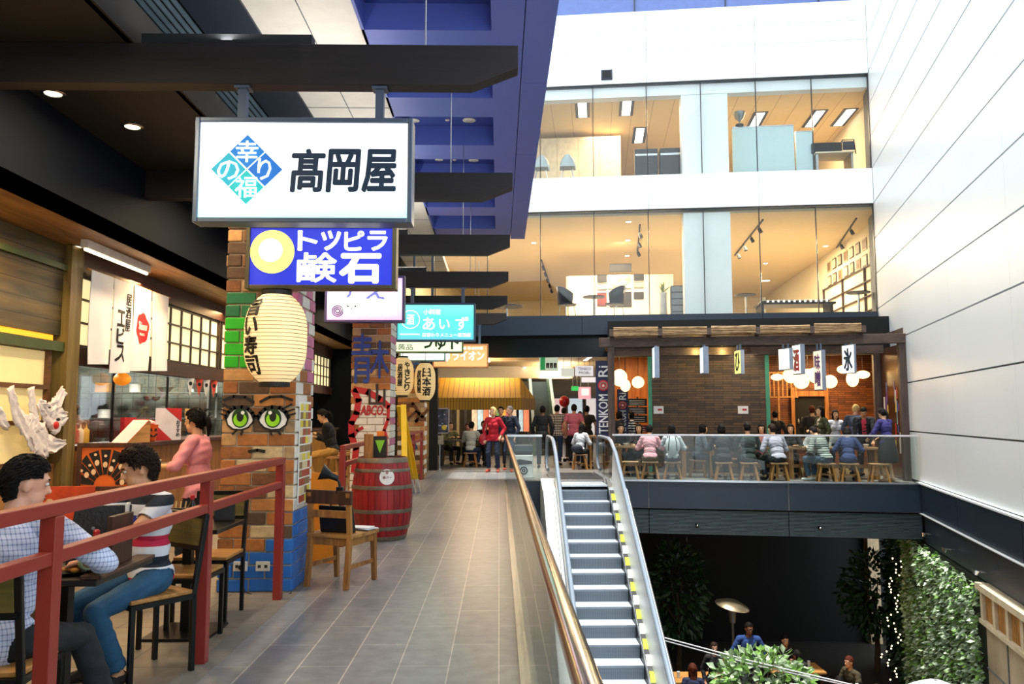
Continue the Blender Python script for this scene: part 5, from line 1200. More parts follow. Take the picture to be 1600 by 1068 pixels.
for k, (px, py, r) in enumerate(((733, 187.5, .085), (699, 187, .03), (647, 188, .07), (686, 249, .06), (710, 249, .03), (740, 250, .075))):
    q = atz(px, py, 5.9); t = T('soffit_downlight', ['large white ring downlight, right end of the nearer blue recess', 'small white sensor dot in the nearer blue recess', 'white ring downlight beside the white sign, nearer blue recess', 'white ring downlight, left in the farther blue recess', 'small white sensor dot in the farther blue recess', 'large white ring downlight, right end of the farther blue recess'][k], 'light', (q.x, q.y, 5.899), 0, 'downlights in the blue soffit')
    f = MB(); f.lathe([(r * .72, -.02), (r * 1.15, -.008), (r * 1.15, 0), (r * .7, 0)], 28, cap=False); f.build('rim', M('lamp_white', '#d8d2c4', .5), t, smooth=40); f = MB(); f.cyl((0, 0, -.015), (0, 0, -.001), r * .7, n=20); f.build('lens', M('lens_grey', '#b8b6b0', .3), t)
# poster stand
g0 = atz(687, 733, 0); t = T('poster_stand', 'silver framed poster on a floor stand at the end of the walkway', 'poster stand', (g0.x, g0.y, 0)); k_ = g0.y / FPX
def PS(px, py): q = at(px, py, g0.y); return q.x - g0.x, q.z
f = MB(); f.lathe([(.24, 0), (.24, .012), (.03, .03)], 28); f.build('base', m_steel, t); f = MB(); f.cyl((0, 0, .02), (0, 0, PS(687, 680)[1]), .02, n=10); f.build('pole', m_steel, t)
x0, z1 = PS(674, 637); x1, z0 = PS(702, 677)
f = MB(); w = .03
for a in ((x0, x1, z0, z0 + w), (x0, x1, z1 - w, z1), (x0, x0 + w, z0, z1), (x1 - w, x1, z0, z1)): f.box2(a[0], a[1], -.02, .02, a[2], a[3])
f.build('frame', m_steel, t)
f = MB(); f.box2(x0 + w, x1 - w, -.005, .01, z0 + w, z1 - w); f.build('poster', M('poster_ink', '#4a4a5a', .5, var=.9, scale=9), t)
f = MB(); disc(f, x0 + .36, z0 + .17, .07, -.012, -.005, 12); f.build('poster_spot', M('poster_yellow', '#e8c83a', .6), t)
f = MB()
for i in range(10): disc(f, random.uniform(x0 + .08, x1 - .08), random.uniform(z0 + .1, z1 - .08), random.uniform(.02, .05), -.009, -.005, 10, .6)
f.build('poster_print', M('poster_pale', '#c4c0cc', .6), t); tag(t.children[-1], kind='stuff')
x0, z1 = PS(681, 680); x1, z0 = PS(693, 694); f = MB(); f.box2(x0, x1, -.022, -.014, z0, z1); f.build('notice', M('notice_tan', '#b8a888', .6, var=.4, scale=20), t)
# ================================================================= ESCALATOR
t = T('escalator', 'grey escalator with white side panels running down from the terrace landing', 'escalator', (1.856, 17, 0), 0, None, 'thing'); EO = (1.856, 17, 0)
RISE, RUN = 0.22, 0.381
def zn(y): return -0.556 + (y - 16.70) * 0.57735
m_tread = M('step_aluminium', '#ccd6e0', .42, .35, var=.10, scale=14)
m_riser = STRIPES('step_riser', .016, [(0, '#7a8692'), (.55, '#4a545e')], 'x', .45)
first = None
for n in range(-2, 20):
    y = 16.70 - RUN * n; z = -.556 - RISE * n
    if first is None:
        f = MB((1.856, y, z)); f.box2(1.36, 2.352, y, y + RUN + .06, z - .03, z).mat(1); f.prism([(y, z - .03), (y + .02, z - .10), (y + .02, z - RISE), (y + .05, z - RISE), (y + .05, z - .03)], 1.36, 2.352, 'yz'); f.mat(2)
        f.box2(1.36, 2.352, y - .003, y + .015, z - .031, z + .001)
        first = f.build('step', [m_tread, m_riser, M('step_nosing', '#8d98a4', .4, .6)], t, loc=(0, y - 17, z)); fixn(first)
    else:
        c = first.copy(); COL.objects.link(c); c.location = (0, y - 17, z)
f = MB(EO); f.box2(1.36, 2.352, 17.47, 18.62, -.045, -.012); f.build('flat_steps', M('flat_step_bright', '#c9d2da', .35, .5), t)
f = MB(EO); f.box2(1.30, 2.42, 18.62, 20.9, -.01, .012); f.mat(1)
for i in range(18): f.box2(1.36, 2.36, 18.75 + i * .115, 18.80 + i * .115, .012, .015)
f.build('landing_plate', [m_steel, M('plate_dark', '#4a4d50', .4, .6)], t)
m_epan = M('escalator_white_panel', '#f0f3f5', .35, var=.03, scale=1)
m_hr = M('handrail_rubber', '#7d8b9b', .3, var=.05)
m_deck = M('escalator_deck_steel', '#c3c8ce', .25, .8, var=.06)
m_edark = M('escalator_black_trim', '#15181c', .4)
YB_ = 9.2
def slab(x0, x1, h0, h1, y0, y1):     # strip parallel to the incline, h measured above the nosing line
    return [(x0, y0, zn(y0) + h0), (x1, y0, zn(y0) + h0), (x1, y1, zn(y1) + h0), (x0, y1, zn(y1) + h0), (x0, y0, zn(y0) + h1), (x1, y0, zn(y0) + h1), (x1, y1, zn(y1) + h1), (x0, y1, zn(y1) + h1)]
for sgn, X0, nm in ((-1, 1.21, 'left'), (1, 2.50, 'right')):
    e = 1 if sgn > 0 else -1; inner = 1.345 if sgn < 0 else 2.365
    pan = (X0 - .012, X0 + .012)
    f = MB(EO); q_ = slab(pan[0], pan[1], .10, .90, YB_, 17.55); q_ = [(x - sgn * (.03 if i in (0, 1, 2, 3) else 0), y, z) for i, (x, y, z) in enumerate(q_)]; f.hexa(q_); f.build('side_panel', m_epan, t)
    f = MB(EO); f.prism([(17.55, zn(17.55) + .1), (18.5, .10), (20.15, .10), (20.28, .35), (20.28, .62), (20.12, .82), (18.3, .90), (17.9, .88), (17.55, zn(17.55) + .90)], X0 - .008, X0 + .008, 'yz'); fixn(f.build('newel_glass', m_glass, t))
    # handrail loop
    pts = [(X0, y, zn(y) + .95) for y in np.linspace(YB_, 17.2, 10)] + [(X0, 17.55, .80), (X0, 17.9, .915), (X0, 18.3, .965), (X0, 19.0, .97), (X0, 19.9, .97)]
    pts += [(X0, 20.0 + .40 * math.sin(a), .57 + .40 * math.cos(a)) for a in np.linspace(.2, math.pi * .95, 10)] + [(X0, 19.85, .16)]
    f = MB(EO); f.tube(pts, .042, 10); f.build('handrail', m_hr, t, smooth=50)
    f = MB(EO); f.hexa(slab(X0 - .03, X0 + .03, .885, .90, YB_, 17.4)); f.build('handrail_guide', m_edark, t)
    # inner deck and skirt
    a, b = sorted((inner, X0))
    f = MB(EO); f.hexa(slab(a, b, .02, .10, YB_, 17.4)); f.prism([(17.4, zn(17.4) + .02), (17.4, zn(17.4) + .10), (18.4, .09), (20.2, .09), (20.2, .0), (18.2, .0)], a, b, 'yz'); fixn(f.build('inner_deck', m_deck, t))
    f = MB(EO); f.hexa(slab(inner - .006, inner + .006, -.30, .03, YB_, 17.8)); f.build('skirt', m_edark, t)
    # outer cladding
    o0, o1 = sorted((X0, X0 + sgn * .27))
    f = MB(EO); f.hexa(slab(o0, o1, -.95, .08, YB_, 17.3)); f.prism([(17.3, zn(17.3) - .95), (17.3, zn(17.3) + .08), (18.2, .06), (18.39, .06), (18.39, -1.0), (18.1, zn(17.3) - .95)], o0, o1, 'yz'); fixn(f.build('outer_cladding', m_epan, t))
    f = MB(EO); f.hexa(slab(o0 - .004 if sgn < 0 else o1 - .01, o0 + .01 if sgn < 0 else o1 + .004, .05, .09, YB_, 17.3)); f.hexa(slab(X0 + sgn * .045, X0 + sgn * .057, .08, .084, YB_, 17.3)); f.build('trim_line', m_edark, t)
# advertising stickers on the right inner deck
f = MB(EO); f.hexa(slab(2.37, 2.465, .10, .104, YB_, 17.3)); st = f.build('sticker_strip', m_edark, t)
k = 0; y = 10.2
while y < 17.6:
    f = MB(EO); L = .20; z0 = zn(y) + .106; y2 = y + L
    if y2 < 17.3: f.hexa([(2.375, y, zn(y) + .104), (2.46, y, zn(y) + .104), (2.455, y2, zn(y2) + .104), (2.39, y2, zn(y2) + .104), (2.39, y, zn(y) + .108), (2.47, y, zn(y) + .108), (2.455, y2, zn(y2) + .108), (2.39, y2, zn(y2) + .108)])
    if y2 < 17.3: f.build('sticker', M('sticker_lime' if k % 2 else 'sticker_white', '#a8b810' if k % 2 else '#b4b4c4', .5), st)
    y += .295; k += 1
# ================================================================= TERRACE BALUSTRADE
t = T('terrace_balustrade', 'long glass balustrade with a steel top rail along the terrace edge', 'balustrade', TE1); O = TE1
f = MB(O); f.bar(ter(-.02, .03, 1.045), ter(EL - .02, .03, 1.045), .05, .04); f.build('top_rail', M('terrace_rail', '#d2d0d6', .3, .6), t, bevel=.006)
cuts = [-.12]
for px in (1244, 1352):
    q = atpl(px, 720, ter(0, .03, 0), en); cuts.append((q - TE1).dot(eu))
cuts = [.0, cuts[1] - 2.2, cuts[1], cuts[2], EL - .03]
for a, b in zip(cuts[:-1], cuts[1:]):
    f = MB(O); f.box(ter((a + b) / 2, .03, .53), (b - a - .015, .012, 1.0), Re); f.build('glass_pane', m_glass, t)
f = MB(O); f.box(ter(EL / 2, .05, .02), (EL + .1, .06, .04), Re); f.build('base_channel', m_steel, t)
for k, (px, py) in enumerate(((1089, 820), (1281, 824))):
    q = atpl(px, py, ter(0, .06, 0), en); t = T('louvre_lamp', ['left', 'right'][k] + ' one of two small round lamps on the louvre strip', 'lamp', q, 0, 'lamps on the louvre strip')
    f = MB(); f.cyl((0, .02, 0), (0, -.03, -.01), .045, .04, n=16); f.build('housing', m_blkmet, t); f = MB(); f.ell((0, -.035, -.01), .03, 10, 6); f.build('lens', m_steel, t, smooth=60)
for k, (tt, zz) in enumerate(((4.9, -.95), (6.55, -1.0), (8.45, -1.05))):
    q = rw(tt, -.0, zz); t = T('wall_spotlight', ['spotlight on the dark wall band nearest the terrace corner', 'middle spotlight on the dark wall band, above the green wall', 'spotlight on the dark wall band nearest the weathered wall'][k], 'lamp', q, 0, 'spotlights on the dark wall band')
    f = MB(); f.cyl((0, 0, 0), wn * -.14, .018, n=8); f.build('arm', m_steel, t); f = MB(); f.cyl(wn * -.14 + Vector((0, 0, .02)), wn * -.16 + Vector((0, 0, -.05)), .07, .03, n=14); f.build('lamp_head', m_steel, t)

# ================================================================= PERGOLA SHOP ON THE TERRACE
m_perg = WOOD('pergola_timber', '#3a2b26', '#5a463c', .6, 1.0, 'x')
m_pergz = WOOD('pergola_post_timber', '#352722', '#54423a', .6, 1.0, 'z')
def sd(px, py, d):
    q = atpl(px, py, ter(0, d, 0), en); v = q - TE1; return v.dot(eu), q.z
D0 = 1.05
sL, _ = sd(955, 600, D0); sR, _ = sd(1411, 600, D0)
t = T('pergola', 'dark timber pergola with a reed roof in front of the terrace restaurant', 'pergola', ter(sL, D0, 0), 0, None, 'thing'); O = ter(sL, D0, 0)
zb0 = sd(1180, 539, D0)[1]; zb1 = sd(1180, 524.5, D0)[1]
for s_ in (sL, sR):
    f = MB(O); f.box(ter(s_, D0, zb0 / 2), (.16, .16, zb0), Re); f.build('post', m_pergz, t, bevel=.008)
f = MB(O); sa, sb = sd(936, 530, D0)[0], sd(1419, 530, D0)[0]; f.box(ter((sa + sb) / 2, D0 - .02, (zb0 + zb1) / 2), (sb - sa, .16, zb1 - zb0), Re); f.build('front_beam', m_perg, t, bevel=.008)
f = MB(O); f.box(ter((sL + sR) / 2, D0 + 1.45, zb0 - .02), (sR - sL, .14, .2), Re); f.build('rear_beam', m_perg, t)
ns = 7; ss = [sd(px, 520, D0)[0] for px in (956, 1031, 1106, 1181, 1264, 1343, 1418)]
for k, s_ in enumerate(ss):
    f = MB(O); f.bar(ter(s_, D0 - .38, zb1 + .09), ter(s_, D0 + 1.6, zb1 + .07), .10, .16); f.build('rafter', m_perg, t, bevel=.005)
m_reed = WOOD('reed', '#6a4e32', '#b4946a', .8, 1.0, 'x')
for k in range(5):
    f = MB(O); a, b = ss[k] + .05, ss[k + 1] - .05
    for i in range(40):
        d_ = D0 - .36 + max(0, i - 14) * .075; zz = (i % 7) * .022 - .07 if i < 15 else 0
        f.cyl(ter(a, d_, zb1 + .12 + zz + .02 * math.sin(i * 2.1) + random.uniform(-.01, .01)), ter(b, d_, zb1 + .12 + zz + random.uniform(-.02, .03)), random.uniform(.018, .03), n=6)
    f.build('reed_mat', m_reed, t, smooth=50)
# restaurant shell
DB = 2.75
m_nbrick = BRICKTEX('narrow_brick', '#5f4528', '#2e251d', '#120f0c', .46, .062, .006, .55, bump=.5, swap='xzy', bias=-.15)
m_obrick = BRICKTEX('narrow_brick_orange', '#8a4f22', '#5a3016', '#2a160a', .40, .062, .006, .5, bump=.5, swap='xzy', bias=0)
def wallbox(name, s0, s1, d0, d1, z0, z1, m_):
    o = bpy.data.objects.new(name, None)
    bpy.data.objects.remove(o)
    f = MB(); f.box2(s0, s1, d0, d1, z0, z1); o = f.build(name, m_); o.location = TE1; o.rotation_euler = (0, 0, math.atan2(eu.y, eu.x)); return struct(o)
b0, b1 = sd(1019, 640, DB)[0], sd(1197, 640, DB)[0]
wallbox('wall_restaurant_front', b0, b1, DB, DB + .2, 0, zb0 + .1, m_nbrick)
wallbox('trim_restaurant_header', -0.2, 7.7, DB + .02, DB + .18, zb0 - .12, 4.0, m_black)
for k, s_ in enumerate((b0 - .05, b1 + .05)): wallbox('trim_jamb_%s' % 'ab'[k], s_ - .05, s_ + .05, DB - .03, DB + .22, 0, zb0 - .12, M('jamb_green', '#3f8f72', .5))
c1 = sd(1368, 640, DB)[0]
wallbox('trim_restaurant_post', c1, c1 + .16, DB, DB + .16, 0, zb0, m_pergz)
wallbox('wall_restaurant_back', b1 - .2, 8.6, 6.2, 6.4, 0, 3.4, m_obrick)
wallbox('wall_restaurant_back_left', -0.25, b0 + .6, 5.6, 5.75, 0, 3.4, WOOD('restaurant_panel', '#8a4a16', '#b8702a', .5, .6, 'z'))
wallbox('wall_restaurant_divider', b0 + .6, b0 + .8, DB + .2, 6.3, 0, 3.4, m_obrick)
wallbox('wall_restaurant_left', -.30, -.2, DB + 1.8, 6.0, 0, 3.4, m_dwood)
wallbox('ceiling_restaurant', -.3, 8.8, DB + .2, 6.4, 3.3, 3.38, m_dwood)
wallbox('wall_terrace_right', 8.0, 8.2, 3.6, 28, 0, 3.5, m_cream)
kk0, kk1 = sd(1241, 640, 6.15)[0], sd(1288, 640, 6.15)[0]
# kitchen hatch in the back wall
t = T('kitchen_hatch', 'dark kitchen hatch in the orange brick wall of the restaurant', 'hatch', ter((kk0 + kk1) / 2, 6.15, 1.0), math.atan2(eu.y, eu.x), None, 'thing'); w = kk1 - kk0
f = MB(); f.box2(-w / 2, w / 2, -.02, .04, -.5, 1.05); f.build('opening', m_black, t)
f = MB()
for a in ((-w / 2 - .1, -w / 2), (w / 2, w / 2 + .1)): f.box2(a[0], a[1], -.12, .04, -1.0, 1.3)
f.box2(-w / 2, w / 2, -.12, .04, 1.05, 1.2); f.build('frame', m_oak, t)
f = MB()
for i in range(14): f.lathe([(.03, 0), (.04, .05), (.02, .09 + .05 * (i % 3)), (.018, .14)], 10, (-w / 2 + .1 + (w - .2) * (i % 7) / 6, -.06, [.05, .55][i // 7] - .3))
f.build('crockery', m_ss, t); tag(t.children[-1], kind='stuff')
t = T('slatted_panel', 'pale wooden slatted panel beside the green jamb inside the restaurant', 'panel', ter(sd(1216, 600, 5.5)[0], 5.5, 2.0), math.atan2(eu.y, eu.x), None, 'thing'); f = MB()
for i in range(9): f.box2(-.5 + i * .12, -.46 + i * .12, -.02, .02, 0, .75)
f.box2(-.54, .54, -.015, .015, 0, .04); f.box2(-.54, .54, -.015, .015, .71, .75); f.build('slats', m_oakx, t); f = MB(); f.box2(-.02, .02, -.02, .02, -2.0, 0); f.build('stand', m_oakx, t)
# paper globe lamps
m_globe = EMIT('globe_glow', '#ffe2a0', 1.6)
def globe(px, py, r, d, sq, say):
    s_, z_ = sd(px, py, d); R_ = r * (ter(s_, d, z_) - EYE).length / FPX
    t = T('paper_globe_lamp', say, 'lamp', ter(s_, d, z_), 0, 'paper globe lamps in the terrace restaurant')
    f = MB(); f.ell((0, 0, 0), (R_, R_, R_ * sq), 24, 14); f.build('globe', m_globe, t, smooth=60)
    f = MB(); f.cyl((0, 0, R_ * sq), (0, 0, 3.3 - z_), .006, n=6); f.build('cord', ink_black, t)
for g in ((1214, 589, 9, 4.6, .55, 'flat oval globe lamp, leftmost in the right-hand opening'), (1236, 586, 11.5, 3.9, 1.0, 'large round globe lamp between the white and red blade signs'), (1252, 596, 11, 3.4, .95, 'round globe lamp below the red and white blade sign'), (1262, 582, 9, 4.8, .6, 'small oval globe lamp right of the red and white blade sign'),
          (1272, 586, 9, 4.2, 1.2, 'tall globe lamp half behind the orange-footed blade sign'), (1297, 596, 10, 3.4, .95, 'round globe lamp right of the orange-footed blade sign'), (1318, 577, 9, 4.6, .65, 'oval globe lamp left of the tall white blade sign'), (1332, 592, 8.5, 3.8, 1.3, 'barrel-shaped globe lamp under the tall white blade sign'), (1348, 585, 9.5, 4.4, .6, 'flat oval globe lamp nearest the right-hand post'),
          (968, 590, 12, 4.2, 1.1, 'large globe lamp just right of the pergola post'), (977, 602, 8, 3.6, 1.2, 'small globe lamp in the left-hand opening, below its neighbour'), (997, 597, 9.5, 3.6, .95, 'round globe lamp next to the left green jamb')):
    globe(*g)
area_light('restaurant_light', ter(5.6, 4.5, 3.2), 1.0, 150, WARM, (0, 0, -1), 1.6)
area_light('restaurant_light', ter(.4, 4.2, 3.2), .8, 60, WARM, (0, 0, -1), .8)
for px in (1088, 1130): point_light('brick_washer', ter(sd(px, 560, DB - .45)[0], DB - .45, zb0 - .05), 9, (1, .78, .25), .06)
area_light('under_pergola', ter(3.4, 1.9, 3.05), .6, 40, SOFTWARM, (0, 0, -1), 5.0)
# side screen with printed streaks
s_ = sR - .02; t = T('printed_screen', 'glossy brown screen with coloured vertical streaks beside the right-hand post', 'screen', ter(s_, 2.0, 0), 0, None, 'thing'); O = ter(s_, 2.0, 0)
f = MB(O); f.box(ter(s_ + .05, 2.05, 1.6), (.06, 1.5, 3.1), Re); f.build('panel', M('screen_brown', '#4a2a14', .18, var=.3, scale=2, stretch=(1, 1, .2)), t)
rnd = random.Random(5); cc = ['#d8d4d8', '#6a3a8c', '#c83a3a', '#e0c83a', '#3a5a9c', '#8cc0d0']
for k in range(34):
    f = MB(O); d_ = 2.05 + rnd.choice([-1, 1]) * rnd.uniform(.25, .62) - .05; z = rnd.uniform(.05, 1.9); f.box(ter(s_ + .017, d_, z + .2), (.006, rnd.uniform(.03, .10), rnd.uniform(.15, .55)), Re); f.build('streak', M('streak%d' % (k % 6), cc[k % 6], .4), t)
# blade signs under the pergola beam
def blade(px_far, px_near, px_edge, py0, py1, face, text, tcol, say, rot=6):
    d_ = .62; s0, z1 = sd(px_near, py0, d_); s1, _ = sd(px_edge, py0, d_); _, z0 = sd(px_near, py1, d_)
    th = max(.05, s1 - s0); dep = .42
    t = T('blade_sign', say, 'sign', ter(s0, d_, z0), math.atan2(eu.y, eu.x) + math.radians(rot), 'blade signs under the pergola beam'); H = z1 - z0
    f = MB(); f.box2(.006, th, 0, dep, 0, H); f.build('case', M('blade_case', '#8a94a6', .35, .5), t, bevel=.004)
    f = MB(); f.box2(0, .006, .02, dep - .02, .02, H - .02); f.build('lit_face', face, t)
    if text:
        pl = lambda x, y, z: (-.001 + y, dep / 2 - x, z); f = MB(); n = len(text); put_text(f, text, -.13, .08, .26, H - .16 if n > 1 else min(H - .14, .5), .04, .004, place=pl, vertical=n > 1); f.build('lettering', tcol, t)
    f = MB()
    for y in (.12, .30): f.box2(th / 2 - .02, th / 2 + .02, y - .015, y + .015, H, max(H + .02, zb0 - z0 + .0)) 
    f.build('hanger', m_frame, t)
ef = lambda n_, c_: EMIT('blade_' + n_, c_, .62)
blade(1018, 1022, 1030, 541, 590, ef('pale', '#e4f4f4'), '', None, 'pale blade sign, leftmost, in front of the left green jamb')
blade(1096, 1098, 1107, 541, 583, ef('pale', '#e4f4f4'), '', None, 'pale blade sign before the middle of the brick wall')
blade(1146, 1157, 1163, 546, 584, ef('yellow', '#f4f08a'), 'ひ', ink_black, 'yellow blade sign before the brick wall, right of the pale one', 14)
blade(1215, 1233, 1240, 543, 577, ef('aqua', '#d8f4f4'), '', None, 'short aqua-white blade sign right of the right green jamb', 26)
blade(1241, 1250, 1258, 537, 584, ef('white', '#f4f0ee'), '酒', M('ink_red', '#a8141c', .5), 'white blade sign with red writing, fifth along the beam', 16)
blade(1275, 1283, 1290, 546, 609, ef('peach', '#f2d8c0'), '味噌', M('ink_purple', '#5a3a7c', .5), 'longest blade sign, pale with purple writing', 14)
blade(1314, 1334, 1338, 537, 583, ef('white', '#f4f0ee'), '氷', ink_navy, 'white blade sign with a navy character, rightmost', 26)
# notices on the brick wall
for px, say in ((1029, 'white notice with a red line at the left end of the brick wall'), (1161, 'white notice with a red line at the right end of the brick wall')):
    s_, z_ = sd(px, 640, DB); t = T('wall_notice', say, 'notice', ter(s_, DB - .002, z_), math.atan2(eu.y, eu.x), 'notices on the brick wall'); f = MB(); f.box2(-.13, .13, -.01, 0, -.10, .10); f.build('sheet', M('notice_white', '#dcdcdc', .6), t); f = MB(); f.box2(-.02, .09, -.013, -.01, -.02, .03); f.build('red_print', M('ink_red', '#a8141c', .5), t)
# banners with vertical lettering
def banner(px0, px1, py0, py1, Y, say):
    a, b = at(px0, 600, Y), at(px1, 600, Y); z1, z0 = at(px0, py0, Y).z, at(px0, py1, Y).z; W = b.x - a.x
    t = T('vertical_banner', say, 'banner', (a.x, Y, z0), 0, 'navy banners'); H = z1 - z0
    f = MB(); f.box2(0, W, 0, .03, 0, H); f.build('cloth', M('banner_navy', '#1f2144', .7, var=.1), t)
    def up(x, y, z): return (W * .5 - z, y, x)     # text runs upwards
    f = MB(); h = W * .62
    pl = lambda x, y, z: (W * .80 - (z), y, x)
    put_text(f, 'TENKOM', H * .06, 0, H * .50, h, .02, .006, place=pl, y=-.001); put_text(f, 'Ri', H * .79, 0, H * .14, h, .02, .006, place=pl, y=-.001); f.build('lettering', M('banner_ink', '#d8d6d8', .7), t)
    f = MB(); cz_ = H * .675; r_ = W * .36; disc(f, W / 2, cz_, r_, -.008, 0, 28); fixn(f.build('round_crest', M('crest_red', '#c01c2c', .6), t)); f = MB(); ringpoly(f, [(W / 2 + r_ * .62 * math.cos(q), cz_ + r_ * .62 * math.sin(q)) for q in np.linspace(0, 6.28, 20)[:-1]], .03, -.012, -.008); disc(f, W / 2, cz_, r_ * .25, -.012, -.008); f.build('crest_pattern', M('crest_cream', '#e0c8b8', .6), t)
    f = MB(); f.cyl((W / 2, .05, -z0), (W / 2, .05, H), .02, n=8); f.build('pole', m_blkmet, t); f = MB(); f.box2(W / 2 - .2, W / 2 + .2, -.1, .2, -z0, -z0 + .02); f.build('foot', m_blkmet, t)
banner(931, 954, 563, 684, 20.35, 'navy vertical banner with white lettering and a red crest, left of the pergola post')
banner(964, 981, 608, 684, 21.9, 'partly hidden navy banner with white lettering inside the left-hand opening')
t = T('menu_rack', 'dark menu boards hung one above another by the left green jamb', 'menu boards', ter(sd(996, 630, 3.9)[0], 3.9, 0), math.atan2(eu.y, eu.x), None, 'thing')
f = MB(); f.box2(-.02, .02, 0, .03, 0, 2.0); f.build('post', m_blkmet, t)
for k, z in enumerate((1.95, 1.72, 1.49, 1.22)):
    f = MB(); f.box2(-.26, .26, -.03, 0, z - .20, z); f.build('menu_board', M('menu_dark' if k < 3 else 'menu_red', '#1c1a1c' if k < 3 else '#7c1c1c', .5), t); f = MB()
    for q in (.05, .11, .16): f.box2(-.22, .2, -.034, -.03, z - q - .015, z - q)
    f.build('menu_print', M('paper_white', '#e8e4da', .7), t); tag(t.children[-1], kind='stuff')
f = MB(); f.box2(-.3, .25, -.05, 0, .1, .95); f.build('lower_board', M('lower_cream', '#d8b07a', .6), t)

# ================================================================= TERRACE TABLES AND STOOLS
rzT = math.atan2(eu.y, eu.x)
m_ttop = WOOD('terrace_table_top', '#7a5636', '#a8805a', .5, 1, 'x')
m_stool = WOOD('stool_wood', '#7a4c22', '#b07c3e', .55, 1, 'z')
def ttable(px0, px1, say, d0=1.18, d1=1.80):
    s0, s1 = sd(px0, 700, (d0 + d1) / 2)[0], sd(px1, 700, (d0 + d1) / 2)[0]; w = (s1 - s0) / 2; t = T('long_table', say, 'table', ter((s0 + s1) / 2, (d0 + d1) / 2, 0), rzT, 'wooden terrace tables'); d = (d1 - d0) / 2
    f = MB(); f.box2(-w, w, -d, d, .69, .74); f.build('tabletop', m_ttop, t, bevel=.005)
    for x in (-w + .10, w - .10):
        f = MB(); f.box2(x - .05, x + .05, -d + .05, d - .05, 0, .69); f.build('leg_panel', m_stool, t)
    f = MB(); f.box2(-w + .15, w - .15, -.03, .03, .25, .33); f.build('stretcher', m_stool, t)
    return ter((s0 + s1) / 2, (d0 + d1) / 2, .741), w
TB1 = ttable(962, 1074, 'long wooden terrace table left, before the woman in the pink shirt'); TB2 = ttable(1104, 1216, 'long wooden terrace table in the middle, before the dark jackets'); TB3 = ttable(1226, 1372, 'long wooden terrace table right, before the striped and navy backs')
proto = None
def stool(px, say, d=.50):
    global proto
    s_ = sd(px, 735, d)[0]; loc = ter(s_, d, 0)
    if proto is None:
        t = T('wooden_stool', say, 'stool', loc, rzT, 'wooden stools on the terrace'); proto = t
        f = MB(); f.box2(-.19, .19, -.13, .13, .385, .42); f.build('seat', m_ttop, t, bevel=.006)
        for x in (-1, 1):
            for y in (-1, 1):
                f = MB(); f.bar((x * .19, y * .15, 0), (x * .12, y * .09, .385), .045, .035); f.build('leg', m_stool, t)
            f = MB(); f.bar((x * .165, -.12, .13), (x * .165, .12, .13), .03, .045); f.build('rail', m_stool, t)
        f = MB(); f.bar((-.165, 0, .16), (.165, 0, .16), .04, .03); f.build('stretcher', m_stool, t)
        return loc
    dup(proto, loc, rzT, say); return loc
seats = {}
for k, px, say in (('a', 985, 'wooden stool at the left end of the left terrace table'), ('pink', 1016, 'wooden stool under the woman in the pink shirt'), ('pack', 1051, 'wooden stool under the person with the white backpack'), ('blk', 1131, 'wooden stool under the person in the black jacket'), ('grn', 1170, 'wooden stool under the man in the dark grey jacket'), ('lil', 1217, 'wooden stool under the man in the lilac shirt'),
                   ('str', 1291, 'wooden stool under the person in the striped top'), ('nav', 1327, 'wooden stool under the person in navy'), ('emp', 1373, 'empty wooden stool beside the woman in the black skirt')):
    seats[k] = stool(px, say)
seats['hall'] = atz(906, 733, 0); s0_ = dup(proto, (seats['hall'].x, seats['hall'].y, 0), 0, 'wooden stool under the woman with the dark bag, by the escalator landing')
t = T('side_table', 'small wooden table by the escalator landing with a white napkin box', 'table', (atz(926, 733, 0).x + .2, atz(926, 733, 0).y + .25, 0)); f = MB(); f.box2(-.3, .3, -.3, .3, .88, .93); f.build('tabletop', m_ttop, t)
for x in (-.25, .25):
    for y in (-.25, .25): f = MB(); f.box2(x - .03, x + .03, y - .03, y + .03, 0, .88); f.build('leg', m_stool, t)
# crockery on the terrace tables
rnd = random.Random(9); nm_ = ['left', 'middle', 'right']
for i, (p, w) in enumerate((TB1, TB2, TB3)):
    for j in range(5):
        x = -w + .25 + (2 * w - .5) * j / 4; q = p + eu * x + en * rnd.uniform(-.16, .16); kind = (i + j) % 3
        sayp = f'{nm_[i]} terrace table, {["left end", "second from left", "centre", "second from right", "right end"][j]}'
        if kind == 0: lathe_thing('bowl', 'white bowl on the ' + sayp, 'bowl', q, [('bowl', M('porcelain', '#e6e6e0', .2), [(.03, 0), (.06, .04), (.075, .065), (.068, .06), (0, .03)])], 'tableware on the terrace', 14)
        elif kind == 1: lathe_thing('drinking_glass', 'drinking glass on the ' + sayp, 'glass', q, [('glass', M('pale_glass', '#c8d4d4', .1), [(.026, 0), (.032, .12)])], 'tableware on the terrace', 12)
        else: lathe_thing('dark_tray', 'dark round tray on the ' + sayp, 'tray', q, [('tray', M('lacquer_black', '#1c1412', .3), [(.12, 0), (.14, .02), (.135, .022), (.12, .008)])], 'tableware on the terrace', 18)
t = T('litter_bin', 'black and white printed bin behind the short end balustrade', 'bin', (at(818, 720, 19.4).x, 19.4, 0)); f = MB(); f.box2(-.22, .22, -.2, .2, 0, .55); f.build('body', M('bin_white', '#d8d8dc', .4), t, bevel=.02); f = MB(); f.box2(-.2, .2, -.19, .19, .55, .62); f.build('neck', ink_black, t); f = MB(); f.box2(-.22, .22, -.2, .2, .62, .78); f.build('lid', M('bin_grey', '#3c4048', .4), t, bevel=.02)
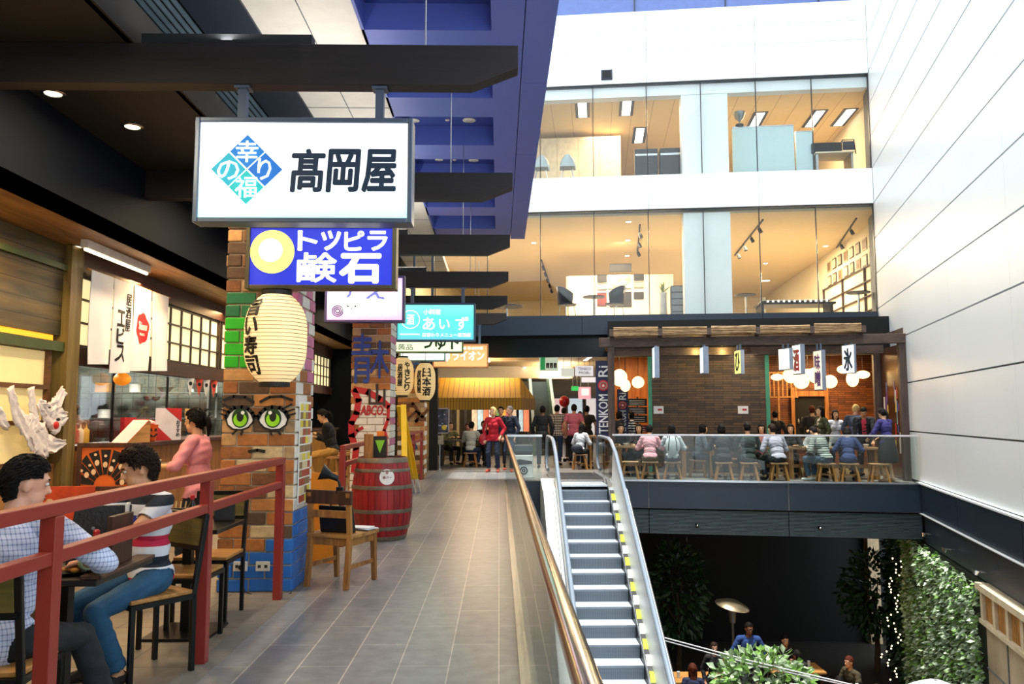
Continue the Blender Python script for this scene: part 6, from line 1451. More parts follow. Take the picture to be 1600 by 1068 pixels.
f = MB(); ringpoly(f, [(.0 + .08 * math.cos(a), .18 + .08 * math.sin(a)) for a in np.linspace(0, 6.28, 24)[:-1]], .03, -.206, -.2); ringpoly(f, [(.03 * math.cos(a), .18 + .03 * math.sin(a)) for a in np.linspace(0, 6.28, 16)[:-1]], .025, -.206, -.2); f.prism([(-.2, .30), (.2, .34), (.2, .40), (-.1, .45), (-.2, .42)], -.206, -.2, 'xz'); f.build('bin_print', ink_black, t)
# ================================================================= OFFICES BEHIND THE GLASS
rzF = math.atan2(-fu.y, -fu.x)
def fo(px, py, d): s_, z_ = fpx(px, py, d); return fc(s_, d, z_), z_
def fsz(n, d, s_): return n * ((fc(s_, d, 8) - EYE).length) / FPX
LAMPS = [(910, 169, 'left in the upper office'), (979, 166, 'second in the upper office'), (999, 211, 'small, deepest in the left half of the upper office'), (1182, 188, 'just right of the aqua-white column'), (1273, 185, 'near the right end of the upper office'), (1319, 183, 'rightmost in the upper office'), (1384, 233, 'x')]
for px, py, say in LAMPS[:6]:
    q = atz(px, py, 10.9); t = T('ceiling_troffer', 'bright white ceiling light panel, ' + say, 'light', (q.x, q.y, 10.899), rzF, 'light panels in the upper office')
    f = MB(); f.box2(-.22, .22, -.75, .75, -.02, 0); f.build('frame', m_slate, t); f = MB(); f.box2(-.13, .13, -.7, .7, -.026, -.02); f.build('lamp_panel', EMIT('troffer_glow', '#fff8e8', 2.2), t)
ZU = 8.28
s0, s1 = fpx(970, 240, 3.6)[0], fpx(838, 240, 3.6)[0]; zt = fpx(910, 214, 3.6)[1]
t = T('white_cabinet', 'long cream wall cabinet at the back of the upper office', 'cabinet', fc((s0 + s1) / 2, 3.6, ZU), rzF); w = (s1 - s0) / 2
f = MB(); f.box2(-w, w, 0, .6, 0, zt - ZU); f.build('body', M('cabinet_cream', '#ecdcb4', .5), t)
for k in range(4): a = -w + k * w / 2; f = MB(); f.box2(a + .01, a + w / 2 - .01, -.02, 0, .3, zt - ZU - .02); f.build('door', M('cabinet_door', '#f2e6c6', .45), t)
for px0, px1, say in ((992, 1028, 'left'), (1031, 1068, 'right')):
    s0, s1 = fpx(px1, 250, .9)[0], fpx(px0, 250, .9)[0]; zt = fpx(1010, 232, .9)[1]; t = T('dark_locker', say + ' one of two dark blue-black cabinets in the upper office window', 'cabinet', fc((s0 + s1) / 2, .9, ZU), rzF, 'dark cabinets'); w = (s1 - s0) / 2
    f = MB(); f.box2(-w, w, 0, .5, 0, zt - ZU); f.build('body', M('locker_navy', '#0a0f18', .4), t, bevel=.02); f = MB(); f.box2(-w + .02, w - .02, -.02, 0, zt - ZU - .22, zt - ZU - .16); f.build('handle_strip', m_steel, t)
for px, say in ((846, 'left'), (887, 'right')):
    q, z = fo(px, 268, .7); t = T('shell_chair', say + ' one of two pale grey shell chairs in the upper office window', 'chair', (q.x, q.y, ZU), rzF, 'shell chairs')
    f = MB(); vs = []
    for i in range(9):
        for j in range(7):
            u, v = i / 8 * 2 - 1, j / 6; x = .24 * u * (1 - .25 * v ** 3); vs.append((x, .18 * (1 - u * u) * -1 * (v > .2) * v + .10 * v, .44 + .46 * v - .10 * u * u * v))
    f.add(vs, [(i * 7 + j, (i + 1) * 7 + j, (i + 1) * 7 + j + 1, i * 7 + j + 1) for i in range(8) for j in range(6)]); o = f.build('shell', M('shell_grey', '#b4c0c0', .4), t, smooth=60); o.modifiers.new('s', 'SOLIDIFY').thickness = .02
    f = MB(); f.box2(-.22, .22, -.42, .02, .43, .45); f.build('seat', M('shell_grey', '#b4c0c0', .4), t, bevel=.01)
    for x in (-.18, .18):
        for y in (-.36, 0): f = MB(); f.cyl((x * 1.2, y, 0), (x * .7, y * .8, .43), .012, n=8); f.build('leg', m_steel, t)
m_aqua = M('aqua_screen', '#d0eaea', .35, var=.04)
for px0, px1, py, say in ((1145, 1241, 198, 'large aqua-white office partition beside the column'), (1244, 1271, 206, 'narrow aqua-white office partition, right of the large one')):
    s0, s1 = fpx(px1, 230, .9)[0], fpx(px0, 230, .9)[0]; zt = fpx((px0 + px1) / 2, py, .9)[1]; w = (s1 - s0) / 2; t = T('partition_screen', say, 'partition', fc((s0 + s1) / 2, .9, ZU), rzF, 'office partitions', 'thing')
    f = MB(); f.box2(-w, w, 0, .12, 0, zt - ZU); f.build('panel', m_aqua, t); f = MB(); f.box2(-w, w, -.01, .13, zt - ZU, zt - ZU + .03); f.build('top_trim', m_steel, t)
    if px0 == 1145:
        q = fc((s0 + s1) / 2 + w - .22, .96, zt + .031); lathe_thing('silver_trophy', 'silver trophy cup on top of the large aqua-white partition', 'trophy', q, [('base', ink_black, [(.12, 0), (.12, .08), (.05, .1)]), ('cup', m_ss, [(.02, .1), (.03, .18), (.12, .26), (.17, .42), (.18, .45), (.16, .44), (.02, .25)])])
s0, s1 = fpx(1332, 250, .9)[0], fpx(1272, 250, .9)[0]; t = T('office_desk', 'office desk at the right end of the upper office window', 'desk', fc((s0 + s1) / 2, 1.0, ZU), rzF); w = (s1 - s0) / 2
f = MB(); f.box2(-w, w, -.3, .5, .70, .74); f.build('desktop', m_cream, t)
for x in (-w + .05, w - .05): f = MB(); f.box2(x - .03, x + .03, -.25, .45, 0, .70); f.build('leg', m_steel, t)
zd = ZU + .741
q, z = fo(1290, 250, 1.0); o = MB(); o.box2(-.42, .42, -.2, .2, 0, max(.3, fpx(1290, 240, 1.0)[1] - zd)); b = o.build('black_printer', m_blkmet, None, bevel=.02, loc=(q.x, q.y, zd)); b.rotation_euler = (0, 0, rzF); tag(b, 'black printer on the office desk behind the upper glass', 'printer')
q, z = fo(1323, 250, 1.0); t = T('monitor_stand', 'black tubular document stand on the office desk, right of the printer', 'stand', (q.x, q.y, zd), rzF); f = MB(); f.tube([(-.28, 0, 0), (-.1, 0, .42), (.22, 0, .42), (.26, 0, 0)], .02, 8); f.build('tube', m_blkmet, t); f = MB(); f.box2(-.1, .24, -.01, .02, .12, .38); f.build('board', m_slate, t)
# middle floor
ZM = 4.30
wb0, wb1 = fpx(888, 440, 5)[0], fpx(1052, 440, 5)[0]
f = MB(); f.box(fc((wb0 + wb1) / 2, 5.1, (ZM + 6.3) / 2), (abs(wb0 - wb1), .2, 6.3 - ZM), Rf); f.box(fc(wb0, 6.6, (ZM + 6.3) / 2), (.15, 3, 6.3 - ZM), Rf); struct(f.build('wall_gallery', m_cream))
area_light('gallery_wash', fc((wb0 + wb1) / 2, 3.6, 6.9), .3, 22, (1, .85, .6), (0.1, 1, -.8), 2.5)
pos = [(952, 987, 412, 424, 0, 'long dark poster at the top of the gallery wall'), (950, 986, 428, 451, 1, 'big bright poster in the middle of the gallery wall'), (933, 948, 429, 441, 0, 'small dark poster, upper left on the gallery wall'), (933, 948, 443, 453, 1, 'small pale poster, left of the big bright poster'), (933, 948, 457, 478, 2, 'reddish poster, lower left on the gallery wall'), (952, 987, 456, 479, 0, 'dark poster below the big bright poster'), (990, 1006, 428, 438, 0, 'small dark poster, upper right on the gallery wall'), (990, 1006, 440, 450, 1, 'small grey poster, right of the big bright poster'), (990, 1006, 456, 467, 0, 'small dark poster, lower right on the gallery wall')]
for x0, x1, y0, y1, c_, say in pos:
    s1, z1 = fpx(x0, y0, 4.98); s0, z0 = fpx(x1, y1, 4.98); w = (s1 - s0) / 2; h = z1 - z0; t = T('gallery_poster', say, 'poster', fc((s0 + s1) / 2, 4.98, z0), rzF, 'gallery posters')
    f = MB(); f.box2(-w, w, 0, .02, 0, h); f.build('print', M('gallery%d' % c_, ['#2c241c', '#d8c8a4', '#7c2a1c'][c_], .5, var=.8, scale=5), t); f = MB()
    f.box2(-w, w, -.01, 0, 0, .02); f.box2(-w, w, -.01, 0, h - .02, h); f.build('frame', ink_black, t)
def round_table(px, py, d, say, r=.4, bar=False):
    q, z = fo(px, py, d); t = T('round_table', say, 'table', (q.x, q.y, ZM), rzF, 'round tables in the middle office'); h = z - ZM
    f = MB(); f.cyl((0, 0, h - .03), (0, 0, h), r, n=28); f.build('tabletop', m_slate, t); f = MB(); f.cyl((0, 0, .02), (0, 0, h - .03), .035, n=10); f.build('stem', m_steel, t); f = MB(); f.cyl((0, 0, 0), (0, 0, .02), .25, n=20); f.build('foot', m_steel, t)
round_table(928, 463, 1.3, 'round dark table between the two black chairs behind the middle glass', .33); round_table(792, 478, 1.2, 'round dark table at the far left behind the middle glass', .5); round_table(1165, 460, 1.6, 'tall round bar table just right of the column, middle office', .3); round_table(1341, 456, 1.3, 'tall round bar table by the right end of the middle office', .33)
def offchair(px, face, say):
    q, z = fo(px, 470, 1.0); t = T('tub_chair', say, 'chair', (q.x, q.y, ZM), rzF + face, 'black chairs in the middle office'); f = MB(); n = 18; vs = []
    for i in range(n + 1):
        a = math.pi * (i / n) + math.pi; h = .30 + .22 * math.sin(math.pi * i / n)
        vs += [(.27 * math.cos(a), .27 * math.sin(a), .44), (.31 * math.cos(a), .33 * math.sin(a), .44 + h)]
    f.add(vs, [(2 * i, 2 * i + 2, 2 * i + 3, 2 * i + 1) for i in range(n)]); o = f.build('backrest', M('chair_black', '#15171a', .4), t, smooth=60); o.modifiers.new('s', 'SOLIDIFY').thickness = .025
    f = MB(); f.cyl((0, 0, .42), (0, 0, .46), .28, n=22); f.build('seat', M('chair_black', '#15171a', .4), t)
    for a in range(4): c_, s_ = math.cos(a * 1.571 + .78), math.sin(a * 1.571 + .78); f = MB(); f.cyl((.28 * c_, .28 * s_, 0), (.2 * c_, .2 * s_, .42), .012, n=8); f.build('leg', m_steel, t)
offchair(886, -.9, 'black tub chair left of the round table, middle office'); offchair(961, .9, 'black tub chair right of the round table, before the posters')
t_, z = fo(1036, 470, 1.6); t = T('vase_plant', 'spiky green plant in a tall white vase beside the column', 'plant', (t_.x, t_.y, ZM)); f = MB(); hv = fpx(1036, 457, 1.6)[1] - ZM; f.lathe([(.10, 0), (.13, .05), (.11, hv - .1), (.13, hv), (.08, hv)], 20); f.build('vase', M('vase_white', '#e8e4da', .3), t, smooth=50); f = MB()
for k in range(26):
    a = random.uniform(0, 6.28); b_ = random.uniform(.4, 1.4); L = random.uniform(.25, .5); p = Vector((0, 0, hv)); d = Vector((math.cos(a) * math.cos(b_), math.sin(a) * math.cos(b_), math.sin(b_))); s_ = d.cross(Vector((0, 0, 1))).normalized() * .02; f.add([p - s_, p + d * L * .6 - s_ * .8, p + d * L - Vector((0, 0, .08)), p + d * L * .6 + s_ * .8, p + s_], [(0, 1, 2, 3, 4)])
f.build('foliage', M('spiky_leaf', '#7c8a34', .5, var=.3), t); tag(t.children[-1], kind='stuff')
s0, s1 = fpx(1071, 470, 1.0)[0], fpx(1049, 470, 1.0)[0]; zt = fpx(1060, 446, 1.0)[1]; t = T('drawer_unit', 'grey drawer unit against the aqua-white column, middle office', 'drawers', fc((s0 + s1) / 2, 1.2, ZM), rzF); w = (s1 - s0) / 2; f = MB(); f.box2(-w, w, -.2, .2, 0, zt - ZM); f.build('body', m_slate, t)
for k in range(5): h = (zt - ZM) / 5; f = MB(); f.box2(-w + .02, w - .02, -.22, -.2, k * h + .02, (k + 1) * h - .02); f.build('drawer', M('drawer_grey', '#6c757c', .4), t)
s0, s1 = fpx(1305, 475, 2.0)[0], fpx(1186, 475, 2.0)[0]; zt = fpx(1245, 468, 2.0)[1]; t = T('display_table', 'dark display table with a row of white lights, middle office', 'table', fc((s0 + s1) / 2, 2.4, ZM), rzF); w = (s1 - s0) / 2; h = zt - ZM
f = MB(); f.box2(-w, w, -.5, .5, h - .14, h - .08); f.build('tabletop', m_blkmet, t); f = MB(); f.box2(-w + .1, w - .1, -.4, .4, h - .02, h); f.build('canopy', M('canopy_white', '#dcdcd4', .4), t)
for k in range(12): f = MB(); f.cyl((-w + .25 + k * (2 * w - .5) / 11, -.45, h - .08), (-w + .25 + k * (2 * w - .5) / 11, -.45, h - .02), .03, n=8); f.build('lamp', EMIT('table_lamp', '#fff6e0', 1.5), t)
for x in (-w + .1, w - .1): f = MB(); f.box2(x - .04, x + .04, -.4, .4, 0, h - .14); f.build('leg', m_blkmet, t)
# ceiling tracks with spots, round downlights
def track(p0, p1, n, say):
    a, b = atz(*p0, 7.2), atz(*p1, 7.2); t = T('light_track', say, 'light track', (a.x, a.y, 7.199), 0, 'spot tracks in the middle office'); d = b - a
    f = MB(); f.bar((0, 0, -.02), (d.x, d.y, -.02), .04, .038); f.build('rail', m_blkmet if True else 0, t)
    for k in range(n):
        p = d * ((k + .5) / n); f = MB(); f.cyl((p.x, p.y, -.04), (p.x, p.y, -.12), .015, n=6); f.cyl((p.x, p.y, -.12), (p.x + .05, p.y - .04, -.26), .05, .06, n=10); f.build('spot', m_blkmet, t)
track((1148, 398), (1192, 342), 4, 'black spot track on the ceiling, just right of the column'); track((1266, 448), (1338, 340), 6, 'long black spot track on the ceiling near the right end'); track((846, 405), (862, 452), 5, 'black spot track on the ceiling in the left half'); track((1000, 350), (996, 395), 3, 'short black spot track on the ceiling left of the column')
for k, (px, py, say) in enumerate(((834, 379, 'left of the nearest mullion'), (982, 346, 'high in the left bay'), (981, 375, 'in the left bay, below another'), (980, 399, 'deepest in the left bay'), (1197, 438, 'brightest, right of the column'), (1290, 384, 'between the two tracks'), (1196, 411, 'above the brightest one'))):
    q = atz(px, py, 7.2); R_ = .16 if k == 4 else .08; t = T('round_downlight', 'round white downlight in the middle office ceiling, ' + say, 'light', (q.x, q.y, 7.199), 0, 'round downlights in the middle office'); f = MB(); f.lathe([(R_, -.01), (R_ * 1.3, -.004), (R_ * 1.3, 0), (R_, 0)], 20, cap=False); f.build('rim', M('lamp_white', '#d8d2c4', .5), t); f = MB(); f.cyl((0, 0, -.008), (0, 0, -.001), R_, n=18); f.build('lens', EMIT('downlight_glow_b', '#fff6dc', 6), t)
t = T('display_shelves', 'wall shelves full of pictures along the right side of the middle office', 'shelves', fc(-.5, 2.0, ZM), rzF); f = MB()
for z in (.3, .75, 1.2, 1.65): f = MB(); f.box2(-.0, .07, -1.5, 5, z, z + .03); f.build('shelf_board', m_dwood, t)
for y in (-1.5, .6, 2.8, 5): f = MB(); f.box2(-.0, .07, y - .02, y + .02, 0, 1.7); f.build('upright', m_dwood, t)
rnd = random.Random(21)
for k in range(20):
    y = -1.3 + (k % 10) * .62; z = 1.70 + (k // 10) * .5; t = T('small_picture', f'small picture, {["first", "second", "third", "fourth", "fifth", "sixth", "seventh", "eighth", "ninth", "tenth"][k % 10]} from the glass in the {"lower" if k < 10 else "upper"} row, right office wall', 'picture', fc(-.56, 2.0 + y, ZM + z), rzF, 'pictures on the right office wall'); f = MB(); f.box2(-.02, .0, -.2, .2, 0, .36); f.build('frame', M('pic%d' % (k % 3), ['#5a4428', '#c8b48c', '#2c2a2a'][k % 3], .5), t); f = MB(); f.box2(-.025, -.02, -.16, .16, .04, .32); f.build('print', M('picp%d' % (k % 3), ['#e8d8b4', '#8a6a48', '#b8a888'][k % 3], .5, var=.6, scale=9), t)
q = atpl(948, 118, FC, fn); t = T('facade_speaker', 'small dark square speaker grille on the white parapet', 'speaker', (q.x, q.y, q.z), rzF); f = MB(); f.box2(-.16, .16, -.10, .0, -.14, .14); f.build('case', m_slate, t, bevel=.01); f = MB(); f.box2(-.12, .12, -.11, -.10, -.10, .10); f.build('grille', m_blkmet, t)

# ================================================================= HALL BEYOND THE WALKWAY
f = MB(); f.box2(at(671, 650, 22.1).x, at(684, 650, 22.1).x, 21.95, 22.3, 0, 3.42); struct(f.build('trim_black_column', m_black))
# awning of the cafe
YA_ = 24.3; xa, xb = at(650, 640, YA_).x, at(814, 640, YA_).x; zv, ze = at(750, 640, YA_).z, at(750, 621, YA_).z; zt_ = at(750, 590, YA_ + 1.5).z; xc = at(836, 640, YA_ + 1.6).x
t = T('cafe_awning', 'yellow ribbed awning over the cafe at the end of the walkway', 'awning', ((xa + xb) / 2, YA_, zv)); O = ((xa + xb) / 2, YA_, zv); m_awn = STRIPES('awning_yellow', .16, [(0, '#c79a12'), (.86, '#8a6608')], 'x', .7)
f = MB(O); n = 40
vs = []
for i in range(n + 1):
    x = xa + (xb - xa) * i / n; vs += [(x, YA_, ze), (x + .0, YA_ + 1.5, zt_)]
vs += [(xc, YA_ + 1.7, ze), (xb + .02, YA_ + 1.5, zt_)]
fs = [(2 * i, 2 * i + 2, 2 * i + 3, 2 * i + 1) for i in range(n)] + [(2 * n, 2 * n + 2, 2 * n + 3, 2 * n + 1)]
f.add(vs, fs); o = f.build('canopy', m_awn, t); o.modifiers.new('s', 'SOLIDIFY').thickness = .02
f = MB(O); f.box2(xa, xb, YA_ - .01, YA_ + .01, zv, ze); f.hexa([(xb, YA_, zv), (xb + .02, YA_, zv), (xc + .02, YA_ + 1.7, zv), (xc, YA_ + 1.7, zv), (xb, YA_, ze), (xb + .02, YA_, ze), (xc + .02, YA_ + 1.7, ze), (xc, YA_ + 1.7, ze)]); f.build('valance', STRIPES('valance_yellow', .09, [(0, '#a87c10'), (.8, '#6a4c08')], 'x', .7), t)
for x in (xa + .1, xb - .1): f = MB(O); f.cyl((x, YA_ + .1, 0), (x, YA_ + .1, ze), .04, n=10); f.build('pole', m_blkmet, t)
# cafe back wall: slats left, lit posters right
f = MB(); f.box2(-4.5, 1.12, 30.0, 30.2, 0, 2.75); struct(f.build('wall_cafe_back', M('cafe_dark', '#3c3a2c', .7, var=.4, scale=2)))
rnd = random.Random(4)
for k in range(9):
    x = -3.2 + k * .28; o = MB(); o.box2(-.05, .05, -.04, .04, 0, 2.4); b = o.build('upright_slat', M('slat%d' % (k % 2), ['#8a7a54', '#2c2c28'][k % 2], .6), None, loc=(x, 29.6, 0)); tag(b, f'upright wooden slat of the cafe screen, {["first", "second", "third", "fourth", "fifth", "sixth", "seventh", "eighth", "ninth"][k]} from the left', 'slat', 'cafe screen slats', 'thing')
cols_ = ['#c8b8a0', '#a8c8d8', '#d87c5c', '#e8e0e8', '#5a8a4c', '#d8a43c', '#c85c6c']
for k in range(10):
    x = -.9 + k * .21; y = 29.2 + (k % 3) * .15; h = 1.3 + .5 * rnd.random(); t = T('lit_poster', f'bright shop poster beyond the awning, {["first", "second", "third", "fourth", "fifth", "sixth", "seventh", "eighth", "ninth", "tenth"][k]} from the left', 'poster', (x, y, 0), 0, 'bright posters beyond the cafe')
    f = MB(); f.box2(-.10, .10, 0, .03, .9, .9 + h); f.build('print', M('lit%d' % (k % 7), cols_[k % 7], .5, var=.5, scale=4, emit=.25), t); f = MB(); f.box2(-.02, .02, 0, .03, 0, .9); f.build('post', m_blkmet, t)
for px, say in ((748, 'left'), (764, 'right')):
    q = at(px, 616, 24.9); t = T('bare_bulb', say + ' one of two glowing bulbs under the yellow awning', 'bulb', q, 0, 'bulbs under the awning'); f = MB(); f.ell((0, 0, 0), .09, 14, 9); f.build('bulb', EMIT('bulb_glow', '#ffe08a', 4), t, smooth=60); f = MB(); f.cyl((0, 0, .08), (0, 0, ze + (zt_ - ze) * .4 - .02 - q.z), .008, n=6); f.build('cord', ink_black, t)
point_light('cafe_light', (-.8, 25.8, 2.3), 30, WARM, .1); area_light('poster_light', (.2, 27.6, 3.2), 1.0, 60, WHITE, (0, .6, -1), 2.0)
# rising escalator at the back
t = T('rising_escalator', 'dark escalator rising at the back of the hall behind the yellow awning', 'escalator', (1.9, 30, 0), 0, None, 'thing'); xl_, xr_ = at(836, 620, 30).x, at(866, 620, 30).x; O = (1.9, 30, 0)
for k in range(14): f = MB(O); f.box2(xl_, xr_, 30 + .36 * k, 30.4 + .36 * k, 0.0 + .21 * k, .21 * (k + 1)); f.build('step', M('dark_step', '#3a4440', .5), t)
for x in (xl_ - .12, xr_): f = MB(O); f.hexa([(x, 29.6, 0), (x + .12, 29.6, 0), (x + .12, 35.2, 3.0), (x, 35.2, 3.0), (x, 29.6, .9), (x + .12, 29.6, .9), (x + .12, 34.0, 3.4), (x, 34.0, 3.4)]); f.build('side_panel', M('side_green', '#4c5c3c', .4), t)
# hanging hall signs
def hall_sign(px0, px1, py0, py1, Y, say, face, hang=True):
    a, b = at(px0, py1, Y), at(px1, py0, Y); W, H = b.x - a.x, b.z - a.z; t = T('hall_sign', say, 'sign', (a.x, Y, a.z), 0, 'hanging hall signs'); f = MB(); f.box2(0, W, 0, .08, 0, H); f.build('box', face, t)
    for x in (W * .2, W * .8): f = MB(); f.cyl((x, .04, H), (x, .04, 3.42 - a.z), .01, n=6); f.build('rod', m_steel, t)
    return t, W, H
t, W, H = hall_sign(843, 872, 557, 579, 25.5, 'pale hall sign with a green end and three black pictograms', EMIT('sign_pale_green', '#cfe0c8', .42))
f = MB(); f.box2(.03, W * .3, -.006, 0, .03, H - .03); f.build('green_field', EMIT('sign_green', '#2f9a58', .4), t)
for k in range(3): f = MB(); x = W * (.36 + .2 * k); f.box2(x, x + W * .16, -.006, 0, H * .2, H * .55); f.build('pictogram_tile', ink_black, t); f = MB(); f.cyl((x + W * .08, -.01, H * .43), (x + W * .08, -.006, H * .43), W * .02, n=8); f.box2(x + W * .06, x + W * .1, -.01, -.006, H * .23, H * .38); f.build('pictogram', M('pict_white', '#e8e8e4', .6), t)
t, W, H = hall_sign(899, 927, 571, 587, 25.0, 'white hanging sign with violet lettering near the navy banner', EMIT('sign_white', '#f4f2f6', .5)); lett(t, 'lettering', M('ink_violet', '#4a3a6c', .5), [('TENKO', W * .15, H * .55, W * .7, H * .28, .01), ('MORi', W * .2, H * .16, W * .6, H * .28, .01)], y=0.0)
hall_sign(877, 897, 575, 588, 26.0, 'plain pale hanging sign left of the violet-lettered one', EMIT('sign_plain', '#dfe6dc', .42)); hall_sign(909, 931, 589, 597, 27.5, 'narrow blank white hanging sign below the violet-lettered one', EMIT('sign_white', '#f4f2f6', .5))
t, W, H = hall_sign(893, 904, 603, 610, 30, 'small green exit sign deep in the hall', EMIT('exit_green', '#2fae58', .6))
t, W, H = hall_sign(904, 923, 604, 623, 31, 'pink framed white shop sign deep in the hall', EMIT('shop_pink', '#e8a4b8', .5)); f = MB(); f.box2(W * .25, W * .85, -.006, 0, H * .3, H * .85); f.build('white_field', EMIT('sign_white', '#f4f2f6', .5), t)
for k, (x, y, L, say) in enumerate(((2.95, 26.2, 2.4, 'white ceiling strip light above the navy banner'), (1.0, 33.5, 4.5, 'long white ceiling strip light deep in the hall'), (-.4, 26.5, 3.5, 'white ceiling strip light above the yellow awning'))):
    t = T('linear_light', say, 'light', (x, y, 3.419), 0, 'strip lights in the hall'); f = MB(); f.box2(-.09, .09, -L / 2, L / 2, -.05, 0); f.build('housing', M('lamp_white', '#d8d2c4', .5), t); f = MB(); f.box2(-.06, .06, -L / 2 + .05, L / 2 - .05, -.058, -.05); f.build('diffuser', EMIT('linear_glow', '#fff8ec', 2.2), t)
q = at(882, 627, 26); t = T('red_balloon', 'round red balloon on a string above the shoppers', 'balloon', (q.x, q.y, 0)); f = MB(); f.ell((0, 0, q.z), (.175, .175, .185), 22, 14); f.build('balloon', M('balloon_red', '#c4141c', .3), t, smooth=60); f = MB(); f.cyl((0, 0, .1), (0, 0, q.z - .18), .004, n=5); f.build('string', ink_white if False else m_steel, t); f = MB(); f.cyl((0, 0, 0), (0, 0, .1), .06, n=12); f.build('weight', m_blkmet, t)
for k in range(6):
    x = 1.7 + k * 1.0; t = T('shop_front', f'brightly lit shop window at the end of the hall, {["first", "second", "third", "fourth", "fifth", "sixth"][k]} from the escalator', 'shop window', (x, 43.6, 0), 0, 'shop windows at the hall end', 'thing'); f = MB(); f.box2(0, .9, 0, .1, 0, 2.6); f.build('frame', M('sf_frame', '#8a8484', .5), t); f = MB(); f.box2(.06, .84, -.02, 0, .3, 2.4); f.build('display', EMIT('shopwin%d' % (k % 3), ['#e4dcd8', '#e8c4c0', '#c8d8e0'][k % 3], .5), t)
# cafe table
t = T('cafe_table', 'dark cafe table under the yellow awning', 'table', (-1.05, 24.0, 0)); f = MB(); f.box2(-.75, .75, -.35, .35, .72, .76); f.build('tabletop', m_tabtop, t)
for x in (-.65, .65):
    for y in (-.28, .28): f = MB(); f.box2(x - .03, x + .03, y - .03, y + .03, 0, .72); f.build('leg', m_blkmet, t)
for x, y, say in ((-1.55, 24.75, 'far left seat'), (-.95, 24.75, 'far middle seat'), (-.45, 24.75, 'far right seat'), (-.83, 23.3, 'near seat')):
    o = dup(proto, (x, y, 0), 0, 'wooden stool at the cafe table, ' + say, 'stools at the cafe table')

# ================================================================= LOWER COURT
ZL = -4.85
def leaves(f, n, sampler, size, droop=.4):
    for k in range(n):
        p, nrm = sampler(); d = (nrm + Vector((random.uniform(-.8, .8), random.uniform(-.8, .8), random.uniform(-.8, .4)))).normalized(); s_ = d.cross(Vector((random.uniform(-1, 1), random.uniform(-1, 1), random.uniform(-.2, 1)))).normalized(); L = size * random.uniform(.6, 1.3); w = L * .28
        m_ = p + d * L * .5 + d.cross(s_) * L * .08
        f.add([p, m_ - s_ * w, p + d * L - Vector((0, 0, droop * L * .3)), m_ + s_ * w], [(0, 1, 2), (0, 2, 3)])
def crown(c, r, shell=.55):
    c = Vector(c)
    def smp():
        v = Vector((random.gauss(0, 1), random.gauss(0, 1), random.gauss(0, 1))).normalized(); u = random.uniform(shell, 1); return c + Vector((v.x * r[0] * u, v.y * r[1] * u, v.z * r[2] * u)), v
    return smp
m_leafw = M('sun_paled_green_leaf', '#aabf9c', .35, var=.5, scale=30, spec=.6)  # leaf green whitened so the colour carries the sun highlights
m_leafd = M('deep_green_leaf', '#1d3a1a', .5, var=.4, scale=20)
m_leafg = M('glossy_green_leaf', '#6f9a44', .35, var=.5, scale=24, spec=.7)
m_bark = M('bark', '#3a2a1c', .9, var=.3, scale=12, bump=.4)
def tree(name, label, c, r, n, size, mat_, trunk=.06, group=None, mat2=None):
    c = Vector(c); t = T(name, label, 'tree' if 'tree' in name else 'shrub', (c.x, c.y, ZL), 0, group); O = (c.x, c.y, ZL); f = MB(O)
    if mat2:
        leaves(f, n // 2, crown(c, r), size); f.mat(1); leaves(f, n // 2, crown(c, r), size); f.build('crown', [mat_, mat2], t)
    else: leaves(f, n, crown(c, r), size); f.build('crown', mat_, t)
    tag(t.children[-1], kind='stuff')
    f = MB(O); f.tube([(c.x, c.y, ZL), (c.x + .03, c.y, ZL + .6), (c.x, c.y, c.z)], [trunk, trunk * .85, trunk * .4], 8)
    for k in range(6):
        a = k * 1.05; f.tube([(c.x, c.y, c.z - r[2] * .6), (c.x + r[0] * .6 * math.cos(a), c.y + r[1] * .6 * math.sin(a), c.z + r[2] * .3 * math.sin(k * 2.0))], [trunk * .4, trunk * .15], 5)
    f.build('trunk', m_bark, t); return t
c = at(1190, 1064, 13.6); t = tree('leafy_shrub', 'bright leafy shrub in a white planter, front of the lower court', c, (.84, .6, .52), 900, .17, m_leafw, .05, None, m_leafg)
f = MB((c.x, c.y, ZL)); f.lathe([(.30, ZL), (.42, ZL + .7), (.45, ZL + .72), (.40, ZL + .70)], 24, (c.x, c.y, 0)); f.build('planter', M('planter_white', '#d4d2cc', .5), t, smooth=40)
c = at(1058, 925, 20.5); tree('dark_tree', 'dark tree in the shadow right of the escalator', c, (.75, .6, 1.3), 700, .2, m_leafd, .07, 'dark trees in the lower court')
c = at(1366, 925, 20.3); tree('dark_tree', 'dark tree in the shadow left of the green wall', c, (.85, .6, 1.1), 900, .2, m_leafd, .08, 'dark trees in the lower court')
f = MB(); a = at(1353, 845, 22.8); b = at(1373, 905, 22.8); f.box2(a.x, b.x, 22.7, 22.98, ZL, -1.2); struct(f.build('trim_lower_column', M('lower_column', '#c8b08c', .7)))
t = T('living_wall', 'sunlit living wall of small green leaves on the right side of the lower court', 'green wall', rw(5.3, 0, ZL), 0, None, 'thing'); O = rw(5.3, 0, ZL)
f = MB(O); f.box(rw(5.3, .08, -3.05), (5.96, .14, 3.55), Rw); f.build('backing', M('backing_green', '#142010', .9), t)
def wsmp():
    tt = random.uniform(2.3, 8.25); z = random.uniform(ZL, -1.28 + .05 * math.sin(tt * 7)); return rw(tt, -.02 - .10 * random.random() ** 2 - .06 * max(0, math.sin(tt * 5 + z * 4)), z), -wn + Vector((0, 0, .2))
f = MB(O); leaves(f, 5200, wsmp, .105, .8); f.mat(1); leaves(f, 3800, wsmp, .10, .8); f.build('foliage', [m_leafw, m_leafg], t); tag(t.children[-1], kind='stuff')
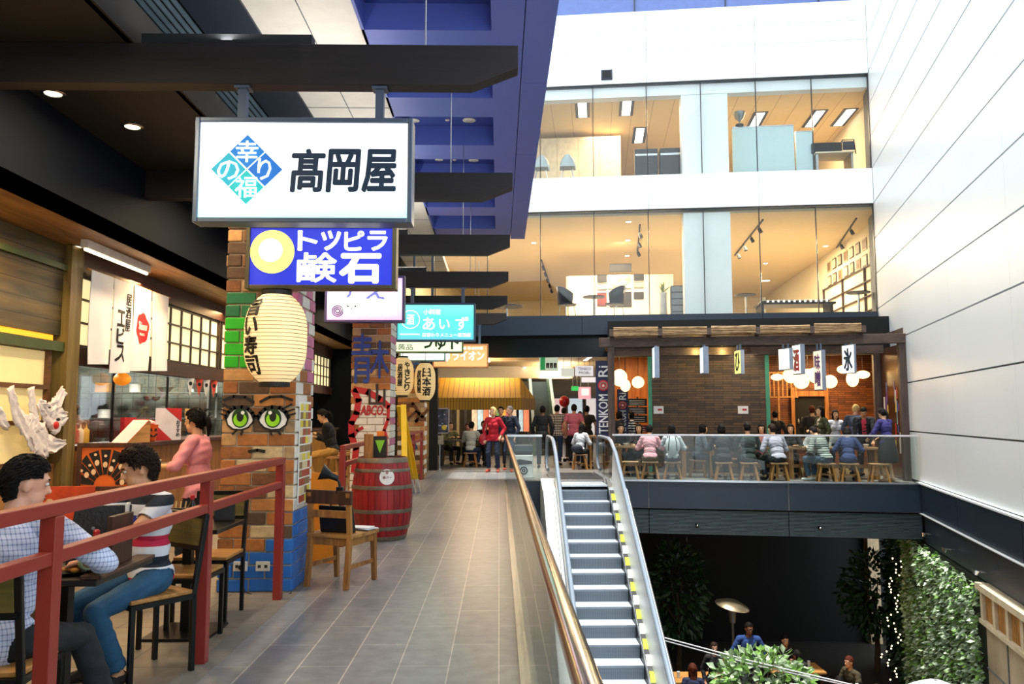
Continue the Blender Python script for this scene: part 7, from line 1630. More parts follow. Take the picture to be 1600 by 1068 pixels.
def wsmp2():
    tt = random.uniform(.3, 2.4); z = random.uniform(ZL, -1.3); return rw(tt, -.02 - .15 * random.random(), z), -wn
f = MB(O); leaves(f, 1800, wsmp2, .12, .8); f.build('shade_toned_foliage', m_leafd, t); tag(t.children[-1], kind='stuff')  # shade at this end of the wall put into a darker leaf colour
t = T('fairy_lights', 'string of tiny warm lights hung on the dark leaves left of the green wall', 'fairy lights', at(1400, 880, 18.6), 0); O = at(1400, 880, 18.6); rnd = random.Random(8); P_ = []
for k in range(44):
    py = 872 + k * 4.4; px = 1398 + 8 * math.sin(k * .5) + rnd.uniform(-6, 6) - (k > 30) * 8; p = at(px, py, 18.6); P_.append(p); f = MB(O); f.ell(p, .018, 6, 4); f.build('bulb', EMIT('fairy_glow', '#ffe2b0', 5), t)
f = MB(O); f.tube(P_, .004, 4); f.build('wire', ink_black, t)
q = at(1144, 945, 18.3); t = T('patio_heater', 'tall patio heater with a round reflector, behind the man in the blue shirt', 'heater', (q.x, q.y, ZL)); hz_ = q.z - ZL
f = MB(); R = Euler((math.radians(8), math.radians(10), 0)).to_matrix(); vs = []
f.lathe([(.02, .10), (.2, .085), (.38, .0), (.385, -.012), (.2, .06), (.02, .075)], 28); f.v = [tuple(R @ Vector(v) + Vector((0, 0, hz_))) for v in f.v]; f.build('reflector', M('reflector', '#b8a888', .3, .8), t, smooth=50)
f = MB(); f.cyl((0, 0, hz_ - .38), (0, 0, hz_ - .12), .07, .09, n=14); f.build('burner', m_ss, t); f = MB(); f.cyl((0, 0, .6), (0, 0, hz_ - .38), .03, n=10); f.build('pole', m_ss, t); f = MB(); f.cyl((0, 0, 0), (0, 0, .6), .22, .2, n=20); f.build('base', m_ss, t); f = MB(); f.cyl((0, 0, hz_ - .12), (0, 0, hz_ + .09), .015, n=6); f.build('strut', m_ss, t)
q = at(1462, 1066, 12.6); t = T('white_parasol', 'white parasol, only its top showing before the green wall', 'parasol', (q.x, q.y, ZL)); hp = q.z + .04 - ZL
f = MB(); n = 8; R_ = .62; vs = [(0, 0, hp)]
ring = 4
for r in range(1, ring + 1):
    for k in range(n * 2): a = math.pi * k / n; u = r / ring; rr_ = R_ * u * (1 if k % 2 == 0 else .95); vs.append((rr_ * math.cos(a), rr_ * math.sin(a), hp - .30 * u ** 1.7))
m2 = n * 2; fs = [(0, 1 + k, 1 + (k + 1) % m2) for k in range(m2)] + [(1 + r * m2 + k, 1 + (r + 1) * m2 + k, 1 + (r + 1) * m2 + (k + 1) % m2, 1 + r * m2 + (k + 1) % m2) for r in range(ring - 1) for k in range(m2)]
f.add(vs, fs); o = f.build('canopy', M('parasol_white', '#dfe2e6', .6), t, smooth=50); o.modifiers.new('s', 'SOLIDIFY').thickness = .01
f = MB(); f.cyl((0, 0, 0), (0, 0, hp), .025, n=10); f.build('pole', m_steel, t); f = MB(); f.cyl((0, 0, 0), (0, 0, .08), .3, n=20); f.build('base', m_slate, t)
a, b = at(1030, 998, 14.5), at(1345, 1075, 12.4)
t = T('stay_cable', 'pair of thin white cables sloping down over the lower court', 'cable', a, 0); 
for dz in (0, .05): f = MB(a); f.tube([a + Vector((0, 0, dz)), (a + b) / 2 + Vector((0, 0, dz - .04)), b + Vector((0, 0, dz * .5))], .012, 6); f.build('cable', M('cable_white', '#d4d4d8', .5), t)
f = MB(a); f.cyl((a.x, a.y, ZL), (a.x, a.y, a.z + .1), .03, n=8); f.build('post', m_blkmet, t); f = MB(a); f.cyl((b.x, b.y, ZL), (b.x, b.y, b.z + .1), .03, n=8); f.build('post', m_blkmet, t)
def ltable(x, y, w, say):
    t = T('court_table', say, 'table', (x, y, ZL), 0, 'tables in the lower court'); f = MB(); f.box2(-w, w, -.35, .35, .72, .76); f.build('tabletop', m_oakx, t)
    for xx in (-w + .1, w - .1): f = MB(); f.box2(xx - .04, xx + .04, -.3, .3, 0, .72); f.build('leg', m_dwood, t)
    for k in range(3):
        lathe_thing('tumbler', f'glass on the {say.split(" in the")[0]}, {["left", "centre", "right"][k]}', 'glass', (x - w * .6 + k * w * .6, y + random.uniform(-.15, .15), ZL + .761), [('glass', M('pale_glass', '#c8d4d4', .1), [(.03, 0), (.036, .13)])], 'glasses in the lower court', 10)
ltable(at(1310, 1050, 16.6).x, 16.6, .7, 'right-hand wooden table in the lower court'); ltable(at(1085, 1040, 17.6).x, 17.6, .6, 'left-hand wooden table in the lower court'); ltable(at(1240, 1040, 18.2).x, 18.2, .6, 'middle wooden table in the lower court, behind the shrub')
point_light('court_lamp', at(1090, 1010, 17.3) + Vector((0, 0, .9)), 14, WARM, .08); point_light('court_lamp', at(1310, 1010, 17.2) + Vector((0, 0, .9)), 16, WARM, .08)
# ================================================================= PEOPLE
def capsule(mb, p, q, r1, r2, n=10):
    p, q = Vector(p), Vector(q); d = q - p; L = d.length
    d = d.normalized() if L > 1e-6 else Vector((0, 0, 1)); a = d.orthogonal().normalized(); b = d.cross(a); rings = []
    for k in range(1, 4): ph = math.pi / 2 * k / 3; rings.append((p - d * (r1 * math.cos(ph)), r1 * math.sin(ph)))
    for k in range(0, 3): ph = math.pi / 2 * k / 3; rings.append((q + d * (r2 * math.sin(ph)), r2 * math.cos(ph)))
    vs = [c + (a * math.cos(t) + b * math.sin(t)) * r for c, r in rings for t in (2 * math.pi * i / n for i in range(n))]
    m = len(rings); fs = [(i * n + k, i * n + (k + 1) % n, (i + 1) * n + (k + 1) % n, (i + 1) * n + k) for i in range(m - 1) for k in range(n)]
    vs += [p - d * r1, q + d * r2]; A, B = len(vs) - 2, len(vs) - 1
    fs += [(A, (k + 1) % n, k) for k in range(n)] + [(B, (m - 1) * n + k, (m - 1) * n + (k + 1) % n) for k in range(n)]
    mb.add(vs, fs)
def ik(a, t, l1, l2, hint):
    a, t = Vector(a), Vector(t); d = t - a; L = min(d.length, (l1 + l2) * .995); d.normalize(); t = a + d * L
    x = (l1 * l1 - l2 * l2 + L * L) / (2 * L); h = math.sqrt(max(0, l1 * l1 - x * x)); hv = Vector(hint); hv -= d * hv.dot(d); hv.normalize()
    return a + d * x + hv * h, t
SKIN = {'light': '#d9a184', 'tan': '#cf9872', 'brown': '#7a4c34', 'asian': '#d8a87e'}
HAIR = {'black': '#0f0c0b', 'dbrown': '#21150f', 'brown': '#4a2e1a', 'blond': '#d8b878', 'grey': '#6c6660', 'red': '#4a1e10'}
def cmat(c): return c if isinstance(c, bpy.types.Material) else M('cloth' + c, c, .85, var=.14, scale=16, bump=.15)
def person(label, loc, face, H=1.70, sit=None, lean=4, head=(0, 0), lh=None, rh=None, lf=None, rf=None, top='#888888', sleeve='long', bottom='#1c2230', legs='trousers', hair=('black', 'short'), skin='asian', shoes='#15130f', vox=.0125, build=1.0, hem=None, turn=0, elbow=(-.55, -.6), group=None, extra=None, fem=False, hemskirt=.55, seat_back=0, front=None):
    """sit = seat height; face = direction faced; hands and feet in the person's own frame (x right, y forward, z up)"""
    s = H / 1.72; rz = fac(*face[:2]); t = T('person', label, 'person', loc, rz, group)
    la = math.radians(lean); ax = Vector((0, math.sin(la), math.cos(la))); fw = Vector((0, math.cos(la), -math.sin(la))); X = Vector((1, 0, 0))
    if turn: Rt = Matrix.Rotation(math.radians(turn), 3, 'Z'); ax, fw, X = Rt @ ax, Rt @ fw, Rt @ X
    Rtor = Matrix((X, fw, ax)).transposed()
    pel = Vector((0, seat_back, (sit + .095) if sit else .93 * s))
    waist, chest, neck = pel + ax * .16 * s, pel + ax * .35 * s, pel + ax * .52 * s
    sw = (.152 if fem else .180) * s * (build ** .5)
    shL, shR = pel + ax * .465 * s - X * sw, pel + ax * .465 * s + X * sw
    Rh = (Rt if turn else Matrix.Identity(3)) @ Matrix.Rotation(math.radians(head[1]), 3, 'Z') @ Matrix.Rotation(-math.radians(head[0]) - la * .4, 3, 'X')
    hc = neck + ax * .06 * s + Rh @ Vector((0, .022, .095)) * s
    caps = []      # (p, q, r1, r2, label)
    def C(p, q, r1, r2, lb): caps.append((Vector(p), Vector(q), r1, r2, lb))
    bw = build
    # arms
    arms = {}
    for nm, sh, tg, sg in (('L', shL, lh, -1), ('R', shR, rh, 1)):
        if tg is None: tg = sh + Vector((0, .05, 0)) + X * sg * .07 - Vector((0, 0, .50 * s))
        el, wr = ik(sh, tg, .285 * s, .26 * s, X * sg * abs(elbow[0]) + Vector((0, elbow[1], -.35)))
        C(sh, el, .050 * s * bw, .040 * s * bw, 'ua' + nm); C(el, wr, .039 * s * bw, .026 * s, 'fa' + nm)
        d = (wr - el).normalized(); sd_ = d.cross(Vector((0, 0, 1))); sd_ = sd_.normalized() if sd_.length > .1 else X.copy(); up = sd_.cross(d)
        # palm, four fingers of different lengths, thumb from the side near the wrist
        kn = wr + d * .085 * s
        for k in range(4):
            off = sd_ * ((k - 1.5) * .019 * s); C(wr + off * .6 + d * .015, kn + off, .0125 * s, .0115 * s, 'hand'); L = (.070, .080, .075, .058)[k] * s; b0 = kn + off * 1.12; b1 = b0 + (d * .85 - up * .5) * L * .5; b2 = b1 + (d * .35 - up * .9) * L * .5
            C(b0, b1, .0092 * s, .0085 * s, 'hand'); C(b1, b2, .0085 * s, .0078 * s, 'hand')
        th = wr + d * .03 - sd_ * (sg * .022 * s) * (1); td = (d * .75 - sd_ * sg * .55 - up * .25).normalized(); C(th, th + td * .04 * s, .0115 * s, .010 * s, 'hand'); C(th + td * .04 * s, th + td * .04 * s + (td * .6 + d * .5 - up * .3).normalized() * .03 * s, .010 * s, .0085 * s, 'hand')
        arms[nm] = (sh, el, wr)
    # legs
    for nm, sg, ft in (('L', -1, lf), ('R', 1, rf)):
        hip = pel + Vector((sg * .092 * s, 0, -.02 * s))
        if ft is None: ft = (sg * .11, .38 if sit else 0)
        an = Vector((ft[0], ft[1], (ft[2] if len(ft) > 2 else 0) + .085 * s))
        kn, an = ik(hip, an, .435 * s, .415 * s, (sg * .12, 1, .35 if sit else 0))
        C(hip, kn, .083 * s * bw, .056 * s * bw, 'th'); C(kn, an, .056 * s * bw, .037 * s, 'sh' + nm)
        fd = Vector((sg * .18, 1, 0)).normalized(); C(an + Vector((0, 0, -.035 * s)) - fd * .025, an + fd * .15 * s + Vector((0, 0, -.055 * s)), .036 * s, .026 * s, 'ft'); C(an, an - Vector((0, 0, .03)), .036 * s, .036 * s, 'ft')
    C(neck - ax * .03, hc - Rh @ Vector((0, .015, .05)) * s, .054 * s, .050 * s, 'neck')
    C(shL - X * -.02, shR - X * .02, .052 * s * bw, .052 * s * bw, 'chest')
    C(neck - ax * .05 * s - X * .07 * s, neck - ax * .05 * s + X * .07 * s, .055 * s, .055 * s, 'chest')
    f = MB()
    for p, q, r1, r2, lb in caps: capsule(f, p, q, r1, r2)
    ells = [(pel + ax * .0, (.158 * s * bw, .112 * s * bw, .125 * s), Rtor, 'pel'), (waist, ((.118 if fem else .135) * s * bw, .098 * s * bw, .14 * s), Rtor, 'abd'), (chest - fw * .005, ((.142 if fem else .158) * s * bw, .108 * s * bw, .175 * s), Rtor, 'chest'),
            (hc + Rh @ Vector((0, -.010, .018)) * s, (.075 * s, .094 * s, .103 * s), Rh, 'head'), (hc + Rh @ Vector((0, .032, -.055)) * s, (.056 * s, .056 * s, .062 * s), Rh, 'head')]
    if fem: ells += [(chest + fw * .075 * s - X * sg * .07 * s - ax * .03, (.06 * s, .055 * s, .06 * s), Rtor, 'chest') for sg in (-1, 1)]
    for c, r, R, lb in ells: f.ell(c, r, 16, 10, R)
    def hp(x, y, z): return hc + Rh @ Vector((x, y, z)) * s
    capsule(f, hp(0, .080, .012), hp(0, .099, -.022), .009 * s, .0145 * s)
    for sg in (-1, 1): f.ell(hp(sg * .077, -.008, -.008), (.012 * s, .022 * s, .033 * s), 8, 6, Rh); capsule(f, hp(sg * .012, .083, .036), hp(sg * .048, .070, .034), .010 * s, .009 * s, 6)
    capsule(f, hp(-.018, .078, -.058), hp(.018, .078, -.058), .010 * s, .010 * s, 6); f.ell(hp(0, .068, -.095), .020 * s, 8, 6)
    raw = f.build('person_raw', [])
    m1 = raw.modifiers.new('r', 'REMESH'); m1.mode = 'VOXEL'; m1.voxel_size = vox
    m2 = raw.modifiers.new('s', 'SMOOTH'); m2.iterations = 3 if vox > .01 else 5; m2.factor = .5
    me = bpy.data.meshes.new_from_object(raw.evaluated_get(bpy.context.evaluated_depsgraph_get())); bpy.data.objects.remove(raw)
    nv = len(me.vertices); V = np.empty(nv * 3); me.vertices.foreach_get('co', V); V = V.reshape(-1, 3); Nn = np.empty(nv * 3); me.vertices.foreach_get('normal', Nn); Nn = Nn.reshape(-1, 3)
    skm = M('skin_' + skin, SKIN[skin], .5, var=.06, scale=10); me.materials.clear(); me.materials.append(skm); me.polygons.foreach_set('use_smooth', [True] * len(me.polygons)); me.name = 'body'
    body = bpy.data.objects.new('body', me); COL.objects.link(body); body.parent = t
    # nearest bone of every vertex
    best = np.full(nv, 1e9); lab = np.zeros(nv, int); tt = np.zeros(nv); names = []
    def upd(dist, tv, lb):
        names.append(lb); m_ = dist < best; best[m_] = dist[m_]; lab[m_] = len(names) - 1; tt[m_] = tv[m_]
    for p, q, r1, r2, lb in caps:
        p_, d = np.array(p), np.array(q - p); L2 = max(d @ d, 1e-9); u = np.clip(((V - p_) @ d) / L2, 0, 1); upd(np.linalg.norm(V - p_ - u[:, None] * d, axis=1) - (r1 + (r2 - r1) * u), u, lb)
    for c, r, R, lb in ells:
        q = (V - np.array(c)) @ np.array(R); k = np.linalg.norm(q / np.array(r), axis=1); upd((k - 1) * min(r), k * 0, lb)
    LB = np.array([names[i] for i in range(len(names))])[lab]
    tz = (V - np.array(pel)) @ np.array(ax)
    F = [tuple(p.vertices) for p in me.polygons]
    def piece(name, mask, off, mt_, thick=.006, noise=.0, par=None):
        idx = -np.ones(nv, int); fs = [fc_ for fc_ in F if all(mask[i] for i in fc_)]
        if not fs: return None
        us = sorted({i for fc_ in fs for i in fc_}); idx[us] = range(len(us)); P = V[us]; o = off if np.isscalar(off) else off[us]
        w = o + (noise * (np.sin(P[:, 2] * 47 + P[:, 0] * 31) * np.sin(P[:, 1] * 41 + P[:, 2] * 23 + 1.3) + .5 * np.sin(P[:, 2] * 95 + P[:, 1] * 60)) if noise else 0)
        P = P + Nn[us] * np.asarray(w).reshape(-1, 1) if not np.isscalar(w) else P + Nn[us] * w
        m_ = bpy.data.meshes.new(name); m_.from_pydata(P.tolist(), [], [tuple(int(idx[i]) for i in fc_) for fc_ in fs]); m_.materials.append(mt_); m_.polygons.foreach_set('use_smooth', [True] * len(m_.polygons)); m_.update()
        ob = bpy.data.objects.new(name, m_); COL.objects.link(ob); ob.parent = t
        if thick: so = ob.modifiers.new('thick', 'SOLIDIFY'); so.thickness = thick; so.offset = -1
        return ob
    hemz = (-.10 if not sit else -.04) * s if hem is None else hem * s
    sl = {'long': (1.1, .93), 'elbow': (1.1, .25), 'short': (.62, -1), 'none': (.05, -1)}[sleeve]
    isua = (LB == 'uaL') | (LB == 'uaR'); isfa = (LB == 'faL') | (LB == 'faR')
    mtop = (LB == 'chest') | (LB == 'abd') | ((LB == 'pel') & (tz > hemz)) | ((LB == 'th') & (tz > hemz) & (not sit)) | (isua & (tt < sl[0])) | (isfa & (tt < sl[1])) | ((LB == 'neck') & (tt < .12))
    piece('top', mtop, .014 + (.004 if bw < 1.2 else 0), cmat(top), noise=.0035)
    if front:       # the shirt that shows between the open fronts of a jacket
        xs_ = (V - np.array(pel)) @ np.array(X); piece('shirt_front', ((LB == 'chest') | (LB == 'abd')) & (abs(xs_) < .052 * s) & ((Nn @ np.array(fw)) > .15), .020, cmat(front), thick=0)
    if legs in ('trousers', 'shorts'):
        mb_ = (LB == 'pel') | (LB == 'th') | ((LB == 'shL') | (LB == 'shR')) & (tt < (.93 if legs == 'trousers' else .1)) | ((LB == 'abd') & (tz < .10 * s))
        flare = np.where((LB == 'shL') | (LB == 'shR'), .008 + .016 * tt, .008); piece('trousers' if legs == 'trousers' else 'shorts', mb_, flare, cmat(bottom), noise=.003)
    else:
        g = MB(); prof = []
        for i in range(9): u = i / 8; prof.append(((.135 + .075 * min(1, u * 1.9) + .03 * u) * s, pel.z + .14 * s - u * hemskirt * s))
        g.lathe(prof, 26, (0, pel.y, 0), 1.0, .80, cap=False); o = g.build('skirt', cmat(bottom), t, smooth=60); o.modifiers.new('thick', 'SOLIDIFY').thickness = .008
    piece('shoes', (LB == 'ft'), .007, cmat(shoes), thick=0)
    # hair
    q = (V - np.array(hc)) @ np.array(Rh) / s; hm = M('hair_' + hair[0], HAIR[hair[0]], .7, var=.3, scale=40, bump=.5, stretch=(1, 1, .3), spec=.15); st = hair[1]
    hd = (LB == 'head') | (LB == 'neck')
    ear = (abs(q[:, 0]) > .064) & (q[:, 2] > -.05) & (q[:, 2] < .022) & (q[:, 1] > -.034) & (q[:, 1] < .022)
    line = np.where(q[:, 1] > .045, .062, np.where(q[:, 1] > .012, .030, np.where(q[:, 1] > -.03, -.012, -.075)))
    if st == 'bald': line = line + .2
    hair_m = hd & (q[:, 2] > line) & ~(ear & (st in ('short', 'curly')))
    thick_ = {'short': .013, 'curly': .024, 'bald': .01}.get(st, .017)
    hb = piece('hair', hair_m, thick_ * s, hm, thick=.010, noise=.006 if st == 'curly' else .003)
    if vox < .01 and hair_m.any():      # loose locks over the scalp for the people near the camera
        rr = random.Random(len(label)); ids = np.nonzero(hair_m)[0]; g = MB(); curl = st == 'curly'
        for k in range(420 if curl else 520):
            i = int(ids[rr.randrange(len(ids))]); p = Vector(V[i]); n_ = Vector(Nn[i]); dn = Rh @ Vector((rr.uniform(-.5, .5), -.75 if q[i, 1] < .03 else -.9, -.55 if q[i, 1] < .03 else .3)); dn = (dn - n_ * dn.dot(n_)).normalized(); L = rr.uniform(.02, .038) * (1.1 if curl else .9); b0 = p + n_ * thick_ * s * .55
            if curl: sd2 = n_.cross(dn) * rr.choice((-1, 1)); pts = [b0, b0 + n_ * .014 + dn * L * .4 + sd2 * .006, b0 + n_ * .016 + dn * L * .8 + sd2 * .014, b0 + n_ * .006 + dn * L * .9 + sd2 * .024]
            else: pts = [b0, b0 + n_ * .008 + dn * L * .5, b0 + n_ * .009 + dn * L]
            g.tube(pts, [.006] + [.0055] * (len(pts) - 2) + [.0015], 5)
        lk = g.build('hair_locks', hm, t, smooth=60); tag(lk, kind='stuff')
    if st in ('long', 'bob', 'pony', 'bun'):
        g = MB()
        if st == 'long': 
            g.ell(hp(0, -.062, -.06), (.080 * s, .045 * s, .14 * s), 16, 10, Rh); g.ell(hp(0, -.075, -.17), (.072 * s, .035 * s, .12 * s), 14, 9, Rh)
            for sg in (-1, 1): g.ell(hp(sg * .070, -.012, -.055), (.022 * s, .045 * s, .11 * s), 10, 8, Rh)
        if st == 'bob':
            g.ell(hp(0, -.055, -.035), (.086 * s, .058 * s, .085 * s), 16, 10, Rh)
            for sg in (-1, 1): g.ell(hp(sg * .072, .0, -.03), (.022 * s, .052 * s, .075 * s), 10, 8, Rh)
        if st == 'pony': g.tube([hp(0, -.09, .03), hp(0, -.135, .01), hp(.01, -.145, -.07), hp(.0, -.13, -.17)], [.02 * s, .034 * s, .030 * s, .008 * s], 10)
        if st == 'bun': g.ell(hp(0, -.105, .05), .042 * s, 12, 8)
        g.build('hair_length', hm, t, smooth=70)
    # face
    g = MB(); ew = M('eye_white', '#e8e2da', .3)
    for sg in (-1, 1):
        g = MB(); g.ell(hp(sg * .031, .0765, .012), (.0145 * s, .010 * s, .0085 * s), 10, 6, Rh); e = g.build('eye', ew, t, smooth=60); g = MB(); g.ell(hp(sg * .031, .0845, .011), (.0065 * s, .004 * s, .0068 * s), 8, 6, Rh); g.build('iris', M('iris_dark', '#1a100a', .2), e, smooth=60)
        g = MB(); g.bar(hp(sg * .014, .0875, .033), hp(sg * .048, .0765, .034), .006 * s, .008 * s, Rh @ Vector((0, 0, 1))); g.build('eyebrow', hm, t)
    g = MB(); g.ell(hp(0, .0875, -.055), (.022 * s, .006 * s, .0075 * s), 10, 6, Rh); g.build('mouth', M('lip', '#a05548', .4), t, smooth=60)
    return t, dict(hc=hc, arms=arms, pel=pel, chest=chest, ax=ax, fw=fw, X=X, s=s, Rtor=Rtor, hp=hp)
def local(t, v): return Matrix.Translation(t.location) @ Matrix.Rotation(t.rotation_euler.z, 4, 'Z') @ Vector(v)

# ---- foreground diners
m_polo = STRIPES('polo_stripes', .60, [(0, '#d9dce6'), (.033, '#16202e'), (.133, '#d9dce6'), (.233, '#c4264a'), (.333, '#d9dce6'), (.433, '#1c2f9c'), (.533, '#d9dce6'), (.633, '#16202e'), (.733, '#d9dce6'), (.833, '#c4264a'), (.933, '#d9dce6')], 'z', .85)
person('young man in a red, white and blue striped polo seated behind the red railing', (CA[0], CA[1] + .0, 0), (-.58, -.81), 1.61, sit=.468, lean=5, head=(17, -22), lh=(-.17, .46, .80), rh=(.16, .50, .79), lf=(-.12, .22), rf=(.14, .20), top=m_polo, sleeve='short', bottom='#1c4a6c', hair=('dbrown', 'curly'), skin='tan', vox=.0075, elbow=(-.6, -.3), seat_back=-.02)
m_chk = CHECKED('checked_shirt', '#c9d0e6', '#6a7cae', .022, .26)
t, B_ = person('man in a blue and white checked shirt seated with his back to the camera', (CB[0], CB[1], 0), (-.12, .99), 1.66, sit=.468, lean=14, head=(6, -58), lh=(-.15, .36, .82), rh=(.20, .38, .80), lf=(-.12, .40), rf=(.34, .40), top=m_chk, sleeve='elbow', bottom='#10141c', hair=('black', 'short'), skin='light', vox=.0075, elbow=(-.9, -.2), seat_back=-.02, hem=-.16)
sh, el, wr = B_['arms']['R']; d = (wr - el).normalized(); p = el.lerp(wr, .82); f = MB(); f.cyl(p - d * .014, p + d * .014, .037, n=18); f.build('wristwatch', M('watch_lime', '#9cb88a', .4), t)
# ---- waitress and cooks
tw, W_ = person('waitress in a pink shirt carrying a tray past the brick pillar', (-2.78, 7.52, 0), (-1, .05), 1.55, head=(4, 0), lh=(-.12, .34, 1.03), rh=(.14, .32, 1.03), top='#e8969c', sleeve='elbow', bottom='#141824', hair=('black', 'pony'), fem=True, vox=.0095, lf=(-.1, .08), rf=(.1, -.05))
q = local(tw, (0, .44, 1.035)); t = T('serving_tray', 'dark serving tray with a wooden rim held by the waitress in pink', 'tray', q); f = MB(); f.lathe([(.15, 0), (.17, .02), (.165, .022), (.145, .008)], 24); f.build('tray', m_dwood, t, smooth=40); f = MB(); f.lathe([(.03, .009), (.055, .05), (.05, .045), (0, .03)], 14, (.02, 0, 0)); f.build('bowl', M('porcelain', '#e6e6e0', .2), t, smooth=40)
tc, K_ = person('cook in black with a black cap bending over behind the bar counter', (-5.45, 10.75, 0), (-.75, -.65), 1.70, lean=16, head=(24, 0), lh=(-.12, .38, 1.05), rh=(.12, .40, 1.05), top='#0d0f12', sleeve='short', bottom='#101216', skin='tan')
f = MB(); h = K_['hp']; f.ell(h(0, -.01, .055), (.088, .108, .075), 16, 10); f.bar(h(-.0, .09, .05), h(0, .16, .04), .14, .012); f.build('cap', ink_black, tc, smooth=60)
person('second cook at the left edge of the kitchen opening, partly behind the wooden post', (-5.28, 9.92, 0), (-.9, .3), 1.66, lean=10, head=(14, 0), lh=(-.12, .36, 1.0), rh=(.12, .38, 1.0), top='#1a2430', bottom='#101216', skin='tan', hair=('dbrown', 'short'))
person('person in a dark hooded top seated with folded arms at the far bar', (-3.10, 15.0, 0), (-1, -.15), 1.70, sit=.755, lean=14, head=(20, 0), lh=(.10, .30, 1.14), rh=(-.10, .32, 1.10), lf=(-.12, .34, .26), rf=(.12, .36, .26), top='#0e1118', bottom='#a87c34', hair=('black', 'pony'), shoes='#c8a060', hem=-.02)
# ---- end of the walkway
g0 = atz(771, 737, 0)
t, R_ = person('woman with blond hair in a red shirt and jeans by the handrail', (g0.x, g0.y, 0), (-.25, -1), 1.70, head=(-6, -28), lh=(.0 - .22, .10, .95), top='#b3142a', bottom='#14203a', hair=('blond', 'bob'), skin='light', shoes='#c84a3c', fem=True, vox=.011, build=1.06, lf=(-.13, .0), rf=(.12, .03))
q = local(t, (.27, .05, .86)); b = T('red_handbag', 'red handbag hanging at the side of the woman in the red shirt', 'handbag', (q.x, q.y, q.z - .14)); f = MB(); f.ell((0, 0, .14), (.12, .09, .15), 14, 9); f.build('bag', M('bag_red', '#a8182c', .5), b, smooth=60); f = MB(); sh = Vector(local(t, R_['arms']['R'][0] + Vector((0, 0, .06)))) - b.location; f.tube([(0, .05, .25), sh * .5 + Vector((.02, -.05, .1)), sh], .012, 6); f.build('strap', M('strap_tan', '#c8a088', .6), b)
g1 = atz(798, 736, 0)
person('grey-haired man in a navy jacket and jeans behind the glass', (at(799, 700, 21.9).x, 21.9, 0), (-.75, -.65), 1.74, head=(2, 0), top='#182238', bottom='#1c2c48', hair=('grey', 'short'), skin='light', shoes='#b84a3a')
person('dark-haired man standing between the red shirt and the navy jacket', (at(783, 700, 23.2).x, 23.2, 0), (-.2, -1), 1.74, top='#20202a', bottom='#1a1a22', skin='tan')
person('young man in a plaid shirt seated at the cafe table, next to the poster stand', (-1.55, 24.72, 0), (.5, -.85), 1.68, sit=.42, lean=10, top=CHECKED('plaid_olive', '#7c7a4c', '#2c2a20', .05, .4), lh=(-.14, .4, .82), rh=(.14, .4, .82), bottom='#20242c')
person('bearded man in a black top seated at the far side of the cafe table', (-.45, 24.72, 0), (-.3, -1), 1.76, sit=.42, lean=8, top='#121416', lh=(-.14, .4, .82), rh=(.14, .4, .82), bottom='#20242c', skin='tan', hair=('dbrown', 'short'), head=(0, 25))
person('woman with brown hair seated in the middle of the cafe table\'s far side', (-.98, 24.74, 0), (.1, -1), 1.62, sit=.42, lean=12, top='#4a3428', lh=(-.14, .38, .82), rh=(.14, .38, .82), bottom='#20242c', hair=('brown', 'long'), skin='light', fem=True)
person('man in a pale grey shirt seated with his back to us at the cafe table', (-.83, 23.3, 0), (.25, .97), 1.72, sit=.42, lean=8, top='#b4b2a4', bottom='#1a2c4c', lh=(-.14, .38, .82), rh=(.14, .38, .82), hair=('black', 'short'))
# ---- shoppers beyond the escalator
def stand(label, px, Y, face, H, **k): return person(label, (at(px, 700, Y).x, Y, 0), face, H, **k)
stand('man all in black with his back turned, left of the plaid shirt', 848, 22.8, (.1, 1), 1.76, top='#0e1014', bottom='#0c0e12', skin='brown')
m_plaid = CHECKED('plaid_brown', '#c8b8a4', '#3a241c', .075, .5)
stand('man in a brown plaid shirt and jeans walking away by the escalator', 870, 24.2, (.35, .95), 1.80, top=m_plaid, sleeve='short', bottom='#1c2c4c', skin='tan', lf=(-.1, .12), rf=(.12, -.18))
stand('man in a salmon polo and dark trousers, back turned, middle of the shoppers', 897, 24.0, (.25, 1), 1.82, top='#d8707c', sleeve='short', bottom='#10141e', skin='tan', hair=('dbrown', 'short'), build=1.1)
stand('man in an olive shirt with an orange strap, next to the navy banner', 917, 24.6, (.3, 1), 1.78, top='#3c3420', sleeve='short', bottom='#1a1c22', skin='tan')
stand('person in a pink top half hidden behind the plaid shirt', 881, 26.5, (.2, 1), 1.74, top='#c88080', bottom='#1a1c24', sleeve='short')
stand('distant shopper with a dark bob, between the salmon polo and the olive shirt', 907, 28.5, (-.2, -1), 1.62, top='#5a4a44', bottom='#1c2028', fem=True, hair=('black', 'bob'))
q = seats['hall']; t, S_ = person('woman in a white top seated on a stool by the escalator landing', (q.x, q.y, 0), (.6, .9), 1.62, sit=.425, lean=12, head=(10, 0), top='#c8ccd4', bottom='#20242c', hair=('black', 'long'), fem=True, lh=(-.14, .32, .72), rh=(.14, .34, .72))
q = local(t, (0, -.17, .46)); o = MB(); o.ell((0, 0, .12), (.17, .07, .12), 14, 9); b = o.build('dark_bag', M('bag_navy', '#141c2c', .6), None, smooth=60, loc=q); tag(b, 'dark navy bag behind the woman in the white top by the landing', 'bag')

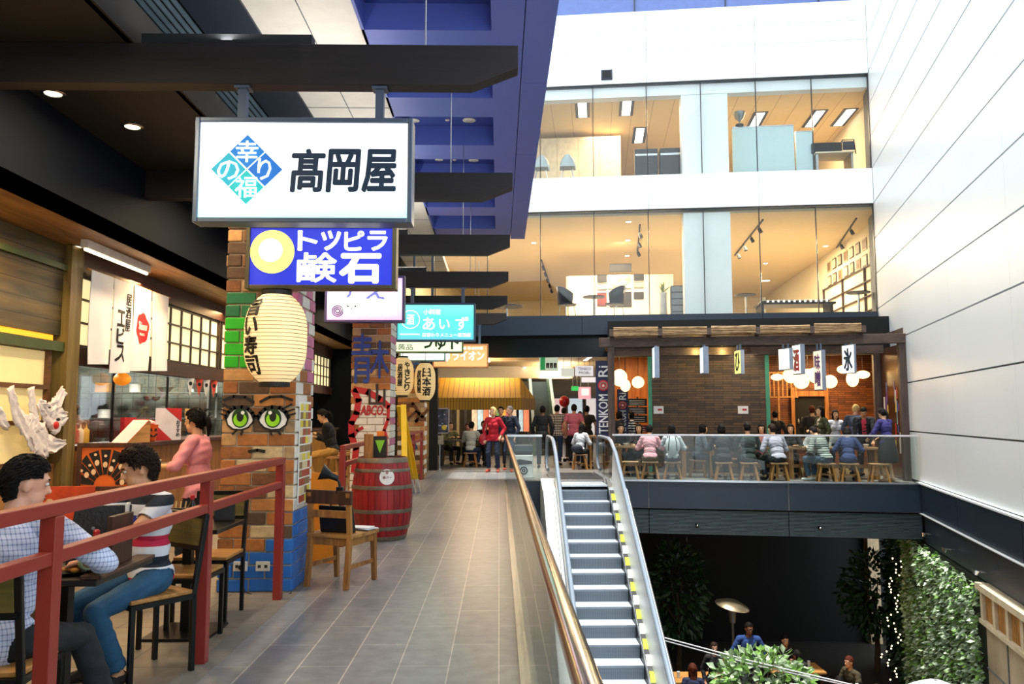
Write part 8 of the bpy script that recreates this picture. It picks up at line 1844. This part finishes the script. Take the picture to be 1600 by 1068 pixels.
# ---- terrace: seats along the glass, backs to the camera
E_ = (en.x, en.y); EUv = (eu.x, eu.y)
def mix(a, b): v = en * a + eu * b; return (v.x, v.y)
def dine(label, loc, face, **k):
    k.setdefault('lh', (-.15, .36, .76)); k.setdefault('rh', (.15, .36, .76)); k.setdefault('lean', 14)
    return person(label, loc, face, k.pop('H', 1.68), sit=.425, **k)
dine('woman in a pink padded shirt seated at the terrace glass, back turned', seats['pink'], E_, top='#e0a0ac', bottom='#6a5638', hair=('black', 'short'), fem=True, H=1.66, build=1.12)
t, P_ = dine('person in a pale grey jacket with a backpack seated at the terrace glass', seats['pack'], E_, top='#b8bcc4', bottom='#1c2430', hair=('black', 'bob'), fem=True)
q = local(t, (0, -.20, .66)); b = T('backpack', 'pale grey backpack with black straps on the seated person\'s back', 'backpack', q, rzT); f = MB(); f.ell((0, 0, .13), (.17, .085, .23), 16, 10); f.build('pack', M('pack_grey', '#c4c8d0', .7), b, smooth=60); f = MB()
for x in (-.10, .10): f.tube([(x, .05, .30), (x * 1.1, .12, .40), (x * 1.1, .16, .36)], .014, 6); f.tube([(x * .6, -.03, .36), (x * .9, -.085, .18), (x, -.07, .02)], .010, 6)
f.build('strap', ink_black, b)
dine('person in a black jacket seated at the terrace glass, left of the dark grey jacket', seats['blk'], mix(1, -.1), top='#14181c', bottom='#10141a', hair=('black', 'bob'), H=1.70, build=1.1)
dine('man in a dark grey jacket seated at the terrace glass, upright, back turned', seats['grn'], E_, top='#2c3634', bottom='#14181e', hair=('black', 'short'), H=1.76, lean=6, skin='tan')
dine('man in a lilac shirt seated at the terrace glass, knees to the left', seats['lil'], mix(1, -.45), top='#a8a2b4', bottom='#12161e', hair=('dbrown', 'short'), H=1.76, lean=20, build=1.08)
dine('person in a grey striped top and jeans seated at the terrace glass, hunched forward', seats['str'], mix(.75, -.7), top=STRIPES('grey_stripes', .05, [(0, '#9ca09c'), (.55, '#4c5250')], 'z', .9), bottom='#33465a', hair=('black', 'short'), H=1.74, lean=24, head=(30, -20), shoes='#c8ccd0', build=1.1)
dine('person in a navy dress leaning over the terrace table, next to the striped top', seats['nav'], mix(1, .2), top='#23305c', bottom='#1c2a50', hair=('black', 'bob'), fem=True, lean=26, head=(24, 0), hem=-.14)
# across and beside the tables
fs_ = {}
for k, px, d, say in (('p3', 1090, 1.45, 'wooden stool at the left end of the middle terrace table'), ('f1', 969, 2.12, 'wooden stool across the left terrace table, left'), ('f2', 1000, 2.12, 'wooden stool across the left terrace table, right'), ('f3', 1192, 2.12, 'wooden stool across the middle terrace table'), ('f4', 1238, 2.12, 'wooden stool across the right terrace table, left'), ('f5', 1270, 2.12, 'wooden stool across the right terrace table, middle'), ('f6', 1144, 2.14, 'wooden stool across the middle terrace table, left')): fs_[k] = stool(px, say, d)
dine('person in a slate blue top seated sideways at the end of the middle terrace table', fs_['p3'], mix(.25, 1), top='#5a6470', bottom='#2c3440', hair=('black', 'bob'), fem=True)
dine('person in a black jacket seated across the left terrace table, by the pergola post', fs_['f1'], mix(-1, .2), top='#14161c', bottom='#1c2028', hair=('black', 'short'))
dine('woman with dark hair seated across the left terrace table, facing the camera', fs_['f2'], mix(-1, -.1), top='#3a2c2c', bottom='#1c2028', hair=('dbrown', 'long'), fem=True)
dine('person in a coral pink top seated across the middle terrace table', fs_['f3'], mix(-1, -.2), top='#d8868a', bottom='#1c2028', hair=('black', 'bob'), fem=True)
dine('woman with black hair facing the camera across the right terrace table', fs_['f4'], mix(-1, -.25), top='#2a2a2e', bottom='#1c2028', hair=('black', 'long'), fem=True)
dine('person in a white top seated across the right terrace table, left of the striped back', fs_['f5'], mix(-1, .2), top='#c8ccd2', bottom='#1c2028', hair=('black', 'bob'), fem=True, lean=22)
def tstand(label, px, d, face, H, **k): return person(label, ter(sd(px, 700, d)[0], d, 0), face, H, **k)
tstand('woman in a purple top and black skirt standing at the terrace glass', 1387, .62, mix(.9, -.5), 1.66, lean=8, head=(14, 0), top='#2a2664', bottom='#14161a', legs='skirt', hair=('black', 'pony'), fem=True, lh=(-.2, .34, .98), rh=(.12, .36, .98), shoes='#c8a48a', hemskirt=.62)
tstand('man in a black jacket over a red shirt leaning over the right terrace table', 1352, 2.25, mix(-1, -.3), 1.74, lean=18, head=(28, 0), front='#c03a4a', top='#15181e', bottom='#14161c', lh=(-.2, .38, .86), rh=(.2, .38, .86), skin='tan')
tstand('fair-haired man in a slate blue shirt standing behind the black jacket', 1336, 2.62, mix(.8, .5), 1.78, lean=12, head=(16, 0), top='#3c465c', bottom='#1c2028', hair=('blond', 'short'), skin='light')
t, O_ = tstand('woman in an olive jacket over a pale top standing in the restaurant opening', 1287, 2.45, mix(-.35, -1), 1.70, front='#d8d0c0', top='#34381f', bottom='#14181e', hair=('black', 'long'), fem=True, rh=(.14, .28, 1.12))
tstand('woman with long black hair in a white blouse behind the olive jacket', 1306, 2.95, mix(-1, .1), 1.62, top='#d0d2da', bottom='#1c2430', hair=('black', 'long'), fem=True)
tstand('person with reddish hair in dark clothes deeper in the restaurant opening', 1271, 3.5, mix(1, .2), 1.74, top='#231a18', bottom='#14161a', hair=('red', 'short'))
tstand('person in black with a cap seen from behind inside the restaurant', 1213, 3.6, mix(1, .1), 1.60, top='#15110f', bottom='#14161a', hair=('black', 'short'))
tstand('woman in a black and white striped top inside the left restaurant opening', 989, 3.7, mix(-.2, -1), 1.60, top=STRIPES('bw_stripes', .07, [(0, '#d8d4cc'), (.5, '#15110f')], 'z', .9), bottom='#14161a', hair=('black', 'bob'), fem=True)
tstand('dark-clothed person just inside the pergola post, in the left opening', 966, 3.3, mix(.6, 1), 1.60, top='#1c1614', bottom='#14161a', hair=('black', 'bob'))

# ---- lower court
def lower(label, px, Y, face, H, sit=None, **k):
    q = at(px, 1000, Y); return person(label, (q.x, Y, ZL), face, H, sit=sit, **k)
lower('man in a dark blue shirt standing with hands on hips in the lower court', 1169, 17.8, (-.1, -1), 1.86, top='#1c3c78', bottom='#2c2f34', skin='brown', lh=(-.20, .06, 1.00), rh=(.20, .06, 1.00), elbow=(-1.0, -.15), hair=('black', 'short'), head=(8, 10))
lower('smiling woman in a black top standing in the lower court', 1115, 17.2, (-.1, -1), 1.60, top='#121216', bottom='#16181c', hair=('dbrown', 'bob'), skin='light', fem=True)
lower('woman with brown hair pinned up, back turned, by the leafy shrub', 1133, 15.9, (.2, 1), 1.62, top='#8c5a44', sleeve='none', bottom='#20242c', hair=('brown', 'bun'), skin='light', fem=True)
lower('woman with long reddish-brown hair, back turned, beside the escalator', 1082, 15.6, (.1, 1), 1.62, top='#16203c', bottom='#1a1c22', hair=('red', 'long'), skin='light', fem=True)
def lstool(x, y, say): dup(proto, (x, y, ZL), 0, say, 'stools in the lower court')
for label, px, Y, face, k in (('man in the shadow raising a cup behind the leafy shrub', 1252, 17.5, (-.5, .8), dict(top='#141618', bottom='#101216', skin='brown', rh=(.08, .28, 1.02))),
        ('person half hidden in the shadow behind the leafy shrub', 1222, 18.9, (.2, -1), dict(top='#1a1614', bottom='#101216', skin='tan')),
        ('man in an olive jacket seated at the right-hand table of the lower court', 1333, 17.2, (-.9, -.3), dict(top='#3a3420', bottom='#15171c', skin='tan', hair=('red', 'short'))),
        ('person in a white checked shirt seated with back turned in the lower court', 1312, 15.75, (.1, 1), dict(top=CHECKED('check_white', '#d4cec8', '#2c2a2c', .06, .22), bottom='#1a1c24', skin='tan')),
        ('man in a white shirt in profile at the foot of the green wall', 1378, 15.4, (-1, .1), dict(top='#d6d4dc', bottom='#1a1c24', skin='tan', hair=('dbrown', 'short')))):
    q = at(px, 1000, Y); lstool(q.x, Y, 'wooden stool under the ' + ' '.join(label.split()[:7])); person(label, (q.x, Y, ZL), face, 1.72, sit=.425, lean=10, **{**dict(lh=(-.14, .34, .78), rh=(.14, .34, .78)), **k})
